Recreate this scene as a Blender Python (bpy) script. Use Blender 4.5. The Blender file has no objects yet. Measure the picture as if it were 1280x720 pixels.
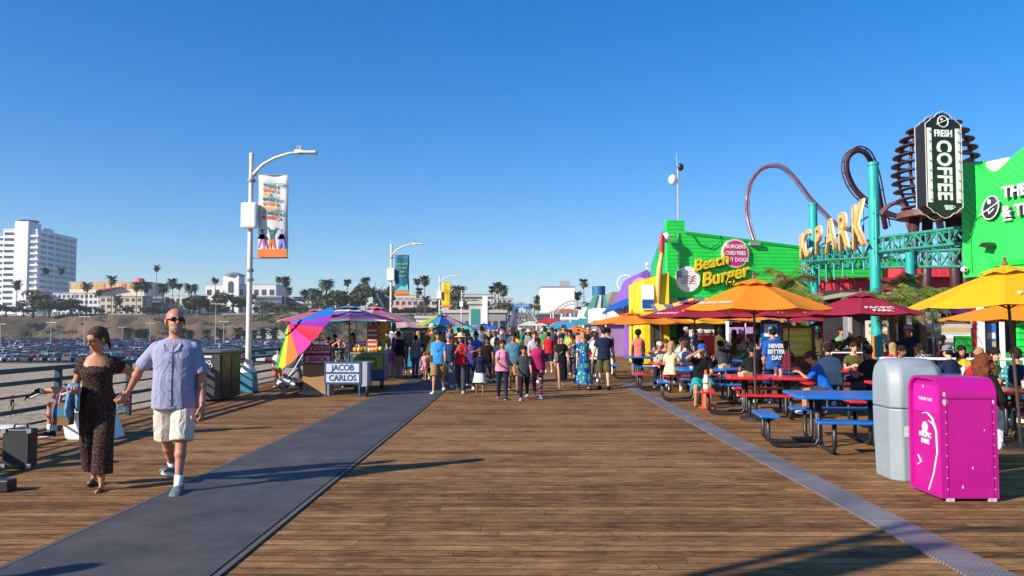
import bpy, bmesh, math, random
from mathutils import Vector, Matrix, Euler, Quaternion, noise
R = math.radians
sc = bpy.context.scene
COL = sc.collection
rnd = random.Random(7)
PI = math.pi

# ---------------------------------------------------------------- camera
CAM_Z = 1.65
F = 1000.0
cam_d = bpy.data.cameras.new('camera')
cam = bpy.data.objects.new('camera', cam_d); COL.objects.link(cam)
cam_d.sensor_width = 36; cam_d.lens = 36 * F / 1280
cam_d.clip_start = .05; cam_d.clip_end = 6000
TILT = math.atan(51 / F); YAW = math.atan(11 / F)
cam.rotation_euler = (PI / 2 + TILT, 0, YAW)
cam.location = (0, 0, CAM_Z)
sc.camera = cam
RM = Euler((PI / 2 + TILT, 0, YAW)).to_matrix()

def at(px, py, Y):
    """world point seen at photo pixel (1280x720) at depth Y"""
    d = RM @ Vector(((px - 640) / F, (360 - py) / F, -1))
    return Vector((0, 0, CAM_Z)) + d * (Y / d.y)

def gp(px, py, z=0.0):
    d = RM @ Vector(((px - 640) / F, (360 - py) / F, -1))
    return Vector((0, 0, CAM_Z)) + d * ((z - CAM_Z) / d.z)

# ---------------------------------------------------------------- colour / materials
def lin(c):
    return c / 12.92 if c <= .04045 else ((c + .055) / 1.055) ** 2.4

def hx(s, k=1.0):
    s = s.lstrip('#')
    return tuple(min(1, lin(int(s[i:i + 2], 16) / 255) * k) for i in (0, 2, 4))

MC = {}
def mat(name, col, rough=.6, var=.12, scale=4.0, bump=0.0, bscale=None, metal=0.0, spec=.5, coat=0.0, trans=0.0, dirt=0.0):
    if name in MC: return MC[name]
    m = bpy.data.materials.new(name); m.use_nodes = True
    nt = m.node_tree; N = nt.nodes; L = nt.links
    b = N['Principled BSDF']
    if isinstance(col, str): col = hx(col)
    b.inputs['Roughness'].default_value = rough
    b.inputs['Metallic'].default_value = metal
    b.inputs['Specular IOR Level'].default_value = spec
    if coat: b.inputs['Coat Weight'].default_value = coat; b.inputs['Coat Roughness'].default_value = .15
    tc = N.new('ShaderNodeTexCoord')
    nz = N.new('ShaderNodeTexNoise'); nz.inputs['Scale'].default_value = scale; nz.inputs['Detail'].default_value = 6
    nz.inputs['Roughness'].default_value = .65
    L.new(tc.outputs['Object'], nz.inputs['Vector'])
    mr = N.new('ShaderNodeMapRange'); mr.inputs[1].default_value = .3; mr.inputs[2].default_value = .7
    mr.inputs[3].default_value = 1 - var; mr.inputs[4].default_value = 1 + var
    L.new(nz.outputs['Fac'], mr.inputs[0])
    mx = N.new('ShaderNodeVectorMath'); mx.operation = 'SCALE'; mx.inputs[0].default_value = col
    L.new(mr.outputs[0], mx.inputs['Scale'])
    out = mx.outputs[0]
    if dirt:
        n2 = N.new('ShaderNodeTexNoise'); n2.inputs['Scale'].default_value = scale * 2.3; n2.inputs['Detail'].default_value = 8
        n2.inputs['Roughness'].default_value = .75
        L.new(tc.outputs['Object'], n2.inputs['Vector'])
        r2 = N.new('ShaderNodeMapRange'); r2.inputs[1].default_value = .56; r2.inputs[2].default_value = .75; r2.inputs[4].default_value = dirt
        L.new(n2.outputs['Fac'], r2.inputs[0])
        mm = N.new('ShaderNodeMix'); mm.data_type = 'RGBA'
        L.new(r2.outputs[0], mm.inputs[0]); L.new(out, mm.inputs[6]); mm.inputs[7].default_value = (.12, .1, .08, 1)
        out = mm.outputs[2]
    L.new(out, b.inputs['Base Color'])
    if bump:
        n3 = N.new('ShaderNodeTexNoise'); n3.inputs['Scale'].default_value = bscale or scale * 3; n3.inputs['Detail'].default_value = 5
        L.new(tc.outputs['Object'], n3.inputs['Vector'])
        bp = N.new('ShaderNodeBump'); bp.inputs['Strength'].default_value = min(1, bump); bp.inputs['Distance'].default_value = .02 * max(1, bump)
        L.new(n3.outputs['Fac'], bp.inputs['Height']); L.new(bp.outputs[0], b.inputs['Normal'])
    if trans:
        b.inputs['Transmission Weight'].default_value = 0
        t = N.new('ShaderNodeBsdfTranslucent'); L.new(out, t.inputs['Color'])
        ms = N.new('ShaderNodeMixShader'); ms.inputs[0].default_value = trans
        o = N['Material Output']
        L.new(b.outputs[0], ms.inputs[1]); L.new(t.outputs[0], ms.inputs[2]); L.new(ms.outputs[0], o.inputs['Surface'])
    MC[name] = m
    return m

def cloth(name, col, **k):
    return mat('cloth_' + name, col, rough=.85, var=.14, scale=14, bump=.9, bscale=16, spec=.2, **k)

def siding(name, col, axis='Z', pitch=.2, diag=0.0, rough=.55, strength=.8):
    """painted boards: grooves every pitch metres along a local axis"""
    if name in MC: return MC[name]
    m = mat(name, col, rough=rough, var=.17, scale=.9, dirt=.22)
    nt = m.node_tree; N = nt.nodes; L = nt.links; b = N['Principled BSDF']
    tc = N.new('ShaderNodeTexCoord'); sx = N.new('ShaderNodeSeparateXYZ'); L.new(tc.outputs['Object'], sx.inputs[0])
    if axis == 'D':
        a = N.new('ShaderNodeMath'); a.operation = 'MULTIPLY'; a.inputs[1].default_value = diag
        L.new(sx.outputs['X'], a.inputs[0])
        s = N.new('ShaderNodeMath'); s.operation = 'ADD'; L.new(sx.outputs['Z'], s.inputs[0]); L.new(a.outputs[0], s.inputs[1]); src = s.outputs[0]
    else: src = sx.outputs[axis]
    d = N.new('ShaderNodeMath'); d.operation = 'DIVIDE'; d.inputs[1].default_value = pitch; L.new(src, d.inputs[0])
    fr = N.new('ShaderNodeMath'); fr.operation = 'FRACT'; L.new(d.outputs[0], fr.inputs[0])
    rp = N.new('ShaderNodeValToRGB'); cr = rp.color_ramp
    cr.elements[0].position = 0; cr.elements[0].color = (0, 0, 0, 1); cr.elements[1].position = .14; cr.elements[1].color = (1, 1, 1, 1)
    e = cr.elements.new(.92); e.color = (.8, .8, .8, 1); e = cr.elements.new(1); e.color = (0, 0, 0, 1)
    L.new(fr.outputs[0], rp.inputs[0])
    bp = N.new('ShaderNodeBump'); bp.inputs['Strength'].default_value = strength; bp.inputs['Distance'].default_value = .03
    L.new(rp.outputs[0], bp.inputs['Height']); L.new(bp.outputs[0], b.inputs['Normal'])
    return m

# ---------------------------------------------------------------- mesh builder
class MB:
    def __init__(s): s.v = []; s.f = []; s.m = []; s.cur = 0
    def add(s, vs, fs, M=None):
        o = len(s.v)
        for p in vs:
            p = Vector(p); s.v.append(M @ p if M else p)
        for f in fs: s.f.append([o + i for i in f]); s.m.append(s.cur)
        return s
    def box(s, c, d, rz=0.0, M=None, top=1.0):
        x, y, z = d[0] / 2, d[1] / 2, d[2] / 2
        vs = [(-x, -y, -z), (x, -y, -z), (x, y, -z), (-x, y, -z)] + [(-x * top, -y * top, z), (x * top, -y * top, z), (x * top, y * top, z), (-x * top, y * top, z)]
        fs = [(0, 3, 2, 1), (4, 5, 6, 7), (0, 1, 5, 4), (1, 2, 6, 5), (2, 3, 7, 6), (3, 0, 4, 7)]
        T = Matrix.Translation(Vector(c)) @ Matrix.Rotation(rz, 4, 'Z')
        return s.add(vs, fs, (M @ T) if M else T)
    def bx(s, x0, x1, y0, y1, z0, z1): return s.box(((x0 + x1) / 2, (y0 + y1) / 2, (z0 + z1) / 2), (abs(x1 - x0), abs(y1 - y0), abs(z1 - z0)))
    def rings(s, rings, cap0=True, cap1=True, closed=True):
        n = len(rings[0]); vs = [p for r in rings for p in r]; fs = []
        for i in range(len(rings) - 1):
            for j in range(n if closed else n - 1):
                k = (j + 1) % n
                fs.append((i * n + j, i * n + k, (i + 1) * n + k, (i + 1) * n + j))
        if cap0: fs.append(tuple(reversed(range(n))))
        if cap1: fs.append(tuple(range((len(rings) - 1) * n, len(rings) * n)))
        return s.add(vs, fs)
    def tube(s, pts, r, n=8, cap=True, flat=None):
        pts = [Vector(p) for p in pts]; rs = r if isinstance(r, (list, tuple)) else [r] * len(pts)
        t0 = (pts[1] - pts[0]).normalized()
        u = Vector((0, 0, 1)) if abs(t0.z) < .9 else Vector((1, 0, 0))
        u = (u - t0 * u.dot(t0)).normalized(); out = []
        for i, p in enumerate(pts):
            if i == 0: t = t0
            elif i == len(pts) - 1: t = (pts[i] - pts[i - 1]).normalized()
            else: t = ((pts[i] - pts[i - 1]).normalized() + (pts[i + 1] - pts[i]).normalized()).normalized()
            u = (u - t * u.dot(t)).normalized(); w = t.cross(u)
            ww = flat if flat else 1
            out.append([p + (u * math.cos(a) * ww + w * math.sin(a)) * rs[i] for a in [2 * PI * k / n for k in range(n)]])
        return s.rings(out, cap, cap)
    def cyl(s, a, b, r1, r2=None, n=12): return s.tube([a, b], [r1, r1 if r2 is None else r2], n)
    def cap(s, a, b, ra, rb, n=10, flatb=False, flata=False):
        """tapered capsule"""
        a = Vector(a); b = Vector(b); d = b - a
        if d.length < 1e-5: return s.ell(a, (ra, ra, ra))
        t = d.normalized(); u = Vector((0, 0, 1)) if abs(t.z) < .9 else Vector((0, 1, 0))
        u = (u - t * u.dot(t)).normalized(); w = t.cross(u); out = []
        def ring(c, r): return [c + (u * math.cos(q) + w * math.sin(q)) * r for q in [2 * PI * k / n for k in range(n)]]
        if not flata:
            for k in (80, 50, 25): out.append(ring(a - t * ra * math.sin(R(k)), ra * math.cos(R(k))))
        out.append(ring(a, ra)); out.append(ring(b, rb))
        if not flatb:
            for k in (25, 50, 80): out.append(ring(b + t * rb * math.sin(R(k)), rb * math.cos(R(k))))
        return s.rings(out)
    def ell(s, c, r, M=None, nu=12, nv=8):
        out = []
        for i in range(nv + 1):
            ph = -PI / 2 + PI * (i if 0 < i < nv else (i + (.12 if i == 0 else -.12))) / nv
            out.append([Vector((r[0] * math.cos(ph) * math.cos(a), r[1] * math.cos(ph) * math.sin(a), r[2] * math.sin(ph))) for a in [2 * PI * k / nu for k in range(nu)]])
        T = Matrix.Translation(Vector(c)); T = T @ M if M else T
        return s.rings([[T @ p for p in rg] for rg in out])
    def prism(s, pts, y0, y1, M=None):
        """polygon in local XZ, extruded along Y"""
        n = len(pts); vs = [(x, y0, z) for x, z in pts] + [(x, y1, z) for x, z in pts]
        fs = [tuple(range(n)), tuple(reversed(range(n, 2 * n)))] + [(i, i + n, (i + 1) % n + n, (i + 1) % n) for i in range(n)]
        return s.add(vs, fs, M)
    def lathe(s, prof, n=16, c=(0, 0, 0)):
        c = Vector(c)
        return s.rings([[c + Vector((r * math.cos(a), r * math.sin(a), z)) for a in [2 * PI * k / n for k in range(n)]] for r, z in prof])
    def mesh(s, name):
        me = bpy.data.meshes.new(name); me.from_pydata([tuple(p) for p in s.v], [], s.f)
        me.polygons.foreach_set('material_index', s.m)
        bm = bmesh.new(); bm.from_mesh(me); bmesh.ops.recalc_face_normals(bm, faces=bm.faces); bm.to_mesh(me); bm.free()
        return me
    def build(s, name, mats, parent=None, smooth=False, bevel=0, loc=None, solid=0, nocalc=False):
        me = s.mesh(name)
        return link(name, me, mats, parent, smooth, bevel, loc, solid)

def link(name, me, mats, parent=None, smooth=False, bevel=0, loc=None, solid=0):
    for m in (mats if isinstance(mats, (list, tuple)) else [mats]): me.materials.append(m)
    o = bpy.data.objects.new(name, me); COL.objects.link(o)
    if parent: o.parent = parent
    if loc is not None: o.location = loc
    if smooth:
        me.polygons.foreach_set('use_smooth', [True] * len(me.polygons))
        if smooth == 'auto':
            bm = bmesh.new(); bm.from_mesh(me)
            for e in bm.edges:
                if len(e.link_faces) == 2 and e.calc_face_angle(0) > R(38): e.smooth = False
            bm.to_mesh(me); bm.free()
    if bevel:
        b = o.modifiers.new('bevel', 'BEVEL'); b.width = bevel; b.segments = 2; b.limit_method = 'ANGLE'
    if solid:
        b = o.modifiers.new('solid', 'SOLIDIFY'); b.thickness = solid; b.offset = 0
    return o

def tag(o, label, cat, group=None, kind=None):
    if label: o['label'] = label
    if cat: o['category'] = cat
    if group: o['group'] = group
    if kind: o['kind'] = kind
    return o

def thing(name, label, cat, loc=(0, 0, 0), rz=0.0, group=None):
    o = bpy.data.objects.new(name, None); COL.objects.link(o); o.empty_display_size = .2
    o.location = loc; o.rotation_euler = (0, 0, rz)
    return tag(o, label, cat, group)

def struct(o): o['kind'] = 'structure'; return o

KIDS = {}
def kids(o):
    if not KIDS.get('_n') == len(bpy.data.objects):
        KIDS.clear(); KIDS['_n'] = len(bpy.data.objects)
        for q in bpy.data.objects:
            if q.parent: KIDS.setdefault(q.parent.name, []).append(q)
    return KIDS.get(o.name, [])

def tree_of(o): return (o, [tree_of(k) for k in o.children])
def dup(tree, parent=None, loc=None, rz=None, label=None, scale=None):
    o, ch = tree; c = o.copy(); COL.objects.link(c)
    if parent: c.parent = parent
    if loc is not None: c.location = loc
    if rz is not None: c.rotation_euler = (0, 0, rz)
    if scale is not None: c.scale = (scale,) * 3 if not hasattr(scale, '__len__') else scale
    if label: c['label'] = label
    out = [c]
    for k in ch: out += dup(k, c)
    return out

TSC = bpy.data.scenes.new('tmp_eval')
def evalmesh(o):
    TSC.collection.objects.link(o); vl = TSC.view_layers[0]; vl.update(); dg = vl.depsgraph
    return bpy.data.meshes.new_from_object(o.evaluated_get(dg))

def text(body, size, parent, m, loc, rot=(PI / 2, 0, 0), ext=.004, align='CENTER', shear=0, bold=0.0, name='lettering', sx=1.0, spacing=1.0):
    cu = bpy.data.curves.new('t', 'FONT'); cu.body = body; cu.size = size; cu.extrude = ext; cu.align_x = align; cu.align_y = 'CENTER'
    cu.shear = shear; cu.offset = bold; cu.space_character = spacing; cu.resolution_u = 3
    o = bpy.data.objects.new('t', cu)
    me = evalmesh(o); bpy.data.objects.remove(o); bpy.data.curves.remove(cu)
    me.materials.clear()
    q = link(name, me, m, parent); q.location = loc; q.rotation_euler = rot; q.scale = (sx, 1, 1)
    return q

def fuse(mb, voxel, smooth=3, name='fused'):
    me = mb.mesh(name); o = bpy.data.objects.new('tmp', me)
    r = o.modifiers.new('r', 'REMESH'); r.mode = 'VOXEL'; r.voxel_size = voxel; r.use_smooth_shade = True
    if smooth:
        q = o.modifiers.new('s', 'SMOOTH'); q.factor = .5; q.iterations = smooth
    out = evalmesh(o); bpy.data.objects.remove(o); bpy.data.meshes.remove(me)
    out.name = name; out.materials.clear()
    return out

def add_geo(me, mb):
    """append builder geometry to a mesh, keeping material indices"""
    m2 = mb.mesh('x'); bm = bmesh.new(); bm.from_mesh(me); bm.from_mesh(m2); bm.to_mesh(me); bm.free(); bpy.data.meshes.remove(m2)
    return me

# ---------------------------------------------------------------- sky and sun
SUN_EL = R(26.7); SX, SY = -.835, -.55
w = bpy.data.worlds.new('World'); sc.world = w; w.use_nodes = True
nt = w.node_tree; sky = nt.nodes.new('ShaderNodeTexSky'); sky.sky_type = 'NISHITA'; sky.sun_disc = False
sky.sun_elevation = SUN_EL; sky.sun_rotation = math.atan2(SX, SY) % (2 * PI)
sky.air_density = 1.0; sky.dust_density = .3; sky.ozone_density = 6; sky.altitude = 0
hs = nt.nodes.new('ShaderNodeHueSaturation'); hs.inputs['Saturation'].default_value = 1.4; hs.inputs['Hue'].default_value = .509; gmn = nt.nodes.new('ShaderNodeGamma'); gmn.inputs[1].default_value = .82
nt.links.new(sky.outputs[0], gmn.inputs[0]); nt.links.new(gmn.outputs[0], hs.inputs['Color']); nt.links.new(hs.outputs[0], nt.nodes['Background'].inputs[0]); nt.nodes['Background'].inputs[1].default_value = .132
sl = bpy.data.lights.new('sun', 'SUN'); sl.energy = 4.9; sl.angle = R(.53); sl.color = (1, .9, .76)
sun = bpy.data.objects.new('sun', sl); COL.objects.link(sun)
dv = Vector((-SX * math.cos(SUN_EL), -SY * math.cos(SUN_EL), -math.sin(SUN_EL)))
sun.rotation_euler = dv.to_track_quat('-Z', 'Y').to_euler()
vs = sc.view_settings; vs.view_transform = 'Standard'; vs.look = 'None'; vs.exposure = .75; vs.gamma = 1; vs.use_curve_mapping = False
sc.cycles.max_bounces = 6; sc.cycles.diffuse_bounces = 3; sc.cycles.glossy_bounces = 2; sc.cycles.transparent_max_bounces = 6
sc.cycles.use_denoising = True
# ================================================================= people
SKIN = {'fair': '#c99a80', 'tan': '#b07a5c', 'brown': '#8a5a40', 'dark': '#4a2e22', 'red': '#b07560'}
HAIRC = {'black': (.012, .01, .009), 'brown': (.07, .038, .021), 'blond': (.35, .22, .1), 'auburn': (.12, .035, .015), 'stubble': (.36, .24, .19), 'grey': (.3, .29, .28), 'darkbrown': (.03, .018, .011)}
CL = {'white': '#e4e2de', 'black': '#17181c', 'navy': '#1b2440', 'grey': '#7b7f86', 'dark grey': '#3c4048', 'light blue': '#3f90d6', 'red': '#c81f36',
      'pink': '#e08fb0', 'khaki': '#8f7a55', 'olive': '#55532f', 'denim blue': '#33466b', 'teal': '#1ea7a0', 'salmon': '#dc7462', 'royal blue': '#1560c8',
      'cream': '#dccaa4', 'green': '#3c8a4e', 'yellow': '#dcb52a', 'purple': '#54408c', 'orange': '#d8732a', 'light grey': '#aab0b8', 'brown': '#5b4232',
      'magenta': '#a8235e', 'blue': '#2356a8', 'lavender': '#a9a3d6', 'maroon': '#6b1a2c', 'stone': '#cfc6b4', 'sage green': '#7ba57c', 'slate blue': '#4f7d94'}
def skinm(k): return mat('skin_' + k, SKIN[k], rough=.5, var=.07, scale=9, spec=.4)
def hairm(k): return mat('hair_' + k, HAIRC[k], rough=.7, var=.45, scale=24, bump=1, bscale=38, spec=.15)
def clm(k): return cloth(k.replace(' ', '_'), hx(CL[k], .85))
EYE = mat('eye_dark', (.02, .014, .01), rough=.25); LIP = mat('lips', (.35, .12, .1), rough=.5)
WHT = mat('white_paint', (.78, .78, .77), rough=.45, var=.05)
BLK = mat('black_metal', (.018, .018, .02), rough=.42, var=.2, scale=9)

def V(*a): return Vector(a)

def ik(S, T, a, b, pole):
    d = T - S; L = max(.05, min(d.length, (a + b) * .995)); d = d.normalized(); T2 = S + d * L
    ca = (a * a + L * L - b * b) / (2 * a * L); ca = max(-1, min(1, ca)); h = a * math.sqrt(1 - ca * ca)
    p = (pole - d * pole.dot(d)).normalized()
    return S + d * a * ca + p * h, T2

def person(loc, face, sp, label, cat='person', group=None, voxel=.016, parts=True):
    """face: degrees, 0 looks away from camera (+Y), 180 looks at camera."""
    H = sp.get('H', 1.7); g = lambda k, d=None: sp.get(k, d)
    fem = g('fem', False); fat = g('fat', 1.0); build = g('build', 1.0) * (1.0 if H > 1.4 else 1.06)
    lean = R(g('lean', 3)); side = R(g('side', 0))
    d = V(math.sin(side), math.sin(lean), math.cos(lean) * math.cos(side)).normalized()
    f0 = V(0, math.cos(lean), -math.sin(lean))
    J = {}
    hip = V(0, 0, 0)
    hw = .05 * H
    lo = 1e9
    for s, k in ((1, 'R'), (-1, 'L')):
        hp = R(g('hip' + k, 0)); kn = R(g('knee' + k, 4)); ab = R(g('ab' + k, g('ab', 2)))
        h = V(s * hw, 0, -.01 * H)
        t = V(s * math.sin(ab), math.sin(hp), -math.cos(hp)).normalized()
        kne = h + t * .245 * H
        if g('foot' + k): kne, ank = ik(h, V(*g('foot' + k)), .245 * H, .235 * H, V(s * .1, 1, .3))
        else: ank = kne + V(s * math.sin(ab) * .4, math.sin(hp - kn), -math.cos(hp - kn)).normalized() * .235 * H
        J['h' + k], J['k' + k], J['a' + k] = h, kne, ank
        lo = min(lo, ank.z)
    base = g('sit')
    up = (base + .058 * H) if base is not None else -lo + .043 * H
    if g('hipz') is not None: up = g('hipz')
    off = V(0, 0, up)
    for k in J: J[k] = J[k] + off
    hip = hip + off
    nb = hip + d * .305 * H
    tw = R(g('twist', 0))
    for s, k in ((1, 'R'), (-1, 'L')):
        sw = (.09 if not fem else .079) * H * build
        S = hip + d * .252 * H + V(s * sw * math.cos(tw), -s * sw * math.sin(tw), 0)
        J['s' + k] = S
        if g('hand' + k):
            E, Wt = ik(S, V(*g('hand' + k)), .17 * H, .15 * H, V(*g('pole' + k, (s * .4, -.7, -.5))))
        else:
            a = R(g('arm' + k, 0)) + lean * .4; sp_ = R(g('spread' + k, g('spread', 8))); e = R(g('elbow' + k, 18)); inn = R(g('in' + k, 4))
            E = S + V(s * math.sin(sp_), math.sin(a) * math.cos(sp_), -math.cos(a) * math.cos(sp_)) * .17 * H
            q = sp_ - inn
            Wt = E + V(s * math.sin(q), math.sin(a + e) * math.cos(q), -math.cos(a + e) * math.cos(q)).normalized() * .15 * H
        J['e' + k], J['w' + k] = E, Wt
    hpitch = R(g('nod', 0)); hturn = R(g('turn', 0))
    nd = V(0, math.sin(lean * .6 - 0 + max(0, -hpitch) * .3 + hpitch * .4), math.cos(lean * .6))
    hc = nb + nd.normalized() * .091 * H + V(0, .012 * H, 0)
    HM = Matrix.Translation(hc) @ Matrix.Rotation(-hturn, 4, 'Z') @ Matrix.Rotation(-hpitch, 4, 'X') @ Matrix.Scale(1.07 if H > 1.4 else 1.16, 4)
    def hl(x, y, z): return HM @ (V(x, y, z) * H)
    HR = HM.to_3x3().to_4x4()
    def hell(mb, c, r, **k): mb.ell(hl(*c), [q * H for q in r], HR, **k)
    def torso(mb, secs, gx=0.0):
        out = []
        for t, rx, ry, fo in secs:
            c = hip + d * t * H + f0 * fo * H; ca, sa = math.cos(tw * max(0, t) / .27), math.sin(tw * max(0, t) / .27)
            rg = []
            for k in range(16):
                a = 2 * PI * k / 16; ex = 2.4
                cx = math.copysign(abs(math.cos(a)) ** (2 / ex), math.cos(a)); cy = math.copysign(abs(math.sin(a)) ** (2 / ex), math.sin(a))
                x, y = cx * (rx + gx) * H, cy * (ry + gx) * H
                rg.append(c + V(x * ca + y * sa, -x * sa, 0) + f0 * y * ca)
            out.append(rg)
        mb.rings(out)
    ft = fat
    if fem: S_ = [(-.05, .06, .05, 0), (-.02, .092 * ft, .064 * ft, -.004), (.03, .088 * ft, .062 * ft, -.002), (.09, .07 * ft, .053 * ft, .002), (.14, .073, .055, .004), (.2, .082, .066, .012), (.25, .084, .054, .004), (.285, .06, .04, -.002), (.305, .03, .032, -.002)]
    else: S_ = [(-.05, .06, .05, 0), (-.02, .088 * ft, .062 * ft, 0), (.03, .087 * ft, .064 * ft, .004 * ft), (.09, .083 * ft, .064 * ft, .01 * (ft - .9)), (.14, .086 * ft, .064, .006), (.2, .096 * build, .068, .004), (.25, .099 * build, .06, 0), (.285, .07, .043, -.003), (.31, .034, .036, -.002)]
    root = thing('person', label, cat, loc, R(face), group)
    ab = build
    # ---- body
    mb = MB()
    torso(mb, S_)
    for k in 'RL': mb.cap(nb + V(0, -.01, -.002) * H, J['s' + k] + V(0, 0, .004) * H, .024 * H, .022 * H)
    mb.cap(nb - d * .03 * H, hl(0, -.01, -.02), .034 * H * (1 if not fem else .85), .031 * H * (1 if not fem else .85))
    hell(mb, (0, -.006, .016), (.045, .056, .048)); hell(mb, (0, .014, -.018), (.036, .037, .046)); hell(mb, (0, .034, -.046), (.017, .015, .013))
    for s, k in ((1, 'R'), (-1, 'L')):
        mb.cap(J['s' + k], J['e' + k], .029 * H * ab, .022 * H * ab); mb.cap(J['e' + k], J['w' + k], .023 * H * ab, .0145 * H * ab)
        q = J['e' + k].lerp(J['w' + k], .28); mb.ell(q, (.026 * H * ab,) * 3)
        mb.cap(J['h' + k] + V(0, 0, .0), J['k' + k], .052 * H * ft ** .5, .032 * H); mb.cap(J['k' + k], J['a' + k], .031 * H, .018 * H)
        q = J['k' + k].lerp(J['a' + k], .3) - (J['k' + k] - J['h' + k]).cross(V(s, 0, 0)).normalized() * 0; mb.ell(q, (.033 * H,) * 3)
        if g('bare'):   # bare foot
            a = J['a' + k]; mb.cap(a + V(0, -.01, -.028) * H, a + V(0, .085, -.035) * H, .018 * H, .012 * H)
        if voxel < .013:
            w_ = J['w' + k]; fd = (J['w' + k] - J['e' + k]).normalized(); wd = V(0, 1, 0); wd = (wd - fd * wd.dot(fd)).normalized()
            nn = fd.cross(wd)
            for q in (-.3, 0, .3): mb.cap(w_ - fd * .01 * H, w_ + fd * .047 * H + wd * q * .045 * H, .0125 * H, .0115 * H)
    me = fuse(mb, voxel, 3 if voxel > .013 else 4, 'body')
    mb = MB()
    hell(mb, (0, .053, -.009), (.0085, .0145, .009), nu=8, nv=6)
    hell(mb, (0, .048, .006), (.0055, .009, .014), nu=8, nv=6)
    for s in (1, -1):
        hell(mb, (s * .045, -.004, -.004), (.006, .013, .018), nu=8, nv=6)
    for s, k in ((1, 'R'), (-1, 'L')):   # hands
        if g('nohand' + k): continue
        w_ = J['w' + k]; fd = (J['w' + k] - J['e' + k]).normalized(); wd = V(*g('palm' + k, (0, 1, 0))); wd = (wd - fd * wd.dot(fd)).normalized()
        nn = fd.cross(wd); nn = -nn if nn.x * s > 0 else nn      # palm faces inward
        curl = g('curl' + k, .35)
        for q in range(5): mb.cap(w_ + wd * (q - 2) * .0085 * H - fd * .005 * H, w_ + fd * .05 * H + wd * (q - 2) * .0098 * H, .0105 * H, .0088 * H, n=7)
        for q, ln in enumerate((.040, .046, .043, .034)):
            b0 = w_ + fd * .052 * H + wd * (1.5 - q) * .0125 * H
            m0 = b0 + (fd * math.cos(curl) + nn * math.sin(curl)) * ln * .5 * H; c2 = curl * 2.4
            e0 = m0 + (fd * math.cos(c2) + nn * math.sin(c2)) * ln * .5 * H
            mb.cap(b0, m0, .0064 * H, .0058 * H, n=6); mb.cap(m0, e0, .0058 * H, .0045 * H, n=6)
        b0 = w_ + fd * .012 * H + wd * .018 * H; m0 = b0 + (fd * .7 + wd * .6 + nn * .35).normalized() * .03 * H
        e0 = m0 + (fd * .9 + wd * .15 + nn * .4).normalized() * .026 * H
        mb.cap(b0, m0, .009 * H, .0068 * H, n=6); mb.cap(m0, e0, .0066 * H, .005 * H, n=6)
    mb.cur = 1
    if not g('glasses'):
        for s in (1, -1): hell(mb, (s * .0175, .0455, .004), (.0085, .0045, .0045), nu=8, nv=5)
    for s in (1, -1): hell(mb, (s * .018, .0465, .0145), (.012, .0045, .0028), nu=8, nv=4)
    mb.cur = 2; hell(mb, (0, .0475, -.03), (.0125, .005, .0032), nu=8, nv=5)
    add_geo(me, mb)
    me.polygons.foreach_set('use_smooth', [True] * len(me.polygons))
    link('body', me, [skinm(g('skin', 'tan')), EYE, LIP], root)
    gi = g('g', .009)
    def sub(nm, mb, m, vx=None, sm=2):
        q = fuse(mb, vx or voxel, sm, nm); return link(nm, q, m, root)
    # ---- top
    top = g('top', 'tee'); tm = g('topmat') or clm(g('topc', 'white'))
    def sleeves(mb, fr, fr2=0.0, ex=.008, cuff=1.0):
        for s, k in ((1, 'R'), (-1, 'L')):
            S, E, W_ = J['s' + k], J['e' + k], J['w' + k]
            if fr <= 1: mb.cap(S, S.lerp(E, fr), (.027 + ex * .5) * H * ab, (.027 + ex * 1.3) * H * ab * cuff, flatb=True)
            else:
                mb.cap(S, E, (.027 + ex * .6) * H * ab, (.025 + ex) * H * ab); mb.cap(E, E.lerp(W_, fr - 1), (.026 + ex) * H * ab, (.018 + ex) * H * ab * cuff, flatb=True)
    hem = g('hem', -.055)
    if top in ('tee', 'long', 'tank', 'puff'):
        mb = MB(); T = []
        for t, rx, ry, fo in S_:
            if t < -.03 or t > .3: continue
            T.append((t, rx + gi + (.004 if t < .12 else 0), ry + gi + (.004 if t < .12 else 0), fo))
        T[0] = (hem, T[0][1] + .004, T[0][2] + .004, 0)
        # drape: the front falls straight from the fullest point
        if top != 'tank': T = [(t, max(rx, .082 * ft if t < .2 else 0), max(ry, (.062 * ft if t < .2 else 0)), fo) for t, rx, ry, fo in T]
        if top == 'tank': T = [q for q in T if q[0] < .26] + [(.262, .066, .05, 0)]
        else: T.append((.298, .05, .044, -.002))
        torso(mb, T)
        if top != 'tank':
            for k in 'RL': mb.cap(nb + V(0, -.01, -.012) * H, J['s' + k] + V(0, 0, .006) * H, .027 * H, .026 * H)
        if top == 'tee': sleeves(mb, g('sleeve', .62), ex=.009)
        if top == 'long': sleeves(mb, 1.95, ex=.006)
        if top == 'puff':
            for s, k in ((1, 'R'), (-1, 'L')): mb.ell(J['s' + k].lerp(J['e' + k], .22), (.043 * H, .044 * H, .05 * H))
        nm = {'tee': 'shirt', 'long': 'jumper', 'tank': 'vest_top', 'puff': 'blouse'}[top]
        sub(nm, mb, tm, sm=2)
    # ---- bottom
    bot = g('bot', 'pants'); bmat = g('botmat') or clm(g('botc', 'navy'))
    P = [(-.062, .055, .045, 0)] + [(t, rx + gi * .55, ry + gi * .55, fo) for t, rx, ry, fo in S_ if -.03 < t < .04] + [(.055, S_[3][1] + .004, S_[3][2] + .003, 0)]
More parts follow.
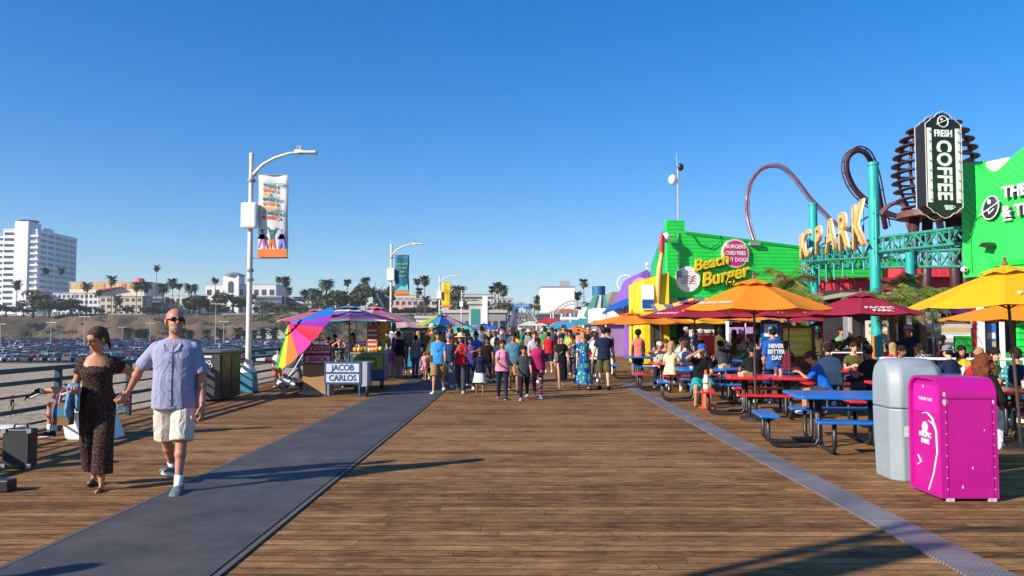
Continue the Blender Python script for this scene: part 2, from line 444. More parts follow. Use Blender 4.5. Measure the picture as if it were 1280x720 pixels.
    if bot in ('pants', 'shorts', 'jumpsuit'):
        mb = MB(); torso(mb, P); lf = g('blen', .95 if bot == 'shorts' else 2)
        wide = g('wide', 0)
        for s, k in ((1, 'R'), (-1, 'L')):
            h, kn_, a = J['h' + k], J['k' + k], J['a' + k]
            if lf <= 1: mb.cap(h, h.lerp(kn_, lf), .058 * H * ft ** .5, (.046 + wide) * H, flatb=True, n=12)
            else:
                mb.cap(h, kn_, .057 * H * ft ** .5, (.038 + wide * .6) * H, n=12); mb.cap(kn_, kn_.lerp(a, (lf - 1) * .97), (.038 + wide * .6) * H, (.028 + wide) * H, flatb=True, n=12)
        if bot == 'jumpsuit':
            torso(mb, [(t, rx + gi, ry + gi, fo) for t, rx, ry, fo in S_ if .0 <= t < .24] + [(.245, .07, .056, .002)])
            for s, k in ((1, 'R'), (-1, 'L')):
                S1 = J['s' + k]; mb.ell(S1.lerp(J['e' + k], .12) + V(-s * .004 * H, 0, 0), (.038 * H, .044 * H, .046 * H)); mb.cap(S1, S1.lerp(J['e' + k], .45), .034 * H, .041 * H, flatb=True); q1 = S1 + V(-s * .028 * H, .042 * H, -.04 * H); q2 = S1 + V(-s * .022 * H, 0, .024 * H); q3 = S1 + V(-s * .028 * H, -.045 * H, -.04 * H); mb.cap(q1, q2, .02 * H, .018 * H); mb.cap(q2, q3, .018 * H, .02 * H)
        sub({'pants': 'trousers', 'shorts': 'shorts', 'jumpsuit': 'jumpsuit'}[bot], mb, bmat, sm=2)
    elif bot in ('skirt', 'dress'):
        mb = MB(); lf = g('blen', 1.0)
        pts = []
        for k in 'RL':
            h, kn_, a = J['h' + k], J['k' + k], J['a' + k]
            pts.append([h, h.lerp(kn_, .5), h.lerp(kn_, min(1, lf)), kn_.lerp(a, max(0, lf - 1))])
        rg = []
        def ring(c, rx, ry): return [c + V(math.cos(a) * rx, math.sin(a) * ry, 0) * (1 + .03 * math.sin(a * 7)) for a in [2 * PI * q / 28 for q in range(28)]]
        rg.append(ring(hip + d * .07 * H, .078 * H * ft, .062 * H * ft))
        fl = g('flare', .02)
        for i, tt in enumerate((0, .5, 1, 1.5)):
            if i == 3 and lf <= 1: break
            a, b = pts[0][i], pts[1][i]; c = (a + b) / 2
            rg.append(ring(c, abs(a.x - b.x) / 2 + (.056 + fl * tt - .012 * (i > 0)) * H, abs(a.y - b.y) / 2 + (.062 + fl * tt - .02 * (i > 1)) * H))
        mb.rings(rg)
        if bot == 'dress': torso(mb, [(t, rx + gi * .8, ry + gi * .8, fo) for t, rx, ry, fo in S_ if .0 <= t < .26] + [(.27, .066, .05, 0)]); sleeves(mb, g('sleeve', .3), ex=.005)
        sub(bot, mb, bmat, sm=1)
    # ---- shoes
    if not g('bare'):
        sm_ = g('shoemat') or clm(g('shoe', 'white'))
        for s, k in ((1, 'R'), (-1, 'L')):
            a = J['a' + k]; fp = R(g('toe' + k, 0)); kn_ = J['k' + k]
            M = Matrix.Translation(a) @ Matrix.Rotation(-R(8) * s, 4, 'Z') @ Matrix.Rotation(-fp, 4, 'X')
            mb = MB(); out = []
            sp2 = g('footsc', 1.0)
            for y, wdt, hh in ((-.052, .014, .04), (-.043, .023, .055), (-.01, .026, .056), (.02, .026, .047), (.05, .029, .038), (.08, .03, .032), (.1, .024, .026), (.109, .013, .018)):
                rg = []
                for q in range(12):
                    an = 2 * PI * q / 12; x = math.cos(an) * wdt; z = math.sin(an)
                    z = -.042 + (hh * (.5 + .5 * z)) if z > -.5 else -.042
                    rg.append(M @ (V(x, y, z) * H * sp2))
                out.append(rg)
            mb.rings(out); mb.cur = 1
            rg = [[M @ (V(math.cos(an) * .03, .03 + math.sin(an) * .08, z) * H * sp2) for an in [2 * PI * q / 16 for q in range(16)]] for z in (-.0435, -.034)]
            mb.rings(rg)
            mb.build('shoe', [sm_, g('solemat', WHT if g('sole', 'w') == 'w' else BLK)], root, smooth=True)
            if g('socks'):
                mb = MB(); mb.cap(a + V(0, 0, -.01 * H), a.lerp(kn_, g('socks')), .021 * H, .0225 * H, flatb=True); mb.build('sock', WHT, root, smooth=True)
    else:
        for s, k in ((1, 'R'), (-1, 'L')):
            a = J['a' + k]; mb = MB()
            rg = [[a + V(math.cos(an) * .028, .032 + math.sin(an) * .075, z) * H for an in [2 * PI * q / 16 for q in range(16)]] for z in (-.053, -.046)]
            mb.rings(rg); mb.tube([a + V(-.024, .035, -.04) * H, a + V(-.01, .06, -.022) * H, a + V(.01, .06, -.022) * H, a + V(.024, .035, -.04) * H], .004 * H, 5)
            mb.build('sandal', BLK, root)
    # ---- hair & hat
    hr = g('hair', 'short'); hm = hairm(g('hairc', 'black'))
    if hr != 'bald':
        mb = MB()
        hell(mb, (0, -.011 if hr not in ('pony', 'bun') else -.0165, .025 if hr not in ('pony', 'bun') else .0245), (.0525, .0615, .052)); hell(mb, (0, -.026, -.0), (.047, .042, .042))
        if hr == 'long':
            mb.cap(hl(0, -.03, 0), hl(0, -.046, -.12), .043 * H, .036 * H)
            for s in (1, -1): mb.cap(hl(s * .036, -.015, .01), hl(s * .042, -.02, -.1), .022 * H, .017 * H)
        if hr == 'pony': mb.ell(hl(0, -.066, .018), (.018 * H,) * 3); mb.cap(hl(0, -.072, .012), hl(0, -.078, -.075), .018 * H, .009 * H)
        if hr == 'bun': mb.ell(hl(0, -.056, .05), (.026 * H,) * 3)
        if hr == 'afro': hell(mb, (0, -.015, .025), (.066, .07, .064))
        if hr == 'curly':
            rr = random.Random(3)
            for q in range(60):
                a_ = rr.uniform(0, 2 * PI); zz = rr.uniform(-.14, .05); rad = .056 + rr.uniform(-.006, .012) - max(0, zz) * .5
                y_ = math.sin(a_) * rad - .02
                if y_ > .03 and zz < .035: continue
                mb.ell(hl(math.cos(a_) * rad, y_, zz), (.02 * H,) * 3, nu=8, nv=5)
            mb.cap(hl(0, -.03, 0), hl(0, -.05, -.12), .05 * H, .05 * H)
        if g('fringe'): hell(mb, (0, .03, .04), (.035, .02, .014))
        q = fuse(mb, min(voxel, .012), 2, 'hair'); link('hair', q, hm, root)
    hat = g('hat')
    if hat:
        mb = MB(); hatm = clm(g('hatc', 'navy'))
        if hat == 'cap':
            hell(mb, (0, -.006, .034), (.053, .062, .042)); br = g('brim', 1)
            mb.cap(hl(-.02, .045 * br - .01, .03), hl(-.018, .085 * br - .01, .024), .008 * H, .006 * H); mb.cap(hl(.02, .045 * br - .01, .03), hl(.018, .085 * br - .01, .024), .008 * H, .006 * H)
            mb.cap(hl(0, .045 * br - .01, .032), hl(0, .092 * br - .01, .024), .011 * H, .008 * H)
            q = fuse(mb, .01, 1, 'cap'); link('cap', q, hatm, root)
        else:
            br = .1 if hat == 'sunhat' else .074
            out = []
            for rr_, z in ((br, .018), (br * .98, .024), (.055, .034), (.052, .06), (.044, .078), (.02, .086)):
                out.append([hl(math.cos(a_) * rr_, math.sin(a_) * rr_ * 1.08 - .005, z) for a_ in [2 * PI * q / 20 for q in range(20)]])
            mb.rings(out); mb.build('hat', hatm, root, smooth='auto')
    if g('glasses'):
        mb = MB()
        for s in (1, -1):
            hell(mb, (s * .02, .049, .004), (.0155, .007, .0105), nu=10, nv=6); mb.tube([hl(s * .034, .045, .007), hl(s * .047, -.002, .006)], .0022 * H, 5)
        mb.tube([hl(-.012, .054, .009), hl(.012, .054, .009)], .0022 * H, 5)
        mb.build('sunglasses', mat('dark_lens', (.008, .008, .01), rough=.12), root, smooth=True)
    if g('beard'):
        mb = MB(); hell(mb, (0, .018, -.04), (.034, .0355, .0255))
        hell(mb, (0, .036, -.05), (.018, .0155, .0125))
        q = fuse(mb, .006, 2, 'beard'); link('beard', q, hairm(g('beard')), root)
    if g('pack'):
        mb = MB(); c = hip + d * .18 * H - f0 * .105 * H
        mb.ell(c, (.075 * H, .045 * H, .11 * H)); q = fuse(mb, .016, 2, 'backpack')
        mb = MB()
        for s in (1, -1):
            S = J['s' + ('R' if s > 0 else 'L')]
            mb.tube([c + V(s * .05 * H, 0, .08 * H), S + V(-s * .035 * H, 0, .045 * H), S + V(-s * .035 * H, .055 * H, 0), hip + d * .15 * H + f0 * .085 * H + V(s * .07 * H, 0, 0), c + V(s * .06 * H, .02 * H, -.06 * H)], .01 * H, 6)
        add_geo(q, mb); link('backpack', q, clm(g('pack')), root)
    if g('bag'):
        mb = MB(); c = hip + V(.1 * H, .02 * H, .03 * H); mb.box(c, (.05 * H, .12 * H, .1 * H))
        mb.tube([c + V(0, .0, .05 * H), hip + d * .15 * H + f0 * .085 * H, J['sL'] + V(.04 * H, .02 * H, .04 * H), hip + d * .18 * H - f0 * .08 * H, c + V(0, -.05 * H, .04 * H)], .008 * H, 5)
        mb.build('shoulder_bag', clm(g('bag')), root, smooth='auto')
    root['_J'] = 0; del root['_J']
    return root, J, hl
HAZE = .00015
# ================================================================= setting
def newmat(name):
    m = bpy.data.materials.new(name); m.use_nodes = True
    return m, m.node_tree.nodes, m.node_tree.links, m.node_tree.nodes['Principled BSDF']

def mth(N, L, op, a, b=None, c=None):
    n = N.new('ShaderNodeMath'); n.operation = op
    for i, x in enumerate((a, b, c)):
        if x is None: continue
        if hasattr(x, 'is_output') or hasattr(x, 'links'): L.new(x, n.inputs[i])
        else: n.inputs[i].default_value = x
    return n.outputs[0]

def deck_material():
    m, N, L, b = newmat('deck_planks')
    tc = N.new('ShaderNodeTexCoord'); s = N.new('ShaderNodeSeparateXYZ'); L.new(tc.outputs['Object'], s.inputs[0])
    X, Y = s.outputs['X'], s.outputs['Y']
    # slight waviness
    nw = N.new('ShaderNodeTexNoise'); nw.inputs['Scale'].default_value = .25; L.new(tc.outputs['Object'], nw.inputs['Vector'])
    Yw = mth(N, L, 'ADD', Y, mth(N, L, 'MULTIPLY', nw.outputs['Fac'], .05))
    yr = mth(N, L, 'DIVIDE', Yw, .148); row = mth(N, L, 'FLOOR', yr); fy = mth(N, L, 'FRACT', yr)
    wn = N.new('ShaderNodeTexWhiteNoise'); wn.noise_dimensions = '1D'; L.new(row, wn.inputs['W'])
    xs = mth(N, L, 'DIVIDE', mth(N, L, 'ADD', X, mth(N, L, 'MULTIPLY', wn.outputs['Value'], 37.0)), 4.9)
    seg = mth(N, L, 'FLOOR', xs); fx = mth(N, L, 'FRACT', xs)
    cb = N.new('ShaderNodeCombineXYZ'); L.new(row, cb.inputs[0]); L.new(seg, cb.inputs[1])
    w2 = N.new('ShaderNodeTexWhiteNoise'); w2.noise_dimensions = '3D'; L.new(cb.outputs[0], w2.inputs['Vector'])
    # grain, offset per board
    cv = N.new('ShaderNodeCombineXYZ'); L.new(mth(N, L, 'ADD', mth(N, L, 'MULTIPLY', X, 1.1), mth(N, L, 'MULTIPLY', w2.outputs['Value'], 60)), cv.inputs[0])
    L.new(mth(N, L, 'MULTIPLY', Yw, 26), cv.inputs[1]); L.new(w2.outputs['Value'], cv.inputs[2])
    g = N.new('ShaderNodeTexNoise'); g.inputs['Scale'].default_value = 1.6; g.inputs['Detail'].default_value = 8; g.inputs['Roughness'].default_value = .7; L.new(cv.outputs[0], g.inputs['Vector'])
    # blotches (wear / damp)
    bl = N.new('ShaderNodeTexNoise'); bl.inputs['Scale'].default_value = .55; bl.inputs['Detail'].default_value = 7; bl.inputs['Roughness'].default_value = .7; L.new(tc.outputs['Object'], bl.inputs['Vector'])
    b2 = N.new('ShaderNodeTexNoise'); b2.inputs['Scale'].default_value = 5; b2.inputs['Detail'].default_value = 8; b2.inputs['Roughness'].default_value = .75
    mp = N.new('ShaderNodeMapping'); mp.inputs['Scale'].default_value = (.6, 1.6, 1); L.new(tc.outputs['Object'], mp.inputs[0]); L.new(mp.outputs[0], b2.inputs['Vector'])
    t = mth(N, L, 'ADD', mth(N, L, 'MULTIPLY', w2.outputs['Value'], .30), mth(N, L, 'MULTIPLY', mth(N, L, 'SUBTRACT', g.outputs['Fac'], .5), .8))
    t = mth(N, L, 'ADD', t, mth(N, L, 'MULTIPLY', mth(N, L, 'SUBTRACT', bl.outputs['Fac'], .5), .8))
    t = mth(N, L, 'ADD', t, mth(N, L, 'MULTIPLY', mth(N, L, 'SUBTRACT', b2.outputs['Fac'], .5), 1.3))
    fs_ = N.new('ShaderNodeTexNoise'); fs_.inputs['Scale'].default_value = 1; fs_.inputs['Detail'].default_value = 5; fs_.inputs['Roughness'].default_value = .8
    fm_ = N.new('ShaderNodeMapping'); fm_.inputs['Scale'].default_value = (5, 60, 1); L.new(tc.outputs['Object'], fm_.inputs[0]); L.new(fm_.outputs[0], fs_.inputs['Vector'])
    t = mth(N, L, 'ADD', t, mth(N, L, 'MULTIPLY', mth(N, L, 'SUBTRACT', fs_.outputs['Fac'], .5), 1.0))
    t = mth(N, L, 'ADD', t, .2)
    cr = N.new('ShaderNodeValToRGB'); L.new(t, cr.inputs[0]); e = cr.color_ramp.elements
    e[0].position = -.0; e[0].color = (.055, .026, .01, 1); e[1].position = 1; e[1].color = (.6, .37, .165, 1)
    for p, c in ((.2, (.155, .073, .027)), (.4, (.24, .126, .05)), (.62, (.345, .19, .08)), (.85, (.47, .278, .12))):
        q = cr.color_ramp.elements.new(p); q.color = (*c, 1)
    # dark knots and scars, elongated
    kv = N.new('ShaderNodeMapping'); kv.inputs['Scale'].default_value = (3.2, 11, 1); L.new(tc.outputs['Object'], kv.inputs[0])
    k = N.new('ShaderNodeTexVoronoi'); k.inputs['Scale'].default_value = 1; L.new(kv.outputs[0], k.inputs['Vector'])
    kk = N.new('ShaderNodeMapRange'); kk.inputs[1].default_value = .05; kk.inputs[2].default_value = .2; kk.inputs[3].default_value = .62; kk.inputs[4].default_value = 0; L.new(k.outputs['Distance'], kk.inputs[0])
    ks = mth(N, L, 'MULTIPLY', kk.outputs[0], mth(N, L, 'GREATER_THAN', mth(N, L, 'FRACT', mth(N, L, 'MULTIPLY', k.outputs['Color'], 7.3)), .45))
    mx = N.new('ShaderNodeMix'); mx.data_type = 'RGBA'; L.new(ks, mx.inputs[0]); L.new(cr.outputs[0], mx.inputs[6]); mx.inputs[7].default_value = (.035, .022, .014, 1)
    # short dark flecks and stains
    fk = N.new('ShaderNodeTexNoise'); fk.inputs['Scale'].default_value = 1; fk.inputs['Detail'].default_value = 6; fk.inputs['Roughness'].default_value = .75
    fq = N.new('ShaderNodeMapping'); fq.inputs['Scale'].default_value = (4.5, 14, 1); L.new(tc.outputs['Object'], fq.inputs[0]); L.new(fq.outputs[0], fk.inputs['Vector'])
    fr_ = N.new('ShaderNodeMapRange'); fr_.inputs[1].default_value = .585; fr_.inputs[2].default_value = .63; fr_.inputs[4].default_value = .72; L.new(fk.outputs['Fac'], fr_.inputs[0])
    m0 = N.new('ShaderNodeMix'); m0.data_type = 'RGBA'; L.new(fr_.outputs[0], m0.inputs[0]); L.new(mx.outputs[2], m0.inputs[6]); m0.inputs[7].default_value = (.068, .048, .037, 1)
    gm = N.new('ShaderNodeTexVoronoi'); gm.inputs['Scale'].default_value = 1.7; L.new(tc.outputs['Object'], gm.inputs['Vector'])
    m1 = N.new('ShaderNodeMix'); m1.data_type = 'RGBA'; L.new(mth(N, L, 'MULTIPLY', mth(N, L, 'LESS_THAN', gm.outputs['Distance'], .03), .7), m1.inputs[0]); L.new(m0.outputs[2], m1.inputs[6]); m1.inputs[7].default_value = (.04, .035, .03, 1)
    k3 = N.new('ShaderNodeTexNoise'); k3.inputs['Scale'].default_value = 1; k3.inputs['Detail'].default_value = 3; k4 = N.new('ShaderNodeMapping'); k4.inputs['Scale'].default_value = (13, 42, 1); L.new(tc.outputs['Object'], k4.inputs[0]); L.new(k4.outputs[0], k3.inputs['Vector'])
    k5 = N.new('ShaderNodeMapRange'); k5.inputs[1].default_value = .64; k5.inputs[2].default_value = .67; k5.inputs[4].default_value = .9; L.new(k3.outputs['Fac'], k5.inputs[0])
    m9 = N.new('ShaderNodeMix'); m9.data_type = 'RGBA'; L.new(k5.outputs[0], m9.inputs[0]); L.new(m1.outputs[2], m9.inputs[6]); m9.inputs[7].default_value = (.04, .028, .02, 1)
    mx = m9
    # pale chips
    cn = N.new('ShaderNodeTexNoise'); cn.inputs['Scale'].default_value = 1; cn.inputs['Detail'].default_value = 4
    cm = N.new('ShaderNodeMapping'); cm.inputs['Scale'].default_value = (7, 26, 1); L.new(tc.outputs['Object'], cm.inputs[0]); L.new(cm.outputs[0], cn.inputs['Vector'])
    cc = N.new('ShaderNodeMapRange'); cc.inputs[1].default_value = .66; cc.inputs[2].default_value = .74; cc.inputs[4].default_value = .75; L.new(cn.outputs['Fac'], cc.inputs[0])
    m2 = N.new('ShaderNodeMix'); m2.data_type = 'RGBA'; L.new(cc.outputs[0], m2.inputs[0]); L.new(mx.outputs[2], m2.inputs[6]); m2.inputs[7].default_value = (.38, .27, .17, 1)
    # gaps
    gy = mth(N, L, 'MINIMUM', fy, mth(N, L, 'SUBTRACT', 1, fy)); gx = mth(N, L, 'MULTIPLY', mth(N, L, 'MINIMUM', fx, mth(N, L, 'SUBTRACT', 1, fx)), 75)
    gp_ = mth(N, L, 'MINIMUM', gy, gx)
    gr = N.new('ShaderNodeMapRange'); gr.inputs[1].default_value = .02; gr.inputs[2].default_value = .07; L.new(gp_, gr.inputs[0])
    m3 = N.new('ShaderNodeMix'); m3.data_type = 'RGBA'; L.new(gr.outputs[0], m3.inputs[0]); m3.inputs[6].default_value = (.075, .045, .025, 1); L.new(m2.outputs[2], m3.inputs[7])
    L.new(m3.outputs[2], b.inputs['Base Color'])
    h = mth(N, L, 'ADD', mth(N, L, 'MULTIPLY', gr.outputs[0], 1.0), mth(N, L, 'MULTIPLY', g.outputs['Fac'], .55))
    h = mth(N, L, 'ADD', h, mth(N, L, 'MULTIPLY', w2.outputs['Value'], .4)); h = mth(N, L, 'SUBTRACT', h, mth(N, L, 'MULTIPLY', ks, .5))
    bp = N.new('ShaderNodeBump'); bp.inputs['Strength'].default_value = .9; bp.inputs['Distance'].default_value = .008; L.new(h, bp.inputs['Height']); L.new(bp.outputs[0], b.inputs['Normal'])
    b.inputs['Roughness'].default_value = .8; b.inputs['Specular IOR Level'].default_value = .12
    return m

def sheet(name, x0, x1, y0, y1, z, m, th=None):
    mb = MB()
    if th: mb.bx(x0, x1, y0, y1, z - th, z)
    else: mb.add([(x0, y0, z), (x1, y0, z), (x1, y1, z), (x0, y1, z)], [(0, 1, 2, 3)])
    return mb.build(name, m)

DECK_X0 = -7.75
struct(sheet('pier_deck', DECK_X0, 60, -14, 162, 0, deck_material(), .45))
# pier edge fascia and piles under it
mb = MB()
mb.bx(DECK_X0 - .12, DECK_X0, -14, 162, -.7, .02)
o = mb.build('deck_edge', mat('old_timber', (.13, .085, .055), .8, .3, 2, .6)); struct(o)

# grey mat walkway
m, N, L, b = newmat('grey_mat')
tc = N.new('ShaderNodeTexCoord'); s = N.new('ShaderNodeSeparateXYZ'); L.new(tc.outputs['Object'], s.inputs[0])
n1 = N.new('ShaderNodeTexNoise'); n1.inputs['Scale'].default_value = 1.3; n1.inputs['Detail'].default_value = 12; n1.inputs['Roughness'].default_value = .78; L.new(tc.outputs['Object'], n1.inputs['Vector'])
cr = N.new('ShaderNodeValToRGB'); L.new(n1.outputs['Fac'], cr.inputs[0]); cr.color_ramp.elements[0].position = .3; cr.color_ramp.elements[0].color = (.038, .036, .038, 1); cr.color_ramp.elements[1].position = .72; cr.color_ramp.elements[1].color = (.1, .094, .097, 1)
vr = N.new('ShaderNodeTexVoronoi'); vr.inputs['Scale'].default_value = 2.3; L.new(tc.outputs['Object'], vr.inputs['Vector'])
sp = mth(N, L, 'LESS_THAN', vr.outputs['Distance'], .022)
mx = N.new('ShaderNodeMix'); mx.data_type = 'RGBA'; L.new(mth(N, L, 'MULTIPLY', sp, .6), mx.inputs[0]); L.new(cr.outputs[0], mx.inputs[6]); mx.inputs[7].default_value = (.4, .4, .38, 1)
L.new(mx.outputs[2], b.inputs['Base Color'])
fx = mth(N, L, 'FRACT', mth(N, L, 'MULTIPLY', s.outputs['X'], 40)); n2 = N.new('ShaderNodeTexNoise'); n2.inputs['Scale'].default_value = 3.5; L.new(tc.outputs['Object'], n2.inputs['Vector'])
bp = N.new('ShaderNodeBump'); bp.inputs['Strength'].default_value = .5; bp.inputs['Distance'].default_value = .012
L.new(mth(N, L, 'ADD', mth(N, L, 'MULTIPLY', fx, .12), n2.outputs['Fac']), bp.inputs['Height']); L.new(bp.outputs[0], b.inputs['Normal'])
b.inputs['Roughness'].default_value = .62; b.inputs['Specular IOR Level'].default_value = .22
GREYMAT = m
mb = MB(); y = -4.5
while y < 46:
    mb.bx(-3.53 + rnd.uniform(-.012, .012), -2.05 + rnd.uniform(-.012, .012), y, y + 4.87, .004, .022); y += 4.9
struct(mb.build('walkway', GREYMAT, bevel=.004))
mb = MB(); 
mb.bx(-2.045, -2.0, -4.5, 46, .002, .015); mb.bx(-3.6, -3.55, -4.5, 46, .002, .015)
mb.bx(-3.5, -2.07, 15.25, 15.31, .0225, .026)
struct(mb.build('walkway_edge', mat('mat_edge_metal', (.1, .08, .07), .6)))
# ribbed cable cover on the right
m, N, L, b = newmat('ribbed_cover')
tc = N.new('ShaderNodeTexCoord'); s = N.new('ShaderNodeSeparateXYZ'); L.new(tc.outputs['Object'], s.inputs[0])
fy = mth(N, L, 'FRACT', mth(N, L, 'MULTIPLY', s.outputs['Y'], 22)); fx = mth(N, L, 'FRACT', mth(N, L, 'MULTIPLY', s.outputs['X'], 26))
slot = mth(N, L, 'MULTIPLY', mth(N, L, 'LESS_THAN', fy, .45), mth(N, L, 'GREATER_THAN', fx, .28))
nz = N.new('ShaderNodeTexNoise'); nz.inputs['Scale'].default_value = 2.4; nz.inputs['Detail'].default_value = 7; L.new(tc.outputs['Object'], nz.inputs['Vector'])
cr = N.new('ShaderNodeValToRGB'); L.new(nz.outputs['Fac'], cr.inputs[0]); cr.color_ramp.elements[0].position = .35; cr.color_ramp.elements[0].color = (.13, .12, .13, 1); cr.color_ramp.elements[1].position = .7; cr.color_ramp.elements[1].color = (.25, .235, .24, 1)
mx = N.new('ShaderNodeMix'); mx.data_type = 'RGBA'; L.new(mth(N, L, 'MULTIPLY', slot, .75), mx.inputs[0]); L.new(cr.outputs[0], mx.inputs[6]); mx.inputs[7].default_value = (.05, .045, .05, 1)
L.new(mx.outputs[2], b.inputs['Base Color']); bp = N.new('ShaderNodeBump'); bp.inputs['Strength'].default_value = .7; bp.inputs['Distance'].default_value = .006; bp.invert = True
L.new(slot, bp.inputs['Height']); L.new(bp.outputs[0], b.inputs['Normal']); b.inputs['Roughness'].default_value = .5
mb = MB(); y = -4.5
while y < 24:
    mb.bx(2.95, 3.29, y, y + 1.42, .002, .02); y += 1.43
mb.bx(2.95, 4.6, 24.05, 24.35, .002, .02)
struct(mb.build('trench_cover', m, bevel=.003))

# ---------------------------------------------------------------- railing
TEALP = mat('teal_rail_paint', hx('#1f4a5c', .65), .5, .2, 5)
RWOOD = mat('rail_timber', hx('#5a4a42', .75), .75, .25, 3, .5)
rt = thing('pier_railing', 'long teal and timber railing with horizontal bars along the left edge of the pier', 'railing', (-7.5, 0, 0))
mb = MB(); mb.bx(-.05, .05, -9, 62, .99, 1.06); mb.build('handrail', TEALP, rt, bevel=.01)
for z in (.2, .42, .64, .84):
    mb = MB()
    if z in (.42, .84): mb.bx(-.03, .03, -9, 62, z - .03, z + .03)
    else: mb.cyl((0, -9, z), (0, 62, z), .018)
    mb.build('rail', TEALP if z in (.84, .42) else RWOOD, rt)
for i in range(30):
    y = -8.2 + i * 2.35
    mb = MB(); mb.bx(-.045, .045, y - .045, y + .045, .004, .99); mb.build('post', TEALP, rt, bevel=.006)

# ---------------------------------------------------------------- sand, car park, bluff
m, N, L, b = newmat('sand')
tc = N.new('ShaderNodeTexCoord'); nz = N.new('ShaderNodeTexNoise'); nz.inputs['Scale'].default_value = .35; nz.inputs['Detail'].default_value = 9; nz.inputs['Roughness'].default_value = .7
mp = N.new('ShaderNodeMapping'); mp.inputs['Scale'].default_value = (.5, 1.8, 1); L.new(tc.outputs['Object'], mp.inputs[0]); L.new(mp.outputs[0], nz.inputs['Vector'])
cr = N.new('ShaderNodeValToRGB'); L.new(nz.outputs['Fac'], cr.inputs[0]); cr.color_ramp.elements[0].position = .3; cr.color_ramp.elements[0].color = (.24, .19, .135, 1); cr.color_ramp.elements[1].position = .7; cr.color_ramp.elements[1].color = (.42, .345, .26, 1)
L.new(cr.outputs[0], b.inputs['Base Color']); b.inputs['Roughness'].default_value = .95; b.inputs['Specular IOR Level'].default_value = .1
n2 = N.new('ShaderNodeTexNoise'); n2.inputs['Scale'].default_value = 1.4; n2.inputs['Detail'].default_value = 6; L.new(tc.outputs['Object'], n2.inputs['Vector'])
bp = N.new('ShaderNodeBump'); bp.inputs['Strength'].default_value = 1; bp.inputs['Distance'].default_value = .25; L.new(n2.outputs['Fac'], bp.inputs['Height']); L.new(bp.outputs[0], b.inputs['Normal'])
struct(sheet('beach_sand', -1500, 1500, -300, 520, -5, m))
struct(sheet('car_park', -420, -14, 153, 440, -4.98, mat('asphalt', (.075, .075, .08), .85, .25, .05)))

def edge(x):      # Y of the bluff crest as a function of x
    return 480 + 14 * math.sin(x * .021 + 1) + 8 * math.sin(x * .058) + (18 if x < -290 else 0)
def hgt(x, y):
    t = (y - (edge(x) - 34)) / 34.0
    n = noise.noise(Vector((x * .06, y * .06, 1.3))) * .22 + noise.noise(Vector((x * .17, y * .1, 4.3))) * .12
    t2 = max(0, min(1, t + n * (1 if -.1 < t < .95 else 0)))
    h = -5.15 + 15.3 * (t2 * t2 * (3 - 2 * t2)) ** .85
    return h if y < 560 else 10.15
xs = [-900, -700, -560] + [-480 + i * 3 for i in range(0, 168)] + [60, 140, 300, 600, 900]
ys = [436 + i * 2.2 for i in range(30)] + [510, 540, 600, 800, 1300, 2600]
mb = MB(); vsx = [(x, y, hgt(x, y) if x < 24 else (hgt(x, y) if y > 400 else -5)) for y in ys for x in xs]
nx = len(xs); mb.add(vsx, [(j * nx + i, j * nx + i + 1, (j + 1) * nx + i + 1, (j + 1) * nx + i) for j in range(len(ys) - 1) for i in range(nx - 1)])
m, N, L, b = newmat('bluff_earth')
tc = N.new('ShaderNodeTexCoord'); nz = N.new('ShaderNodeTexNoise'); nz.inputs['Scale'].default_value = .06; nz.inputs['Detail'].default_value = 10; nz.inputs['Roughness'].default_value = .72; L.new(tc.outputs['Object'], nz.inputs['Vector'])
cr = N.new('ShaderNodeValToRGB'); L.new(nz.outputs['Fac'], cr.inputs[0]); e = cr.color_ramp.elements
e[0].position = .33; e[0].color = (.025, .025, .013, 1); e[1].position = .7; e[1].color = (.15, .092, .052, 1)
q = e.new(.43); q.color = (.05, .043, .025, 1); q = e.new(.52); q.color = (.11, .07, .04, 1)
L.new(cr.outputs[0], b.inputs['Base Color']); b.inputs['Roughness'].default_value = .95
bp = N.new('ShaderNodeBump'); bp.inputs['Distance'].default_value = 1.2; L.new(nz.outputs['Fac'], bp.inputs['Height']); L.new(bp.outputs[0], b.inputs['Normal'])
struct(mb.build('bluff', m, smooth=True))
# park road / promenade rail along the crest
mb = MB(); xx = -470; 
while xx < -20:
    mb.bx(xx, xx + 5.8, edge(xx) + 1.5, edge(xx) + 1.9, hgt(xx, edge(xx) + 1.6) - .4, 11.0); xx += 6
o = mb.build('clifftop_wall', mat('pale_concrete', (.24, .22, .2), .8, .2, .4)); tag(o, 'low pale wall running along the crest of the brown bluff', 'wall')
# coast road strip at foot
struct(sheet('coast_road', -420, 14, 441, 452, -4.9, mat('pale_road', (.2, .19, .18), .9, .2, .05)))

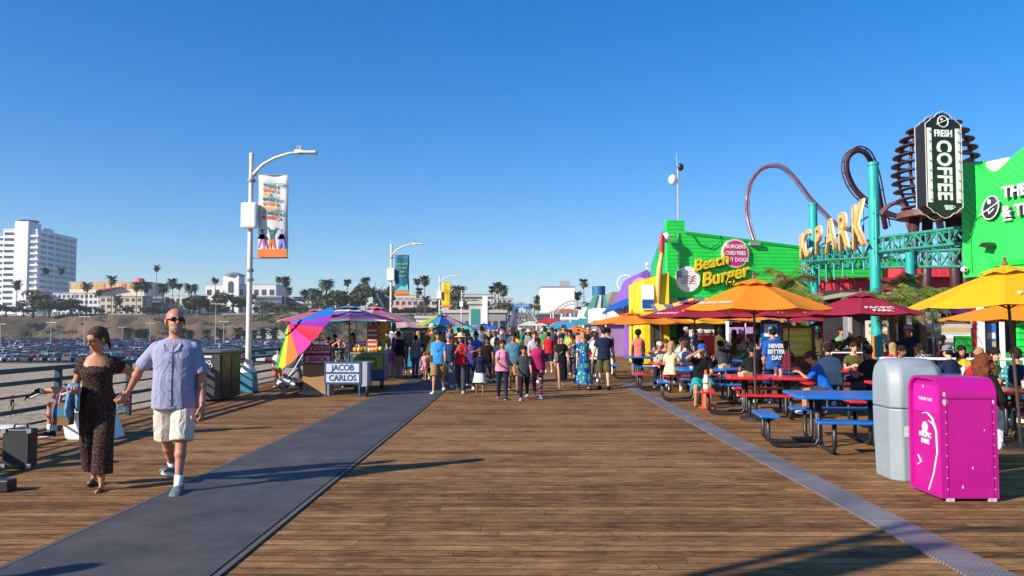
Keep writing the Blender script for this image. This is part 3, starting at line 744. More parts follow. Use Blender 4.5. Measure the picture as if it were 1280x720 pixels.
# ramp rising to the street arch
mb = MB()
mb.add([(-6, 162, -.02), (5, 162, -.02), (5, 408, 9.9), (-6, 408, 9.9), (-6, 162, -6), (5, 162, -6), (5, 408, -6), (-6, 408, -6), (-6, 520, 10.2), (5, 520, 10.2)],
       [(0, 1, 2, 3), (1, 0, 4, 5), (0, 3, 7, 4), (2, 1, 5, 6), (3, 2, 9, 8)])
struct(mb.build('road_ramp', mat('ramp_asphalt', (.17, .155, .145), .85, .2, .06)))
mb = MB()
mb.add([(-2.9, 162, .06), (-1.2, 162, .06), (-1.2, 408, 10.0), (-2.9, 408, 10.0)], [(0, 1, 2, 3)])
struct(mb.build('road_lane', mat('dark_lane', (.05, .05, .055), .8, .2, .06)))
for sx_ in (-6, 5):
    mb = MB(); mb.add([(sx_ - .15, 162, 0), (sx_ + .15, 162, 0), (sx_ + .15, 408, 9.9), (sx_ - .15, 408, 9.9), (sx_ - .15, 162, 1.1), (sx_ + .15, 162, 1.1), (sx_ + .15, 408, 11), (sx_ - .15, 408, 11)],
            [(0, 3, 2, 1), (4, 5, 6, 7), (0, 1, 5, 4), (1, 2, 6, 5), (2, 3, 7, 6), (3, 0, 4, 7)])
    o = mb.build('ramp_parapet', mat('pale_concrete', (.36, .34, .31)), None)
    tag(o, 'pale parapet on the %s side of the ramp climbing to the blue arch' % ('left' if sx_ < 0 else 'right'), 'wall', 'parapets of the ramp')

# ---------------------------------------------------------------- cars
def car_mesh(kind):
    mb = MB()
    if kind == 'sedan': prof = [(-2.25, .32), (-2.28, .75), (-2.1, .92), (-1.45, .98), (-.85, 1.38), (.35, 1.42), (1.05, 1.02), (2.0, .86), (2.25, .68), (2.25, .32)]; roof = 4
    elif kind == 'suv': prof = [(-2.25, .38), (-2.3, 1.0), (-2.1, 1.1), (-1.9, 1.65), (.35, 1.7), (1.0, 1.14), (2.05, 1.0), (2.3, .75), (2.3, .38)]; roof = 3
    else: prof = [(-2.4, .35), (-2.42, 1.6), (-2.2, 1.95), (1.1, 1.95), (1.75, 1.15), (2.35, 1.0), (2.45, .7), (2.45, .35)]; roof = 2
    def ring(x, k, zc): return [Vector((x, y, z)) if z < 1.0 else Vector((x * (1 - (z - .95) * k), y, z)) for y, z in prof]
    mb.rings([ring(-.88, .3, 0), ring(-.9, .28, 0), ring(.9, .28, 0), ring(.88, .3, 0)])
    mb.cur = 1
    zt = max(z for y, z in prof); g0 = (.95 if kind == 'sedan' else 1.1)
    yy = [p for p in prof if p[1] > g0 - .1]
    y0 = min(p[0] for p in prof if p[1] > zt - .1); y1 = max(p[0] for p in prof if p[1] > zt - .1)
    for s in (-1, 1):
        k = .28
        def P(y, z, o=.012): return (s * (.9 * (1 - max(0, z - .95) * k) + o), y, z)
        mb.add([P(y0 - .25, g0 + .06), P(y1 + .45, g0 + .06), P(y1 - .02, zt - .1), P(y0 + .1, zt - .1)], [(0, 1, 2, 3)])
        for wy in (-1.4, 1.4): mb.cyl((s * .7, wy, .33), (s * .93, wy, .33), .33, n=12)
    # windscreens
    fr = [p for p in prof if p[0] > y1 - .01][:2]; bk = [p for p in prof if p[0] < y0 + .01][-2:]
    for (a, c) in ((fr[0], fr[1]), (bk[-1], bk[0])):
        vv = []
        dy, dz = c[0] - a[0], c[1] - a[1]; L_ = math.hypot(dy, dz); ny, nz_ = -dz / L_, dy / L_
        if nz_ < 0: ny, nz_ = -ny, -nz_
        for t, q in ((.1, -1), (.1, 1), (.9, 1), (.9, -1)):
            y, z = a[0] + dy * t, a[1] + dz * t; vv.append((q * .74 * (1 - max(0, z - .95) * .28), y + ny * .015, z + nz_ * .015))
        mb.add(vv, [(0, 1, 2, 3)])
    mb.cur = 2
    for s in (-.62, .62): mb.box((s, 2.27 if kind != 'van' else 2.44, .68), (.34, .04, .14))
    return mb.mesh('parked_car')
GL = mat('car_glass', (.01, .012, .015), rough=.08, var=.05); LAMP = mat('lamp_lens', (.6, .6, .58), .2)
CARC = {'white': (.62, .62, .62), 'black': (.012, .012, .014), 'silver': (.3, .31, .32), 'dark grey': (.06, .062, .066), 'blue': (.03, .07, .2), 'red': (.3, .02, .02), 'grey': (.15, .155, .16), 'navy': (.015, .025, .07)}
CP = {k: mat('car_paint_' + k.replace(' ', '_'), c, rough=.25, var=.04, metal=.2, coat=.5) for k, c in CARC.items()}
car_me = {k: car_mesh(k) for k in ('sedan', 'suv', 'van')}
for k in car_me:
    for mm in (CP['white'], GL, LAMP): car_me[k].materials.append(mm)
rows = [160, 166.5, 181, 187.5, 203, 209.5, 226, 232.5, 250, 257, 275, 282]
ncar = 0; wt = ['white'] * 6 + ['black'] * 5 + ['silver'] * 4 + ['dark grey'] * 5 + ['grey'] * 4 + ['blue', 'blue', 'red', 'navy', 'navy']
def put_car(x, y, rz, kind, c, label, group):
    o = bpy.data.objects.new('parked_car', car_me[kind]); COL.objects.link(o); o.location = (x, y, -4.975); o.rotation_euler = (0, 0, rz)
    o.material_slots[0].link = 'OBJECT'; o.material_slots[0].material = CP[c]
    tag(o, label, 'car', group); return o
rown = ['nearest', 'second', 'third', 'fourth', 'fifth', 'sixth', 'seventh', 'eighth', 'ninth', 'tenth', 'eleventh', 'twelfth']
crnd = random.Random(11)
for ri, y in enumerate(rows):
    x = -.665 * y
    step = 2.75 * (1 + .0 * ri) * (1.0 if ri < 4 else 1.25)
    while x < -.26 * y and ncar < 295:
        if crnd.random() < .86:
            kd = crnd.choice(['sedan', 'sedan', 'suv', 'suv', 'van'] if ri % 3 else ['sedan', 'suv']); c = crnd.choice(wt)
            put_car(x, y + crnd.uniform(-.3, .3), crnd.choice((0, PI)) + crnd.uniform(-.03, .03), kd, c,
                    '%s %s parked in the %s row of the beach car park' % (c, {'sedan': 'saloon car', 'suv': 'tall estate car', 'van': 'boxy van'}[kd], rown[ri]), 'cars parked in the beach car park'); ncar += 1
        x += step
# the far rows as one mass
mb = MB(); cm = list(CP.values()); cs = {k: car_me[k] for k in car_me}
for y in [300, 307, 326, 333, 352, 359, 380, 387, 408, 415]:
    x = -.66 * y
    while x < -.28 * y:
        if crnd.random() < .8:
            me = car_me[crnd.choice(['sedan', 'suv', 'van', 'suv'])]; ci = crnd.randrange(len(cm)); T = Matrix.Translation((x, y, -4.97)) @ Matrix.Rotation(crnd.choice((0, PI)), 4, 'Z')
            o_ = len(mb.v)
            for v in me.vertices: mb.v.append(T @ v.co)
            for p in me.polygons: mb.f.append([o_ + i for i in p.vertices]); mb.m.append(ci if p.material_index == 0 else (len(cm) if p.material_index == 1 else len(cm) + 1))
        x += 3.2
o = mb.build('distant_parked_cars', cm + [GL, LAMP]); tag(o, 'mass of distant cars filling the far side of the beach car park', 'cars', kind='stuff')

# ---------------------------------------------------------------- vegetation
def leafmat(name, c, v=.5, sc_=.6): return mat(name, c, rough=.7, var=v, scale=sc_, spec=.2)
FOL = leafmat('foliage_dark', (.055, .068, .026)); FOL2 = leafmat('foliage_olive', (.11, .115, .045)); PALM = leafmat('palm_leaf', (.05, .062, .025), .4); DRY = leafmat('dry_frond', (.15, .1, .055), .4)
BARK = mat('bark', (.12, .09, .065), .9, .3, 2, .5)

def crown_mesh(rx, rz, n, size, seed, lobes=7):
    r = random.Random(seed); mb = MB(); L_ = []
    for i in range(lobes):
        a = r.uniform(0, 2 * PI); q = r.uniform(.1, .8); L_.append((Vector((math.cos(a) * rx * q, math.sin(a) * rx * q, r.uniform(-.35, .45) * rz)), r.uniform(.18, .42)))
    for i in range(n):
        c, s = r.choice(L_); d = Vector((r.gauss(0, 1), r.gauss(0, 1), r.gauss(0, 1))).normalized() * (r.random() ** .3)
        p = c + Vector((d.x * rx * s, d.y * rx * s, d.z * rz * s * 1.1))
        u = Vector((r.gauss(0, 1), r.gauss(0, 1), r.gauss(0, .6))).normalized(); w_ = u.cross(Vector((r.gauss(0, 1), r.gauss(0, 1), r.gauss(0, 1)))).normalized(); z = size * r.uniform(.5, 1.2)
        mb.cur = 0 if r.random() < .65 else 1
        mb.add([p - u * z - w_ * z * .5, p + u * z * .2 - w_ * z * .7, p + u * z + w_ * z * .3, p - u * z * .1 + w_ * z * .8], [(0, 1, 2, 3)])
    return mb

def broad_tree(h, rx, rz, seed, n=1500, size=.5, label='', loc=(0, 0, 0)):
    t = thing('leafy_tree', label, 'tree', loc)
    mb = MB(); r = random.Random(seed); top = Vector((0, 0, h - rz * .9))
    mb.tube([(0, 0, -1), (r.uniform(-.2, .2), 0, h * .25), top], [h * .045, h * .035, h * .02], 8)
    for i in range(6):
        a = r.uniform(0, 2 * PI); mb.tube([top - Vector((0, 0, h * .1)), top + Vector((math.cos(a) * rx * .3, math.sin(a) * rx * .3, rz * .2)), top + Vector((math.cos(a) * rx * .6, math.sin(a) * rx * .6, rz * .7))], [h * .018, h * .012, h * .005], 6)
    mb.build('trunk', BARK, t, smooth=True)
    cb = crown_mesh(rx, rz, n, size, seed, 13)
    cb.build('crown', [FOL, FOL2], t, loc=(0, 0, h - rz))
    return t

def frond(mb, base, az, el0, L_, droop, wd, seg=7, leaf=0, r=random):
    """arched feather frond: a rib and leaflets drooping to both sides"""
    p = Vector(base); el = el0; pts = [p.copy()]
    for i in range(seg):
        el -= droop / seg; dvec = Vector((math.cos(az) * math.cos(el), math.sin(az) * math.cos(el), math.sin(el))); p = p + dvec * L_ / seg; pts.append(p.copy())
    side = Vector((-math.sin(az), math.cos(az), 0))
    if not leaf:
        for i in range(seg):
            w0 = wd * math.sin(PI * (i + .35) / (seg + .7)); w1 = wd * math.sin(PI * (i + 1.35) / (seg + .7)) if i < seg - 1 else .02
            a, b_ = pts[i], pts[i + 1]; dz = Vector((0, 0, -.45))
            for s in (-1, 1): mb.add([a, b_, b_ + side * s * w1 + dz * w1, a + side * s * w0 + dz * w0], [(0, 1, 2, 3)])
    else:
        mb.tube(pts, [.03 * L_ / 3 * (1 - i / (seg + 1)) + .004 for i in range(seg + 1)], 5)
        for i in range(leaf):
            t = (i + .8) / (leaf + .5) * seg; k = min(seg - 1, int(t)); q = pts[k].lerp(pts[k + 1], t - k); ax = (pts[k + 1] - pts[k]).normalized()
            ln = wd * (math.sin(PI * (.12 + .88 * (i / leaf)) ** .8) * .9 + .12)
            for s in (-1, 1):
                dd = (side * s + ax * .55 + Vector((0, 0, -.35 - .4 * r.random()))).normalized(); tip = q + dd * ln + Vector((0, 0, -ln * .18)); hw_ = .018 * wd / .5
                md = q + dd * ln * .55
                mb.add([q - ax * hw_ * .6, q + ax * hw_ * .6, md + ax * hw_, tip, md - ax * hw_], [(0, 1, 2, 3, 4)])

def palm(kind, h, seed, label, loc):
    t = thing('palm_tree', label, 'palm tree', loc); r = random.Random(seed)
    mb = MB(); b0 = r.uniform(-.4, .4)
    k = {'fan': (.22, .3), 'thin': (.16, .26), 'date': (.4, .5)}[kind]
    mb.tube([(0, 0, -1), (b0 * .3, 0, h * .35), (b0 * .8, 0, h * .7), (b0, 0, h)], [k[1], k[0] * 1.1, k[0], k[0] * 1.1], 8); mb.build('trunk', BARK, t, smooth=True)
    mb = MB(); nf = {'fan': 64, 'thin': 44, 'date': 84}[kind]; L_ = {'fan': 4.4, 'thin': 3.1, 'date': 6.4}[kind]
    for i in range(nf):
        el = r.uniform(-1.15, 1.35) if kind != 'date' else r.uniform(-.6, 1.3)
        frond(mb, (b0, 0, h), r.uniform(0, 2 * PI), el, L_ * r.uniform(.8, 1.1), (.5 if kind != 'date' else 1.2) + max(0, el) * .4, .6 if kind == 'date' else .8, 5)
    mb.build('crown', PALM, t)
    if kind != 'thin':
        mb = MB()
        for i in range(26): frond(mb, (b0, 0, h - .25), r.uniform(0, 2 * PI), r.uniform(-1.3, -.7), L_ * .62, .3, .4, 3)
        mb.build('dead_fronds', DRY, t)
    return t
protoP = {}
PALMS = [ # px, crown y, kind, label
 (21, 355, 'fan', 'shaggy fan palm in front of the white tower block at the far left'),
 (58, 338, 'thin', 'left of two slim palms in front of the shaded side of the white tower'),
 (76, 338, 'thin', 'right of two slim palms in front of the shaded side of the white tower'),
 (109, 357, 'fan', 'fan palm before the low grey office building left of the pink slanting roof'),
 (140, 349, 'fan', 'tall fan palm in front of the pink slanting roof on the clifftop'),
 (124, 366, 'thin', 'short slim palm beside the grey office building on the clifftop'),
 (147, 374, 'fan', 'short bushy palm before the beige building on the clifftop'),
 (171, 357, 'fan', 'fan palm just right of the beige building on the clifftop'),
 (182, 356, 'date', 'full palm in front of the orange rooftop sculpture on the clifftop'),
 (196, 334, 'thin', 'tallest slim palm rising alone above the clifftop skyline'),
 (204, 357, 'date', 'broad palm standing above the bald man on the clifftop'),
 (216, 353, 'fan', 'palm right of the broad palm above the bald man'),
 (224, 357, 'thin', 'thin palm between two bushy palms above the bald man'),
 (239, 358, 'date', 'round headed palm left of the domed white civic building'),
 (270, 350, 'thin', 'small headed palm beside the tower of the white civic building'),
 (349, 349, 'thin', 'left palm of a tall pair right of the first lamp post'),
 (357, 351, 'fan', 'right palm of a tall pair right of the first lamp post'),
 (361, 363, 'thin', 'shorter palm under the tall pair right of the first lamp post'),
 (382, 366, 'fan', 'bushy palm above the tilted rainbow umbrella, left of its neighbour'),
 (392, 364, 'date', 'broad palm directly above the tilted rainbow umbrella'),
 (408, 353, 'date', 'large round palm rising above the striped parasol'),
 (399, 367, 'fan', 'low palm tucked against the large round palm above the striped parasol'),
 (418, 368, 'fan', 'low palm among dark trees above the striped parasol'),
 (434, 352, 'thin', 'slim palm over the dark clifftop trees behind the market carts'),
 (457, 351, 'fan', 'palm on top of the dense green trees left of the second lamp post'),
 (443, 371, 'fan', 'pale low palm in front of the dense green trees behind the market carts'),
 (474, 374, 'fan', 'pale low palm at the left foot of the teal lamp banner'),
 (521, 351, 'thin', 'left palm of the pair right of the teal lamp banner'),
 (531, 350, 'fan', 'right palm of the pair right of the teal lamp banner'),
 (524, 363, 'thin', 'little palm under the pair right of the teal lamp banner'),
 (532, 374, 'fan', 'bushy palm left of the third lamp post'),
 (573, 361, 'date', 'round palm above the yellow lamp banner'),
 (589, 379, 'date', 'wide spreading palm right of the yellow lamp banner'),
 (615, 361, 'thin', 'left palm of three left of the blue street arch'),
 (623, 358, 'fan', 'middle palm of three left of the blue street arch'),
 (629, 362, 'fan', 'right palm of three left of the blue street arch'),
 (730, 353, 'thin', 'lone slim palm right of the big white box building'),
 (672, 374, 'fan', 'short palm at the left corner of the big white box building'),
 (722, 368, 'fan', 'short dark palm at the right corner of the big white box building'),
]
prnd = random.Random(5)
for i, (px, cy, kind, lab) in enumerate(PALMS):
    Y = (492 + prnd.uniform(0, 25)) if px < 500 else (455 + prnd.uniform(0, 20))
    if px > 560: Y = 440
    z0 = 10; c = at(px, cy, Y); h = c.z - z0
    if h < 3: h = 3
    key = (kind, round(h / 4))
    if key not in protoP or i < 12:
        t = palm(kind, h, i, lab, (c.x, Y, z0)); protoP[key] = (tree_of(t), h); t['group'] = 'palms on the clifftop'
    else:
        tr, h0 = protoP[key]; n = dup(tr, None, (c.x, Y, z0), prnd.uniform(0, 6.28), lab, h / h0)[0]
TREES = [(42, 376, 34, 'dark spreading tree at the foot of the white tower block'), (62, 384, 30, 'olive green tree right of the white tower block'), (88, 384, 34, 'wide tree before the low grey office building'), (8, 388, 26, 'dark bushy tree at the far left edge of the bluff'),
 (100, 388, 20, 'small dark tree before the grey office windows'), (250, 379, 32, 'dark tree behind the bald man on the clifftop'), (238, 384, 22, 'lower dark tree just left of the lamp post on the clifftop'), (292, 377, 36, 'round dome shaped dark tree left of the first lamp post'), (330, 384, 22, 'dark tree directly behind the first lamp post'),
 (425, 374, 34, 'dark clump of tree above the striped parasol'), (446, 374, 30, 'dark tree in the middle of the clifftop clump behind the carts'), (468, 368, 38, 'dense green tree standing highest behind the market carts'), (562, 374, 26, 'green tree behind the yellow lamp banner'), (490, 392, 24, 'shrubby tree at the foot of the pink hotel'), (512, 393, 24, 'dark shrubby tree in front of the pink hotel'), (365, 388, 24, 'low dark tree behind the rainbow umbrella'), (625, 385, 22, 'green tree left of the ramp'), (680, 388, 18, 'green tree right of the ramp'), (160, 389, 20, 'small round tree before the beige building'), (30, 390, 22, 'low bush under the spreading tree at the white tower'), (120, 391, 16, 'clipped shrub at the corner of the beige building'), (190, 389, 22, 'dark tree below the orange rooftop sculpture'), (215, 390, 20, 'dark tree right behind the head of the bald man'), (272, 388, 20, 'low shrubby tree between two round trees on the clifftop'), (395, 384, 26, 'dark tree over the tilted rainbow umbrella'), (408, 388, 22, 'shrubby tree left of the striped parasol'), (480, 384, 26, 'dark tree at the left end of the pink hotel'), (536, 389, 22, 'dark tree at the right end of the pink hotel'), (578, 386, 24, 'dark tree right of the yellow lamp banner'), (600, 388, 20, 'tree among the palms left of the ramp'), (640, 386, 14, 'narrow tree at the left post of the blue arch'), (668, 384, 16, 'tree at the right post of the blue arch'), (737, 386, 26, 'dark tree right of the white box building'), (345, 387, 18, 'low tree right of the first lamp post')]
protoT = []
for i in range(4): protoT.append(None)
for i, (px, cy, wpx, lab) in enumerate(TREES):
    Y = 488 if px < 540 else 430; c = at(px, cy, Y); wd = wpx * Y / 1000 * .5; k = i % 4
    hh = (c.z - 10) + wd * .62
    if protoT[k] is None: t = broad_tree(10, 7, 4.2, 40 + i, (900, 1300, 700, 1100)[k], .62, lab, (0, 0, 0)); protoT[k] = tree_of(t); t['group'] = 'leafy trees on the clifftop'; n = t
    else: n = dup(protoT[k], None, label=lab)[0]
    n.location = (c.x, Y, 9.5); n.scale = (wd / 4.6, wd / 4.6, max(.6, hh / 8.2))
# small palms and shrubs along the coast road below the bluff
mb = MB(); r = random.Random(3)
for i in range(420):
    x = r.uniform(-310, -40); y = r.uniform(434, 478); s = r.uniform(.5, 2.3); z = hgt(x, y)
    if abs(x + 215) < 60 and r.random() < .75: continue
    for q in range(int(26 * s)):
        p = Vector((x + r.gauss(0, s * .8), y + r.gauss(0, s * .6), z + abs(r.gauss(0, s * .5)))); u = Vector((r.gauss(0, 1), r.gauss(0, 1), r.gauss(0, 1))).normalized(); w_ = u.cross(Vector((r.gauss(0, 1), 1, r.gauss(0, 1)))).normalized(); mb.cur = r.choice((0, 1))
        mb.add([p - u * .5, p - w_ * .4, p + u * .5, p + w_ * .4], [(0, 1, 2, 3)])
o = mb.build('bluff_scrub', [FOL, FOL2]); tag(o, 'scrub and bushes scattered over the brown bluff face', 'scrub', kind='stuff')
ptree = None
for i, px in enumerate((158, 172, 180, 228, 238, 258, 274, 297, 306, 318, 330, 343)):
    Y = 425 + (i % 3) * 5; c = at(px, 430, Y)
    lab = 'small roadside palm below the bluff, %s along the row from the left' % ['first', 'second', 'third', 'fourth', 'fifth', 'sixth', 'seventh', 'eighth', 'ninth', 'tenth', 'eleventh', 'twelfth'][i]
    if ptree is None: t = palm('fan', 5.2, 77, lab, (c.x, Y, -5)); t['group'] = 'palms along the coast road'; ptree = tree_of(t)
    else: dup(ptree, None, (c.x, Y, -5), i, lab, .8 + .06 * (i % 4))
# car park light poles
POLEM = mat('pole_metal', (.4, .4, .4), .5)
for i, (px, y0, Y, lab) in enumerate(((64, 403, 300, 'twin headed car park light left of the woman'), (106, 396, 260, 'tall car park mast just left of the woman'), (188, 404, 330, 'car park light between the woman and the bald man'), (153, 409, 360, 'thin distant mast right of the woman'), (280, 402, 300, 'car park light left of the first lamp post'), (270, 380, 270, 'tall mast left of the first lamp post'), (1, 405, 280, 'car park light at the far left edge'))):
    c = at(px, y0, Y); t = thing('car_park_light', lab, 'light pole', (c.x, Y, -4.98), group='car park lights')
    h = c.z + 5; mb = MB(); mb.cyl((0, 0, 0), (0, 0, h), .13, .09, 8); mb.build('pole', POLEM, t)
    mb = MB(); mb.box((0, 0, h), (2.4, .1, .1)); 
    for s in (-1, 1): mb.box((s * 1.4, 0, h), (.8, .35, .16))
    mb.build('lamp_head', WHT, t)

# ---------------------------------------------------------------- far buildings
WIN = mat('far_window', (.05, .07, .1), .15, .3, .3)
def fbuild(label, px0, px1, ytop, Y, depth, col, floors=3, cols=8, base=9.5, roof=None, band=False, wcol=None, rot=0.0, win=True, name='building', cat='building', wh=.5, extra=None, ymid=None, shape=None):
    a = at(px0, ytop, Y); b_ = at(px1, ytop, Y); wd = (b_ - a).length; top = a.z
    t = thing(name, label, cat, (a.x, Y, base), rot)
    M_ = mat('wall_' + '_'.join('%02x' % int(c * 255) for c in col), col, .8, .08, .15)
    h = top - base
    mb = MB(); mb.bx(0, wd, 0, depth, -2, h); mb.build('wall', M_, t)
    mb = MB(); mb.bx(-.3, wd + .3, -.3, depth + .3, h - .02, h + .55); mb.build('roof', mat('roofm_%d' % (hash(label) % 97 if roof else 0), roof or (.4, .39, .37), .8), t)
    if win:
        fh = h / floors; vis0 = 0
        for f in range(floors):
            z0 = f * fh + fh * (1 - wh) * .55
            if band:
                mb = MB(); mb.bx(.6, wd - .6, -.08, .3, z0, z0 + fh * wh); mb.build('window_band', WIN if not wcol else mat('wband%d' % int(wcol[0] * 999), wcol, .3), t)
            else:
                cw = wd / cols; 
                for c in range(cols):
                    mb = MB(); mb.bx(c * cw + cw * .2, c * cw + cw * .8, -.08, .3, z0, z0 + fh * wh); mb.build('window', WIN if not wcol else mat('wband%d' % int(wcol[0] * 999), wcol, .3), t)
    return t, wd, h
FB = fbuild
# white tower block with balconies and stair tower
c0 = at(47, 286, 600)
t = thing('apartment_tower', 'tall white apartment tower with curved roof cap at the far left', 'building', (c0.x, 600, 9), R(4))
wm = mat('white_render', (.72, .73, .75), .7, .05, .1); H_ = c0.z - 9
mb = MB(); mb.bx(-25, 0, 0, 62, -2, H_ - 1.2); mb.build('wall', wm, t)
mb = MB(); mb.bx(-15.5, -5.5, -2.5, 16, -2, H_ + 5.5); mb.build('stair_tower', wm, t)
mb = MB(); 
for k in range(8):
    a0 = -PI * .1 + PI * 1.2 * k / 8
mb.lathe([(7.0, 0), (8.2, .3), (8.4, 1.0), (.1, 1.2)], 20, (-10.5, 5, H_ + 5.6)); mb.build('roof_cap', mat('grey_blue_cap', (.2, .24, .3), .6), t, smooth='auto')
mb = MB(); mb.bx(-25.3, .3, -.3, 62.3, H_ - 1.2, H_ - .2); mb.bx(-3, 0, 14, 24, H_ - .2, H_ + 2); mb.build('parapet', wm, t)
nfl = 15; fh = (H_ - 2) / nfl
for f in range(nfl):
    z = f * fh + fh * .35
    mb = MB()
    mb.bx(-24, -16.5, -.15, .3, z, z + fh * .45); mb.build('window_band', WIN, t)
    for k in range(5): mb = MB(); mb.bx(-.3, .15, 5 + k * 11.4, 5 + k * 11.4 + 8.8, z, z + fh * .48); mb.build('window', WIN, t)
    mb = MB(); mb.bx(-5.4, 1.6, -1.7, 4, z - fh * .32, z + fh * .02); mb.build('balcony', wm, t)
c1 = at(7.5, 295, 640)
t2 = thing('apartment_tower', 'second white apartment block cut off by the left edge of the view', 'building', (c1.x, 640, 9), R(4)); H2 = c1.z - 9
mb = MB(); mb.bx(-40, 0, 0, 40, -2, H2); mb.build('wall', wm, t2)
for f in range(14):
    z = f * H2 / 14 + 1.2; mb = MB(); mb.bx(-39, -.5, -.15, .3, z, z + 1.9); mb.build('window_band', WIN, t2)

# mall with yellow panels and pink roof
t, wd, h = FB('long cream shopping centre with yellow and orange slatted panels on the clifftop', 87, 183, 353, 575, 30, (.62, .55, .42), floors=2, cols=2, win=False)
pr = random.Random(9)
for k in range(64):
    c = pr.choice([(.65, .45, .06), (.7, .6, .3), (.7, .66, .55), (.5, .12, .06), (.68, .5, .12)]); mb = MB(); x = k * wd / 64
    mb.bx(x + .1, x + wd / 64 * .62, -.25, .2, h - 4.6, h - .6); mb.build('slat_panel', mat('slat_%d' % int(c[1] * 100), c, .6), t)
mb = MB(); a0 = wd * .38; mb.rings([[Vector((x, y, z)) for x, y, z in ((a0 + s * .1, -4, h - 9.5 + s * .33 + 1.2 * math.sin(s * .35)), (a0 + s * 1.1, 2, h - 9.4 + s * .33 + 1.2 * math.sin(s * .35)), (a0 + s * 1.1, 2, h - 6.4 + s * .2), (a0 + s * 1.1, -4, h - 6.6 + s * .2))] for s in range(0, 17, 2)]); mb.build('pink_canopy', mat('pink_roof', hx('#c73a54', .8), .5), t)
mb = MB(); mb.lathe([(2.2, 0), (4, 2.5), (3, 5), (.2, 5.6)], 10, (wd - 4, -2, h - 2.5)); mb.build('roof_sculpture', mat('coral', hx('#d8604c', .8), .6), t)
FB('low pale grey office building with dark square windows below the slatted shopping centre', 66, 128, 367, 520, 18, (.58, .58, .6), 4, 11, wh=.52)
FB('beige stucco building with arched ground floor windows on the clifftop', 125, 178, 371, 512, 14, (.5, .42, .31), 3, 7, roof=(.3, .2, .14))
FB('dark glass building behind the clifftop palms above the bald man', 178, 206, 372, 530, 20, (.22, .25, .3), 4, 4, band=True)
FB('cream low building right of the dark glass building on the clifftop', 206, 246, 370, 535, 18, (.6, .56, .48), 2, 6)
# civic building with tower
t, wd, h = FB('white civic building with a square tower and arched window', 257, 345, 356, 560, 30, (.6, .59, .56), 2, 9, wh=.35)
c = at(281, 345, 560); tx = c.x - t.location.x; th_ = c.z - 9.5
mb = MB(); mb.bx(tx, tx + 11, -3, 9, -1, th_); mb.build('tower', mat('wall_civic_tower', (.7, .69, .66), .7), t)
mb = MB(); mb.lathe([(8, 0), (8, .8), (3, 2.6), (.2, 2.9)], 8, (tx + 5.5, 3, th_)); mb.build('roof_cap', mat('grey_tile', (.2, .2, .19), .7), t)
mb = MB(); mb.prism([(tx + 3.6, th_ - 12), (tx + 7.4, th_ - 12), (tx + 7.4, th_ - 5), (tx + 6.4, th_ - 3.8), (tx + 4.6, th_ - 3.8), (tx + 3.6, th_ - 5)], -3.2, -2.8); mb.build('arched_window', WIN, t)
FB('dark blue glazed building behind the first lamp post', 318, 352, 371, 500, 14, (.12, .15, .2), 4, 5, band=True)
FB('pale building with stacked white balconies between palms above the rainbow umbrella', 352, 400, 372, 515, 16, (.55, .56, .57), 4, 7, band=True)
FB('white low building on the clifftop behind the striped parasol', 385, 420, 374, 540, 16, (.6, .6, .58), 3, 5)
FB('pink hotel with bands of dark windows right of the second lamp post', 478, 546, 374, 505, 20, (.6, .42, .38), 3, 9, wh=.45, base=5)
FB('cream building behind the pink hotel', 466, 520, 369, 560, 20, (.55, .48, .42), 2, 7)
FB('grey flat roofed building behind the third lamp post', 566, 618, 368, 520, 20, (.48, .44, .4), 3, 8, band=True, wh=.3)
FB('beige terraced building behind palms left of the ramp', 590, 640, 373, 560, 20, (.42, .38, .35), 3, 8)
FB('low brown building beside the street arch', 630, 648, 379, 540, 20, (.33, .27, .23), 3, 4)
t, wd, h = FB('big blank white box building at the end of the pier', 676, 718, 359, 420, 26, (.75, .74, .7), win=False, base=2, roof=(.2, .24, .3))
mb = MB(); mb.bx(wd * .58, wd * .88, 4, 12, h + .5, h + 3.6); mb.build('roof_plant', mat('grey_plant', (.3, .3, .32), .7), t)
FB('low rust coloured building below the white box building', 695, 722, 388, 300, 14, (.4, .22, .15), 2, 5, base=0)
FB('low dark building right of the ramp', 672, 700, 393, 260, 14, (.06, .06, .07), 1, 4, base=0, roof=(.25, .25, .25))
# mid left of the ramp: carousel building
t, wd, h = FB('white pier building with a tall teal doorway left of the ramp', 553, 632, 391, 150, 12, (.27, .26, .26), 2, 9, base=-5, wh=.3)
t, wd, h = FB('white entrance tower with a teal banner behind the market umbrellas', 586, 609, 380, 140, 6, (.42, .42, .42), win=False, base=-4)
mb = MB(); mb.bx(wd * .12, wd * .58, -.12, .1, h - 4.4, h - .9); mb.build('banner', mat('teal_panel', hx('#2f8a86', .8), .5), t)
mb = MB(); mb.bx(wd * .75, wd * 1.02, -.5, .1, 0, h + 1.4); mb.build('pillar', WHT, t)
FB('pale grey sea wall building behind the multicoloured umbrella', 520, 560, 398, 160, 12, (.5, .49, .47), 1, 6, base=-5, wh=.3)
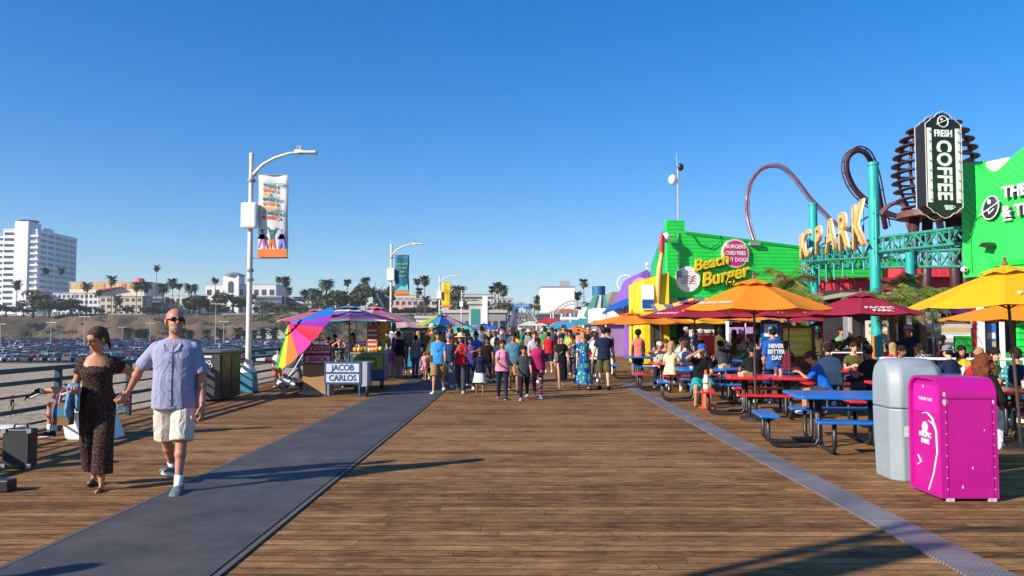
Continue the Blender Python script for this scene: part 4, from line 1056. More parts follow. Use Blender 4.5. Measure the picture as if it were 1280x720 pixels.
# street arch
c = at(640, 393, 402); c2 = at(664, 393, 402); W_ = c2.x - c.x
t = thing('street_arch', 'blue arched sign spanning the top of the ramp', 'sign', (c.x, 402, 9.7))
BLUE = mat('arch_blue', hx('#2466b0', .8), .5)
mb = MB(); pts = []
for k in range(13): a = PI * k / 12; pts.append((W_ / 2 - math.cos(a) * W_ * .46, 2.2 + math.sin(a) * 3.0))
pts += [(W_ * .9, 1.2), (W_ * .7, 2.0), (W_ * .5, 2.3), (W_ * .3, 2.0), (W_ * .1, 1.2)]
mb.prism(pts, -.3, .3); mb.build('sign_panel', BLUE, t)
for x in (W_ * .06, W_ * .94): mb = MB(); mb.bx(x - .3, x + .3, -.29, .29, -1, 3); mb.build('post', BLUE, t)
text('SANTA MONICA\nYACHT HARBOR\nPIER', 1.0, t, WHT, (W_ / 2, -.33, 3.5), ext=.02)

# coastal air between here and the far shore
hm_ = bpy.data.materials.new('haze_air'); hm_.use_nodes = True; hn = hm_.node_tree.nodes; hn.remove(hn['Principled BSDF']); pv = hn.new('ShaderNodeVolumePrincipled')
pv.inputs['Color'].default_value = (.82, .9, 1, 1); pv.inputs['Density'].default_value = HAZE; pv.inputs['Anisotropy'].default_value = .2; hm_.node_tree.links.new(pv.outputs[0], hn['Material Output'].inputs['Volume'])
if HAZE:
    mb = MB(); mb.bx(-1600, 1600, -320, 2650, -8, 120); hz_ = mb.build('haze', hm_); hz_['kind'] = 'stuff'; hz_['label'] = 'thin blue coastal haze over the beach and town'
# ================================================================= lamp posts
LBASE = mat('lamp_base_teal', hx('#2f7f9c', .8), .5, .2, 4, dirt=.5)
CREAM = mat('aged_white', (.62, .61, .58), .55, .08, 2, dirt=.25)
GREYM = mat('grey_metal', (.25, .25, .26), .45, .15, 5)
def lamp_post(Y, label, banner=None, X=-7.12, h=6.25, wing=False):
    t = thing('street_lamp', label, 'street lamp', (X, Y, 0), 0, 'street lamps along the pier')
    mb = MB(); mb.box((0, 0, .26), (.42, .42, .52), top=.86); mb.build('base', LBASE, t, bevel=.02)
    mb = MB(); mb.lathe([(.2, .52), (.19, .6), (.12, .68), (.1, .78), (.085, .82)], 14); mb.build('collar', CREAM, t, smooth='auto')
    mb = MB(); mb.cyl((0, 0, .8), (0, 0, h), .075, .06, 14); mb.cyl((0, 0, h), (0, 0, h + .05), .075, .05); mb.build('pole', CREAM, t, smooth='auto')
    mb = MB(); 
    for z in (2.9, 3.15, h - .72): mb.cyl((0, 0, z), (0, 0, z + .07), .1, .1, 12)
    mb.box((.1, 0, h - .68), (.16, .06, .05)); mb.build('bracket', GREYM, t)
    mb = MB(); mb.tube([(.03, 0, h - .55), (.3, 0, h - .26), (.62, 0, h - .08), (1.0, 0, h + .04), (1.3, 0, h + .06)], [.05, .045, .04, .036, .034], 10); mb.build('arm', CREAM, t, smooth=True)
    mb = MB(); mb.box((1.48, 0, h + .06), (.5, .22, .07)); mb.box((1.25, 0, h + .08), (.22, .12, .11)); hd = mb.build('lamp_head', CREAM, t, bevel=.02)
    mb = MB(); mb.cyl((1.3, 0, h + .1), (1.3, 0, h + .22), .035); mb.box((1.26, 0, h + .2), (.14, .05, .07)); mb.build('sensor', GREYM, t)
    mb = MB(); mb.box((-.0, -.1, h - 1.63), (.42, .2, .68)); mb.build('equipment_box', mat('white_plastic', (.72, .72, .7), .4, .05), t, bevel=.05)
    if banner:
        z1 = h - .55; z0 = z1 - 2.18; x0, x1 = .2, .98
        if banner == 'white': cm_ = mat('banner_white', (.75, .75, .74), .7, .05, 2, trans=.25)
        elif banner == 'teal': cm_ = mat('banner_teal', hx('#0f6f8c', .75), .7, .08, 2)
        else: cm_ = mat('banner_yellow', hx('#e8c81e', .8), .7, .05, 2)
        mb = MB(); nx_, nz_ = 6, 12
        vs_ = [(x0 + (x1 - x0) * i / nx_ + .012 * math.sin(j * .8), .03 * math.sin(i * 1.1 + j * .35), z0 + (z1 - z0) * j / nz_) for j in range(nz_ + 1) for i in range(nx_ + 1)]
        mb.add(vs_, [(j * (nx_ + 1) + i, j * (nx_ + 1) + i + 1, (j + 1) * (nx_ + 1) + i + 1, (j + 1) * (nx_ + 1) + i) for j in range(nz_) for i in range(nx_)])
        bo = mb.build('banner', cm_, t, smooth=True, solid=.006)
        mb = MB()
        for z in (z0 - .01, z1 + .01): mb.cyl((.05, 0, z), (x1 + .03, 0, z), .016, .016, 8)
        mb.build('banner_arm', GREYM, t)
        OR = mat('banner_orange', hx('#f07a32', .85), .7, .05, 2)
        mb = MB(); mb.bx(x0 + .005, x1 - .005, -.042, -.037, z0 + .01, z0 + .22); mb.build('band', OR, bo)
        TL = mat('print_teal', hx('#1c8a94', .8), .7); 
        if banner == 'white':
            z = z1 - .27
            for s_, c_ in (('THANK YOU', TL), ('SANTA', OR), ('FOR', mat('print_yellow', hx('#f0c060'), .7)), ('MASKING', TL), ('IN OUR', OR), ('SHARED', mat('print_yellow', hx('#f0c060'), .7)), ('COMMUNITY', TL), ('MONICA', mat('print_red', hx('#c8452c'), .7))):
                text(s_, .125, bo, c_, (x0 + .12, -.045, z), ext=.002, align='LEFT', bold=.004, sx=.85 if s_ != 'COMMUNITY' else .78); z -= .122
            # printed figures
            for k, (fx_, c1_, c2_) in enumerate(((.32, '#3a2350', '#b0569a'), (.58, '#236a74', '#e8642c'), (.84, '#6a62b4', '#7a78c8'))):
                fb = MB(); zz = z0 + .24
                fb.prism([(x0 - .2 + fx_ - .1, zz), (x0 - .2 + fx_ - .05, zz), (x0 - .2 + fx_, zz + .17), (x0 - .2 + fx_ + .05, zz), (x0 - .2 + fx_ + .1, zz), (x0 - .2 + fx_ + .055, zz + .25), (x0 - .2 + fx_ - .055, zz + .25)], -.044, -.04); fb.build('printed_figure', mat('pf' + c2_, hx(c2_), .7), bo)
                fb = MB(); up_ = .2 if k == 1 else -.12
                fb.prism([(x0 - .2 + fx_ - .05, zz + .24), (x0 - .2 + fx_ + .05, zz + .24), (x0 - .2 + fx_ + .06, zz + .37), (x0 - .2 + fx_ + .13, zz + .37 + up_), (x0 - .2 + fx_ + .1, zz + .37 + up_), (x0 - .2 + fx_ + .02, zz + .42), (x0 - .2 + fx_ - .02, zz + .42), (x0 - .2 + fx_ - .1, zz + .37 + up_), (x0 - .2 + fx_ - .13, zz + .37 + up_), (x0 - .2 + fx_ - .06, zz + .37)], -.044, -.04); fb.build('printed_figure', mat('pf' + c1_, hx(c1_), .7), bo)
                fb = MB(); fb.cyl((x0 - .2 + fx_, -.044, zz + .47), (x0 - .2 + fx_, -.04, zz + .47), .035, n=10); fb.build('printed_figure', mat('pf' + c1_, hx(c1_), .7), bo)
        elif banner == 'teal':
            z = z1 - .5
            for s_ in ('WELCOME', 'TO THE', 'PIER', 'ENJOY'): text(s_, .15, bo, mat('print_lime', hx('#a8c050'), .7), (x0 + .4, -.045, z), ext=.002, sx=.8); z -= .22
            mb = MB(); mb.prism([(x0 + .1, z0 + .24), (x0 + .75, z0 + .24), (x0 + .7, z0 + .6), (x0 + .55, z0 + .42), (x0 + .35, z0 + .5)], -.044, -.04); mb.build('printed_wave', mat('print_aqua', hx('#4fc0c0'), .7), bo)
        else:
            text('OPEN\nDAILY', .2, bo, OR, (x0 + .4, -.045, z1 - .8), ext=.002)
    if wing:   # small solar panel tilted off the pole
        mb = MB(); mb.box((-.55, 0, 3.95), (.05, .5, .9), M=None); o = mb.build('side_panel', mat('solar', (.03, .04, .06), .2), t); o.rotation_euler = (0, R(-28), 0); o.location = (1.75, 0, -.1)
        mb = MB(); mb.cyl((0, 0, 3.3), (-.35, 0, 3.5), .03); mb.build('panel_arm', GREYM, t)
    return t
lamp_post(20.9, 'nearest white street lamp in view with a tall white printed banner', 'white')
lamp_post(43.8, 'second white street lamp in view with a teal and orange banner', 'teal', wing=True)
lamp_post(70, 'third street lamp in view with a yellow banner', 'yellow')
lamp_post(96, 'fourth, distant street lamp behind the multicoloured market umbrella')
lamp_post(0.0, 'white street lamp behind the view whose long shadow crosses the boards', 'white')

# ================================================================= litter bins
DG = mat('bin_grey', (.04, .042, .045), .5, .2, 5, dirt=.2)
t = thing('recycling_bin', 'dark grey double recycling station with white symbol on its side beside the first lamp post', 'bin', (-6.8, 18.1, 0))
mb = MB(); mb.bx(-.62, 0, 0, 1.32, .05, 1.1); mb.build('body', DG, t, bevel=.015)
mb = MB(); mb.bx(-.66, .04, -.04, 1.36, 1.1, 1.16); mb.build('lid', mat('bin_lid', (.09, .09, .1), .4), t, bevel=.015)
for k, c in ((.06, (.06, .05, .02)), (.68, (.025, .045, .025))):
    mb = MB(); mb.bx(.0, .02, k, k + .56, .5, 1.04); d_ = mb.build('door', mat('bin_face%d' % int(k * 100), c, .5), t, bevel=.005)
    mb = MB(); mb.bx(.021, .026, k + .12, k + .44, .78, .92); mb.build('slot', BLK, d_)
    mb = MB(); mb.bx(.0, .018, k, k + .56, .1, .47); mb.build('door', mat('bin_rust', (.03, .02, .016), .6, .4), t)
mb = MB()
for k in range(6):
    a = k * PI / 3; c = Vector((-.3 + math.cos(a) * .085, -.006, .82 + math.sin(a) * .085)); mb.tube([c + Vector((math.cos(q) * .036, 0, math.sin(q) * .036)) for q in [2 * PI * j / 8 for j in range(9)]], .009, 5)
mb.build('recycling_symbol', WHT, t)
mb = MB(); mb.bx(-.5, -.2, -.006, 0, 1.0, 1.04); mb.build('label', WHT, t)

MAG = mat('magenta_paint', hx('#bc0d8e', .82), .42, .1, 1.5, coat=.08, dirt=.16)
t = thing('waste_bin', 'magenta metal waste bin with rounded top and white markings', 'bin', (4.02, 7.77, 0))
mb = MB(); W_, D_, Hh = .54, .62, 1.16
prof = [(0, .0), (D_, .0), (D_, .98)] + [(D_ - .16 + .16 * math.cos(a), .98 + .17 * math.sin(a)) for a in [PI / 2 * k / 7 for k in range(1, 8)]] + [(.16 - .16 * math.sin(a), .98 + .17 * math.cos(a)) for a in [PI / 2 * k / 7 for k in range(1, 7)]] + [(0, .98)]
mb.rings([[Vector((x, y, z + .03)) for y, z in prof] for x in (.03, W_ - .012)])
mb.build('body', MAG, t, bevel=.006)
fr_ = MB()   # raised frame round the front opening end
outer = [(y, z + .03) for y, z in prof]; cy_, cz_ = D_ / 2, .58
inner = [(cy_ + (y - cy_) * .88, cz_ + (z - cz_) * .955) for y, z in outer]
n_ = len(outer)
for x0_, x1_ in ((-.005, .035), (W_ - .02, W_ + .005)):
    ringv = [(x0_, y, z) for y, z in outer] + [(x1_, y, z) for y, z in outer] + [(x0_, y, z) for y, z in inner] + [(x1_, y, z) for y, z in inner]
    fs = []
    for i in range(n_):
        j = (i + 1) % n_; fs += [(i, j, j + n_, i + n_), (i, i + 2 * n_, j + 2 * n_, j), (i + 2 * n_, i + 3 * n_, j + 3 * n_, j + 2 * n_), (i + n_, j + n_, j + 3 * n_, i + 3 * n_)]
    fr_.add(ringv, fs)
fr_.build('frame', MAG, t, bevel=.003)
mb = MB(); mb.bx(.018, .03, .07, D_ - .07, .82, 1.09); fl = mb.build('flap', mat('magenta_flap', hx('#e020a8', .8), .35, .06), t, bevel=.01)
text('THANK YOU', .045, fl, WHT, (.016, D_ / 2, .95), rot=(PI / 2, 0, -PI / 2), ext=.001)
mb = MB(); mb.tube([(.016, D_ / 2 + .03, 1.06), (.016, D_ / 2 + .03, 1.09)], .008); mb.build('lock', GREYM, fl)
text('PACIFIC\nPARK', .065, t, WHT, (.026, D_ * .56, .56), rot=(PI / 2, 0, -PI / 2), ext=.002, bold=.002)
mb = MB(); mb.prism([(math.cos(a) * .055, .66 + math.sin(a) * .065) for a in [PI * k / 8 for k in range(9)]], 0, .004, Matrix.Translation((.024, D_ * .56, .0)) @ Matrix.Rotation(-PI / 2, 4, 'Z')); 
for k in range(5): mb.bx(.02, .026, D_ * .56 - .045 + k * .02, D_ * .56 - .037 + k * .02, .62, .66)
mb.build('emblem', WHT, t)
mb = MB(); sw = [(.30, .03), (.2, .2), (.12, .42), (.13, .62), (.2, .74), (.3, .79), (.4, .77)]
mb.tube([(.027, y, z + .03) for y, z in sw], [.006, .007, .008, .009, .01, .008, .003], 5)
mb.tube([(.027, y, z + .03) for y, z in ((.13, .62), (.2, .69), (.28, .71))], [.004, .007, .003], 5)
mb.tube([(.027, y, z + .03) for y, z in ((.5, .34), (.44, .28), (.52, .24))], [.008, .01, .006], 5)
mb.build('printed_swoosh', WHT, t)
mb = MB()
for k in range(9): 
    for x in (.055, W_ - .035): mb.cyl((x, -.004, .12 + k * .105), (x, .002, .12 + k * .105), .006, n=6)
mb.build('rivets', mat('worn_metal', (.5, .45, .47), .4), t)
WP = mat('worn_pale', (.5, .38, .46), .7, .4, 30)
for x in (.08, W_ - .06): mb = MB(); mb.bx(x - .035, x + .035, -.006, .03, .004, .035); mb.build('foot', WP, t)
for p in ((.05, .93, .026), (.045, 1.0, .016), (W_ - .03, .93, .014), (.3, .3, .01), (.42, .66, .007), (.2, .12, .012)):
    mb = MB(); mb.ell((0, 0, 0), (p[2], .003, p[2] * 1.5), nu=7, nv=4); mb.build('scuff', WP, t, loc=(p[0], -.001 if p[0] < .06 or p[0] > .5 else .001, p[1] + .02))
mb = MB(); mb.bx(.03, W_ - .02, -.005, .0, .975, .985); mb.bx(.06, .066, -.004, 0, .04, .97); mb.bx(W_ - .05, W_ - .044, -.004, 0, .04, .97); mb.build('seam', mat('magenta_dark', hx('#8a0a64', .8), .5), t)

t = thing('waste_bin', 'pale grey plastic bin with domed hood behind the magenta bin', 'bin', (4.02, 8.75, 0))
def octo(w, d, z, ch=.1, dx=0, dy=0): return [Vector((x + dx, y + dy, z)) for x, y in ((ch, 0), (w - ch, 0), (w, ch), (w, d - ch), (w - ch, d), (ch, d), (0, d - ch), (0, ch))]
def oct2(z, ins, y0): 
    w, d = .62 - 2 * ins, .6 - y0 - ins; return octo(w, d, z, .1, ins, y0)
PG = mat('grey_plastic', hx('#8f9ba4', .85), .5, .08, 3, dirt=.25)
mb = MB(); mb.rings([oct2(.0, .02, .02), oct2(.12, .015, .015), oct2(.78, .0, .0)]); mb.build('body', PG, t, bevel=.015)
mb = MB(); mb.rings([oct2(.785, .0, .0), oct2(1.02, .0, .0), oct2(1.14, .005, .02), oct2(1.23, .02, .07), oct2(1.29, .05, .14), oct2(1.32, .1, .22)]); mb.build('hood', PG, t, smooth='auto', bevel=.02)
mb = MB(); mb.bx(.3, .42, -.012, .0, .76, .82); mb.build('latch', GREYM, t, bevel=.004)
mb = MB(); mb.bx(.12, .3, -.004, .0, .48, .6); mb.build('sticker', mat('faded_sticker', (.5, .52, .5), .6, .3, 20, dirt=.5), t)
mb = MB(); mb.bx(.33, .335, -.003, .004, .1, .76); mb.build('seam', mat('grey_dark', (.1, .11, .12), .6), t)

# ================================================================= picnic tables
RED = mat('coated_red', hx('#e01e28', .85), .32, .05, 3, coat=.2); BLU = mat('coated_blue', hx('#1270cc', .85), .32, .05, 3, coat=.2)
def table(loc, rz, m, label, w=1.5, d=1.15, ends=True, group=None):
    t = thing('picnic_table', label, 'table', (loc[0], loc[1], 0), R(rz), 'picnic tables on the right of the pier')
    mb = MB(); ch = .07
    def oc(z, e): return [Vector((sx_ * (w / 2 - e - (ch if a else 0)), sy_ * (d / 2 - e - (0 if a else ch)), z)) for sx_, sy_, a in ((1, -1, 0), (1, 1, 0), (1, 1, 1), (-1, 1, 1), (-1, 1, 0), (-1, -1, 0), (-1, -1, 1), (1, -1, 1))]
    mb.rings([oc(.70, 0), oc(.745, 0)]); mb.build('tabletop', m, t, bevel=.014)
    seats = [(0, -d / 2 - .33, w * .78, .27, 0), (0, d / 2 + .33, w * .78, .27, 0)]
    if ends: seats += [(-w / 2 - .33, 0, d * .72, .27, 1), (w / 2 + .33, 0, d * .72, .27, 1)]
    for x, y, L_, wd, o in seats:
        mb = MB(); mb.box((x, y, .44), (L_, wd, .04) if not o else (wd, L_, .04)); mb.build('seat', m, t, bevel=.016)
    for sx_ in (-1, 1):
        for sy_ in (-1, 1):
            x = sx_ * w * .24
            mb = MB(); mb.tube([(x, sy_ * (d / 2 + .33), .42), (x, sy_ * (d / 2 + .33), .12), (x, sy_ * (d / 2 + .26), .045), (x, sy_ * (d / 2 + .16), .03), (x, sy_ * .22, .03), (x, sy_ * .13, .06), (x, sy_ * .1, .14), (x, sy_ * .1, .7)], .03, 8); mb.build('leg', BLK, t, smooth=True)
    if ends:
        for sx_ in (-1, 1):
            for sy_ in (-1, 1):
                y = sy_ * d * .2; mb = MB(); mb.tube([(sx_ * (w / 2 + .33), y, .42), (sx_ * (w / 2 + .33), y, .12), (sx_ * (w / 2 + .26), y, .045), (sx_ * (w / 2 + .1), y, .03), (sx_ * w * .3, y, .05), (sx_ * w * .27, y, .14), (sx_ * w * .27, y, .7)], .028, 8); mb.build('leg', BLK, t, smooth=True)
    mb = MB(); mb.box((0, 0, .68), (w * .7, .05, .035)); mb.build('crossbar', BLK, t)
    return t
TB = {}
TB[1] = table((4.7, 15.5), -12, RED, 'red picnic table under the big orange umbrella')
TB[2] = table((4.55, 11.35), -8, BLU, 'nearest blue picnic table left of the grey bin')
TB[3] = table((4.35, 18.4), -6, BLU, 'blue picnic table behind the red table under the orange umbrella', w=1.55)
TB[4] = table((4.15, 21.6), 0, RED, 'red picnic table with the blonde woman sitting at it', w=1.3)
TB[5] = table((7.75, 12.15), -4, RED, 'red picnic table under the yellow umbrella at the right edge', w=1.7)
TB[6] = table((7.4, 17.9), -6, RED, 'red picnic table with an orange upright post', w=1.3, d=1.0)
TB[7] = table((4.3, 26.5), 0, BLU, 'blue picnic table behind the man in the salmon shirt', w=1.8)
TB[8] = table((8.8, 15.8), -6, BLU, 'blue picnic table behind the curly haired woman')
TB[9] = table((7.0, 23.3), 0, BLU, 'blue picnic table behind the man in the lettered blue shirt')
TB[10] = table((5.6, 24.6), 0, RED, 'small red picnic table in the middle of the seated crowd', w=1.2)
TB[11] = table((6.6, 13.6), -8, RED, 'red picnic table behind the nearest blue table', w=1.3)
t = thing('post', 'orange upright post clamped to a red table edge', 'post', (7.0 + .7, 17.6, 0)); mb = MB(); mb.cyl((0, 0, 0), (0, 0, 1.5), .03); mb.build('pole', mat('orange_post', hx('#e8801e', .8), .4), t); mb = MB(); mb.cyl((0, 0, .004), (0, 0, .06), .14); mb.build('foot', BLK, t)

# ================================================================= patio umbrellas
ORG = mat('canvas_orange', hx('#fa9c22', .92), .8, .05, 3, trans=.35); MAR = mat('canvas_maroon', hx('#b02044', .85), .8, .06, 3, trans=.3); YEL = mat('canvas_yellow', hx('#f8c812', .9), .8, .05, 3, trans=.35)
POLEB = mat('bronze_pole', (.06, .04, .03), .45, .2)
def umbrella(x, y, h, r, m, label, word=None, rot=0.0, rim=None, tilt=(0, 0), n=8, stand=True, wordm=None, words=(0,), cat='umbrella', group='patio umbrellas over the tables', wsz=.13, cap_=True, mats=None, zbase=0.0):
    t = thing('patio_umbrella', label, 'umbrella', (x, y, zbase), 0, group); t.rotation_euler = (tilt[0], tilt[1], R(rot))
    rim = rim if rim is not None else h - r * .42
    ms = mats or [m]
    can = MB()
    for k in range(n):
        can.cur = k % len(ms)
        a0 = 2 * PI * k / n; a1 = 2 * PI * (k + 1) / n; rows_ = 7; cols_ = 5; vs_ = []
        for i in range(rows_ + 1):
            q = i / rows_; rr = r * q; zc = h - (h - rim) * (q ** 1.12)
            for j in range(cols_ + 1):
                u = j / cols_; P0 = Vector((math.cos(a0), math.sin(a0), 0)) * rr; P1 = Vector((math.cos(a1), math.sin(a1), 0)) * rr
                p = P0.lerp(P1, u); p.z = zc - .035 * math.sin(PI * u) * q * (r / 1.3); vs_.append(p)
        can.add(vs_, [(i * (cols_ + 1) + j, i * (cols_ + 1) + j + 1, (i + 1) * (cols_ + 1) + j + 1, (i + 1) * (cols_ + 1) + j) for i in range(rows_) for j in range(cols_)])
    co = can.build('canopy', ms, t, smooth=False, solid=.004)
    if cap_:
        vt = MB(); c_ = []
        for k in range(n):
            vt.cur = k % len(ms)
            a0 = 2 * PI * k / n; a1 = 2 * PI * (k + 1) / n; P0 = Vector((math.cos(a0), math.sin(a0), 0)) * r * .27; P1 = Vector((math.cos(a1), math.sin(a1), 0)) * r * .27; Mx = (P0 + P1) / 2
            zt = h + .045; ze = h - (h - rim) * .22 + .03
            vt.add([(0, 0, zt), (P0.x, P0.y, ze), (Mx.x, Mx.y, ze + .035), (P1.x, P1.y, ze)], [(0, 1, 2), (0, 2, 3)])
        vt.build('vent_cap', ms, co, solid=.004)
        fb = MB(); fb.lathe([(.02, 0), (.035, .02), (.03, .06), (.012, .075), (.03, .1), (.01, .13)], 10, (0, 0, h + .035)); fb.build('finial', mat('finial_wood', (.2, .09, .04), .5), t)
    for k in range(n):
        a0 = 2 * PI * k / n; dct = Vector((math.cos(a0), math.sin(a0), 0)); mb = MB(); mb.tube([Vector((0, 0, h - .05)), dct * r * .5 + Vector((0, 0, h - (h - rim) * .46 - .03)), dct * r * .985 + Vector((0, 0, rim - .012))], .009, 5)
        mb.tube([Vector((0, 0, h - (h - rim) - .1)), dct * r * .5 + Vector((0, 0, h - (h - rim) * .46 - .03))], .008, 5); mb.build('rib', POLEB, t)
    mb = MB(); mb.cyl((0, 0, .02), (0, 0, h + .03), .022, .02, 10); mb.build('pole', POLEB, t, smooth='auto')
    if stand: mb = MB(); mb.lathe([(.28, .004), (.28, .05), (.1, .08), (.035, .1), (.035, .3)], 16); mb.build('base', BLK, t, smooth='auto')
    if word:
        for k in words:
            am = 2 * PI * (k + .5) / n; q = .83; ap = r * math.cos(PI / n)
            pos = Vector((math.cos(am), math.sin(am), 0)) * ap * q; pos.z = h - (h - rim) * (q ** 1.12) - .02 * q
            sl_ = math.atan2((h - rim) * 1.1, ap)
            ex_ = Vector((-math.sin(am), math.cos(am), 0)); out_ = Vector((math.cos(am) * math.cos(sl_), math.sin(am) * math.cos(sl_), -math.sin(sl_))); nrm = ex_.cross(-out_)
            if nrm.z < 0: nrm = -nrm
            Mr = Matrix((ex_, -out_, nrm)).transposed()
            q_ = text(word, wsz, co, wordm or WHT, pos + nrm * .032, ext=.002, rot=Mr.to_euler())
    return t
def U(px, py, Y, r, m, label, h=None, **k):
    c = at(px, py, Y); return umbrella(c.x, Y, c.z, r, m, label, **k)
U(942, 351, 14.7, 1.38, ORG, 'big orange umbrella over the red picnic table', word='PACIFIC PARK', words=(4,), rot=14, rim=2.0, wsz=.12)
U(1270, 335, 11.2, 1.27, YEL, 'yellow umbrella at the right edge of the view', word='PACIFIC\nPARK', words=(5,), rot=12, rim=2.03, tilt=(0, R(-4)), wsz=.13)
U(1076, 368, 20.5, 1.5, MAR, 'maroon umbrella with white crest between the orange and yellow umbrellas', word='PACIFIC\nPARK', words=(5,), rot=22, rim=2.02, wsz=.2)
U(868, 377, 24, 1.75, MAR, 'maroon umbrella left of the big orange one', word='PACIFIC', words=(4,), rot=20, rim=2.0, wsz=.22)
U(985, 377, 22, 1.7, MAR, 'maroon umbrella half hidden behind the big orange one', word='PACIFIC', words=(5,), rot=8, rim=2.0, wsz=.2)
U(790, 392, 30, 1.75, ORG, 'leftmost orange umbrella beside the walkway', rot=10, rim=1.85)
U(818, 394, 33, 1.7, ORG, 'orange umbrella just behind the leftmost orange one', rot=20, rim=1.9)
U(930, 386, 27, 1.6, ORG, 'small orange umbrella seen under the big orange one', rot=12, rim=1.95)
U(862, 393, 35, 1.9, YEL, 'far yellow umbrella under the striped awning', rot=5, rim=1.9)
U(1266, 378, 17.5, 1.5, ORG, 'orange umbrella tucked behind the yellow one', rot=5, rim=1.85)
U(1030, 384, 29, 1.5, MAR, 'far maroon umbrella left of the palms', rot=5, rim=1.95)

# drinks, cones
t = thing('traffic_cone', 'orange traffic cone with a white collar beside the red table', 'cone', (3.84, 16.7, 0)); mb = MB(); mb.cyl((0, 0, .03), (0, 0, .8), .1, .03, 16); mb.build('cone', mat('cone_orange', hx('#e8511c', .85), .5), t, smooth='auto')
mb = MB(); mb.box((0, 0, .017), (.26, .26, .03)); mb.build('base', mat('cone_orange', (.5, .1, .02)), t, bevel=.01)
mb = MB(); mb.cyl((0, 0, .36), (0, 0, .5), .073, .06, 16); mb.cyl((0, 0, .54), (0, 0, .7), .057, .043, 16); mb.build('collar', WHT, t, smooth='auto')
def cup(x, y, z, label, c):
    t = thing('drink_cup', label, 'cup', (x, y, z)); mb = MB(); mb.lathe([(.028, .003), (.04, .13), (.03, .13)], 12); mb.build('cup', c, t, smooth='auto')
    mb = MB(); mb.lathe([(.042, .131), (.038, .15), (.01, .165)], 12); mb.build('lid', WHT, t, smooth='auto'); mb = MB(); mb.cyl((0, 0, .15), (.01, 0, .23), .005, n=5); mb.build('straw', WHT, t)
cup(4.95, 15.35, .745, 'pinkish iced drink on the red table before the boy in blue', mat('iced_tea', (.45, .25, .22), .2)); cup(7.4, 11.9, .745, 'clear drink on the red table by the curly haired woman', mat('clear_cup', (.5, .45, .4), .15))
t = thing('food_tray', 'white paper food tray on the blue table', 'tray', (4.0, 18.2, .746)); mb = MB(); mb.box((0, 0, .03), (.3, .2, .05), top=1.15); mb.build('tray', WHT, t); mb = MB(); mb.ell((0, 0, .06), (.1, .07, .05)); mb.build('food', mat('bread', (.4, .25, .1), .8), t)

# ================================================================= bench sitter's bench, amp
t = thing('bench', 'white slab bench beside the railing under the reclining person', 'bench', (-6.72, 12.15, 0))
mb = MB(); mb.bx(-.25, .6, -.22, .22, .4, .46); mb.build('seat', WHT, t, bevel=.01)
for x in (-.02, .42): mb = MB(); mb.prism([(x - .12, .4), (x + .06, .4), (x + .2, .0), (x - .04, .0)], -.22, .22); mb.build('leg', WHT, t, bevel=.01)
t = thing('amplifier', 'black speaker case standing on the boards at the left edge', 'amplifier', (-6.1, 9.42, 0))
mb = MB(); mb.bx(0, .33, 0, .16, .02, .47); mb.build('case', BLK, t, bevel=.015)
mb = MB(); mb.bx(.03, .31, -.006, 0, .05, .44); mb.build('grille', mat('grille_cloth', (.03, .03, .032), .9, .4, 60), t)
mb = MB(); mb.tube([(.08, .08, .46), (.1, .08, .52), (.24, .08, .52), (.26, .08, .46)], .012); mb.build('handle', BLK, t)
mb = MB()
for x in (.02, .32):
    for z in (.04, .45): mb.box((x, .0, z), (.05, .03, .05))
mb.build('corner', GREYM, t)
t = thing('small_table', 'low white folding table beside the black speaker case', 'table', (-6.6, 9.65, 0)); mb = MB(); mb.bx(-.3, .5, 0, .3, .44, .46); mb.build('tabletop', WHT, t)
for x in (-.25, .38):
    for y in (.03, .27): mb = MB(); mb.cyl((x, y, 0), (x, y, .44), .012); mb.build('leg', GREYM, t)
c = gp(-1, 616); t = thing('equipment_case', 'low black case at the very left edge of the boards', 'case', (c.x, c.y, 0)); mb = MB(); mb.bx(-.35, .08, 0, .16, .005, .12); mb.build('body', BLK, t, bevel=.01); mb = MB(); mb.bx(-.2, -.05, -.02, 0, .05, .08); mb.build('handle', GREYM, t)

# ================================================================= market stalls on the left
RB = [mat('pan_' + n, hx(c, .8), .7, .04, 3, trans=.3) for n, c in (('blue', '#1f7fd8'), ('violet', '#a030c0'), ('crimson', '#e01850'), ('pink', '#e82aa0'), ('orange', '#f08020'), ('yellow', '#f0d820'), ('green', '#20b060'), ('teal', '#109a9a'))]
PLY = mat('plywood', hx('#b98a5a', .75), .75, .12, 2, .2)
def stripes(name, cols, sc_=14.0):
    m, N, L, b = newmat(name); tc = N.new('ShaderNodeTexCoord'); s = N.new('ShaderNodeSeparateXYZ'); L.new(tc.outputs['Object'], s.inputs[0])
    f = mth(N, L, 'FRACT', mth(N, L, 'MULTIPLY', s.outputs['Z'], sc_ / 4)); cr = N.new('ShaderNodeValToRGB'); cr.color_ramp.interpolation = 'CONSTANT'; L.new(f, cr.inputs[0])
    for i, c in enumerate(cols):
        e = cr.color_ramp.elements[i] if i < 2 else cr.color_ramp.elements.new(i / len(cols)); e.position = i / len(cols); e.color = (*hx(c, .8), 1)
    L.new(cr.outputs[0], b.inputs['Base Color']); b.inputs['Roughness'].default_value = .8
    return m
STR = stripes('striped_canvas', ['#24408c', '#c04858', '#2a78b8', '#e0c8c0', '#24408c', '#3a90a8', '#b83850', '#30489a'], 10)
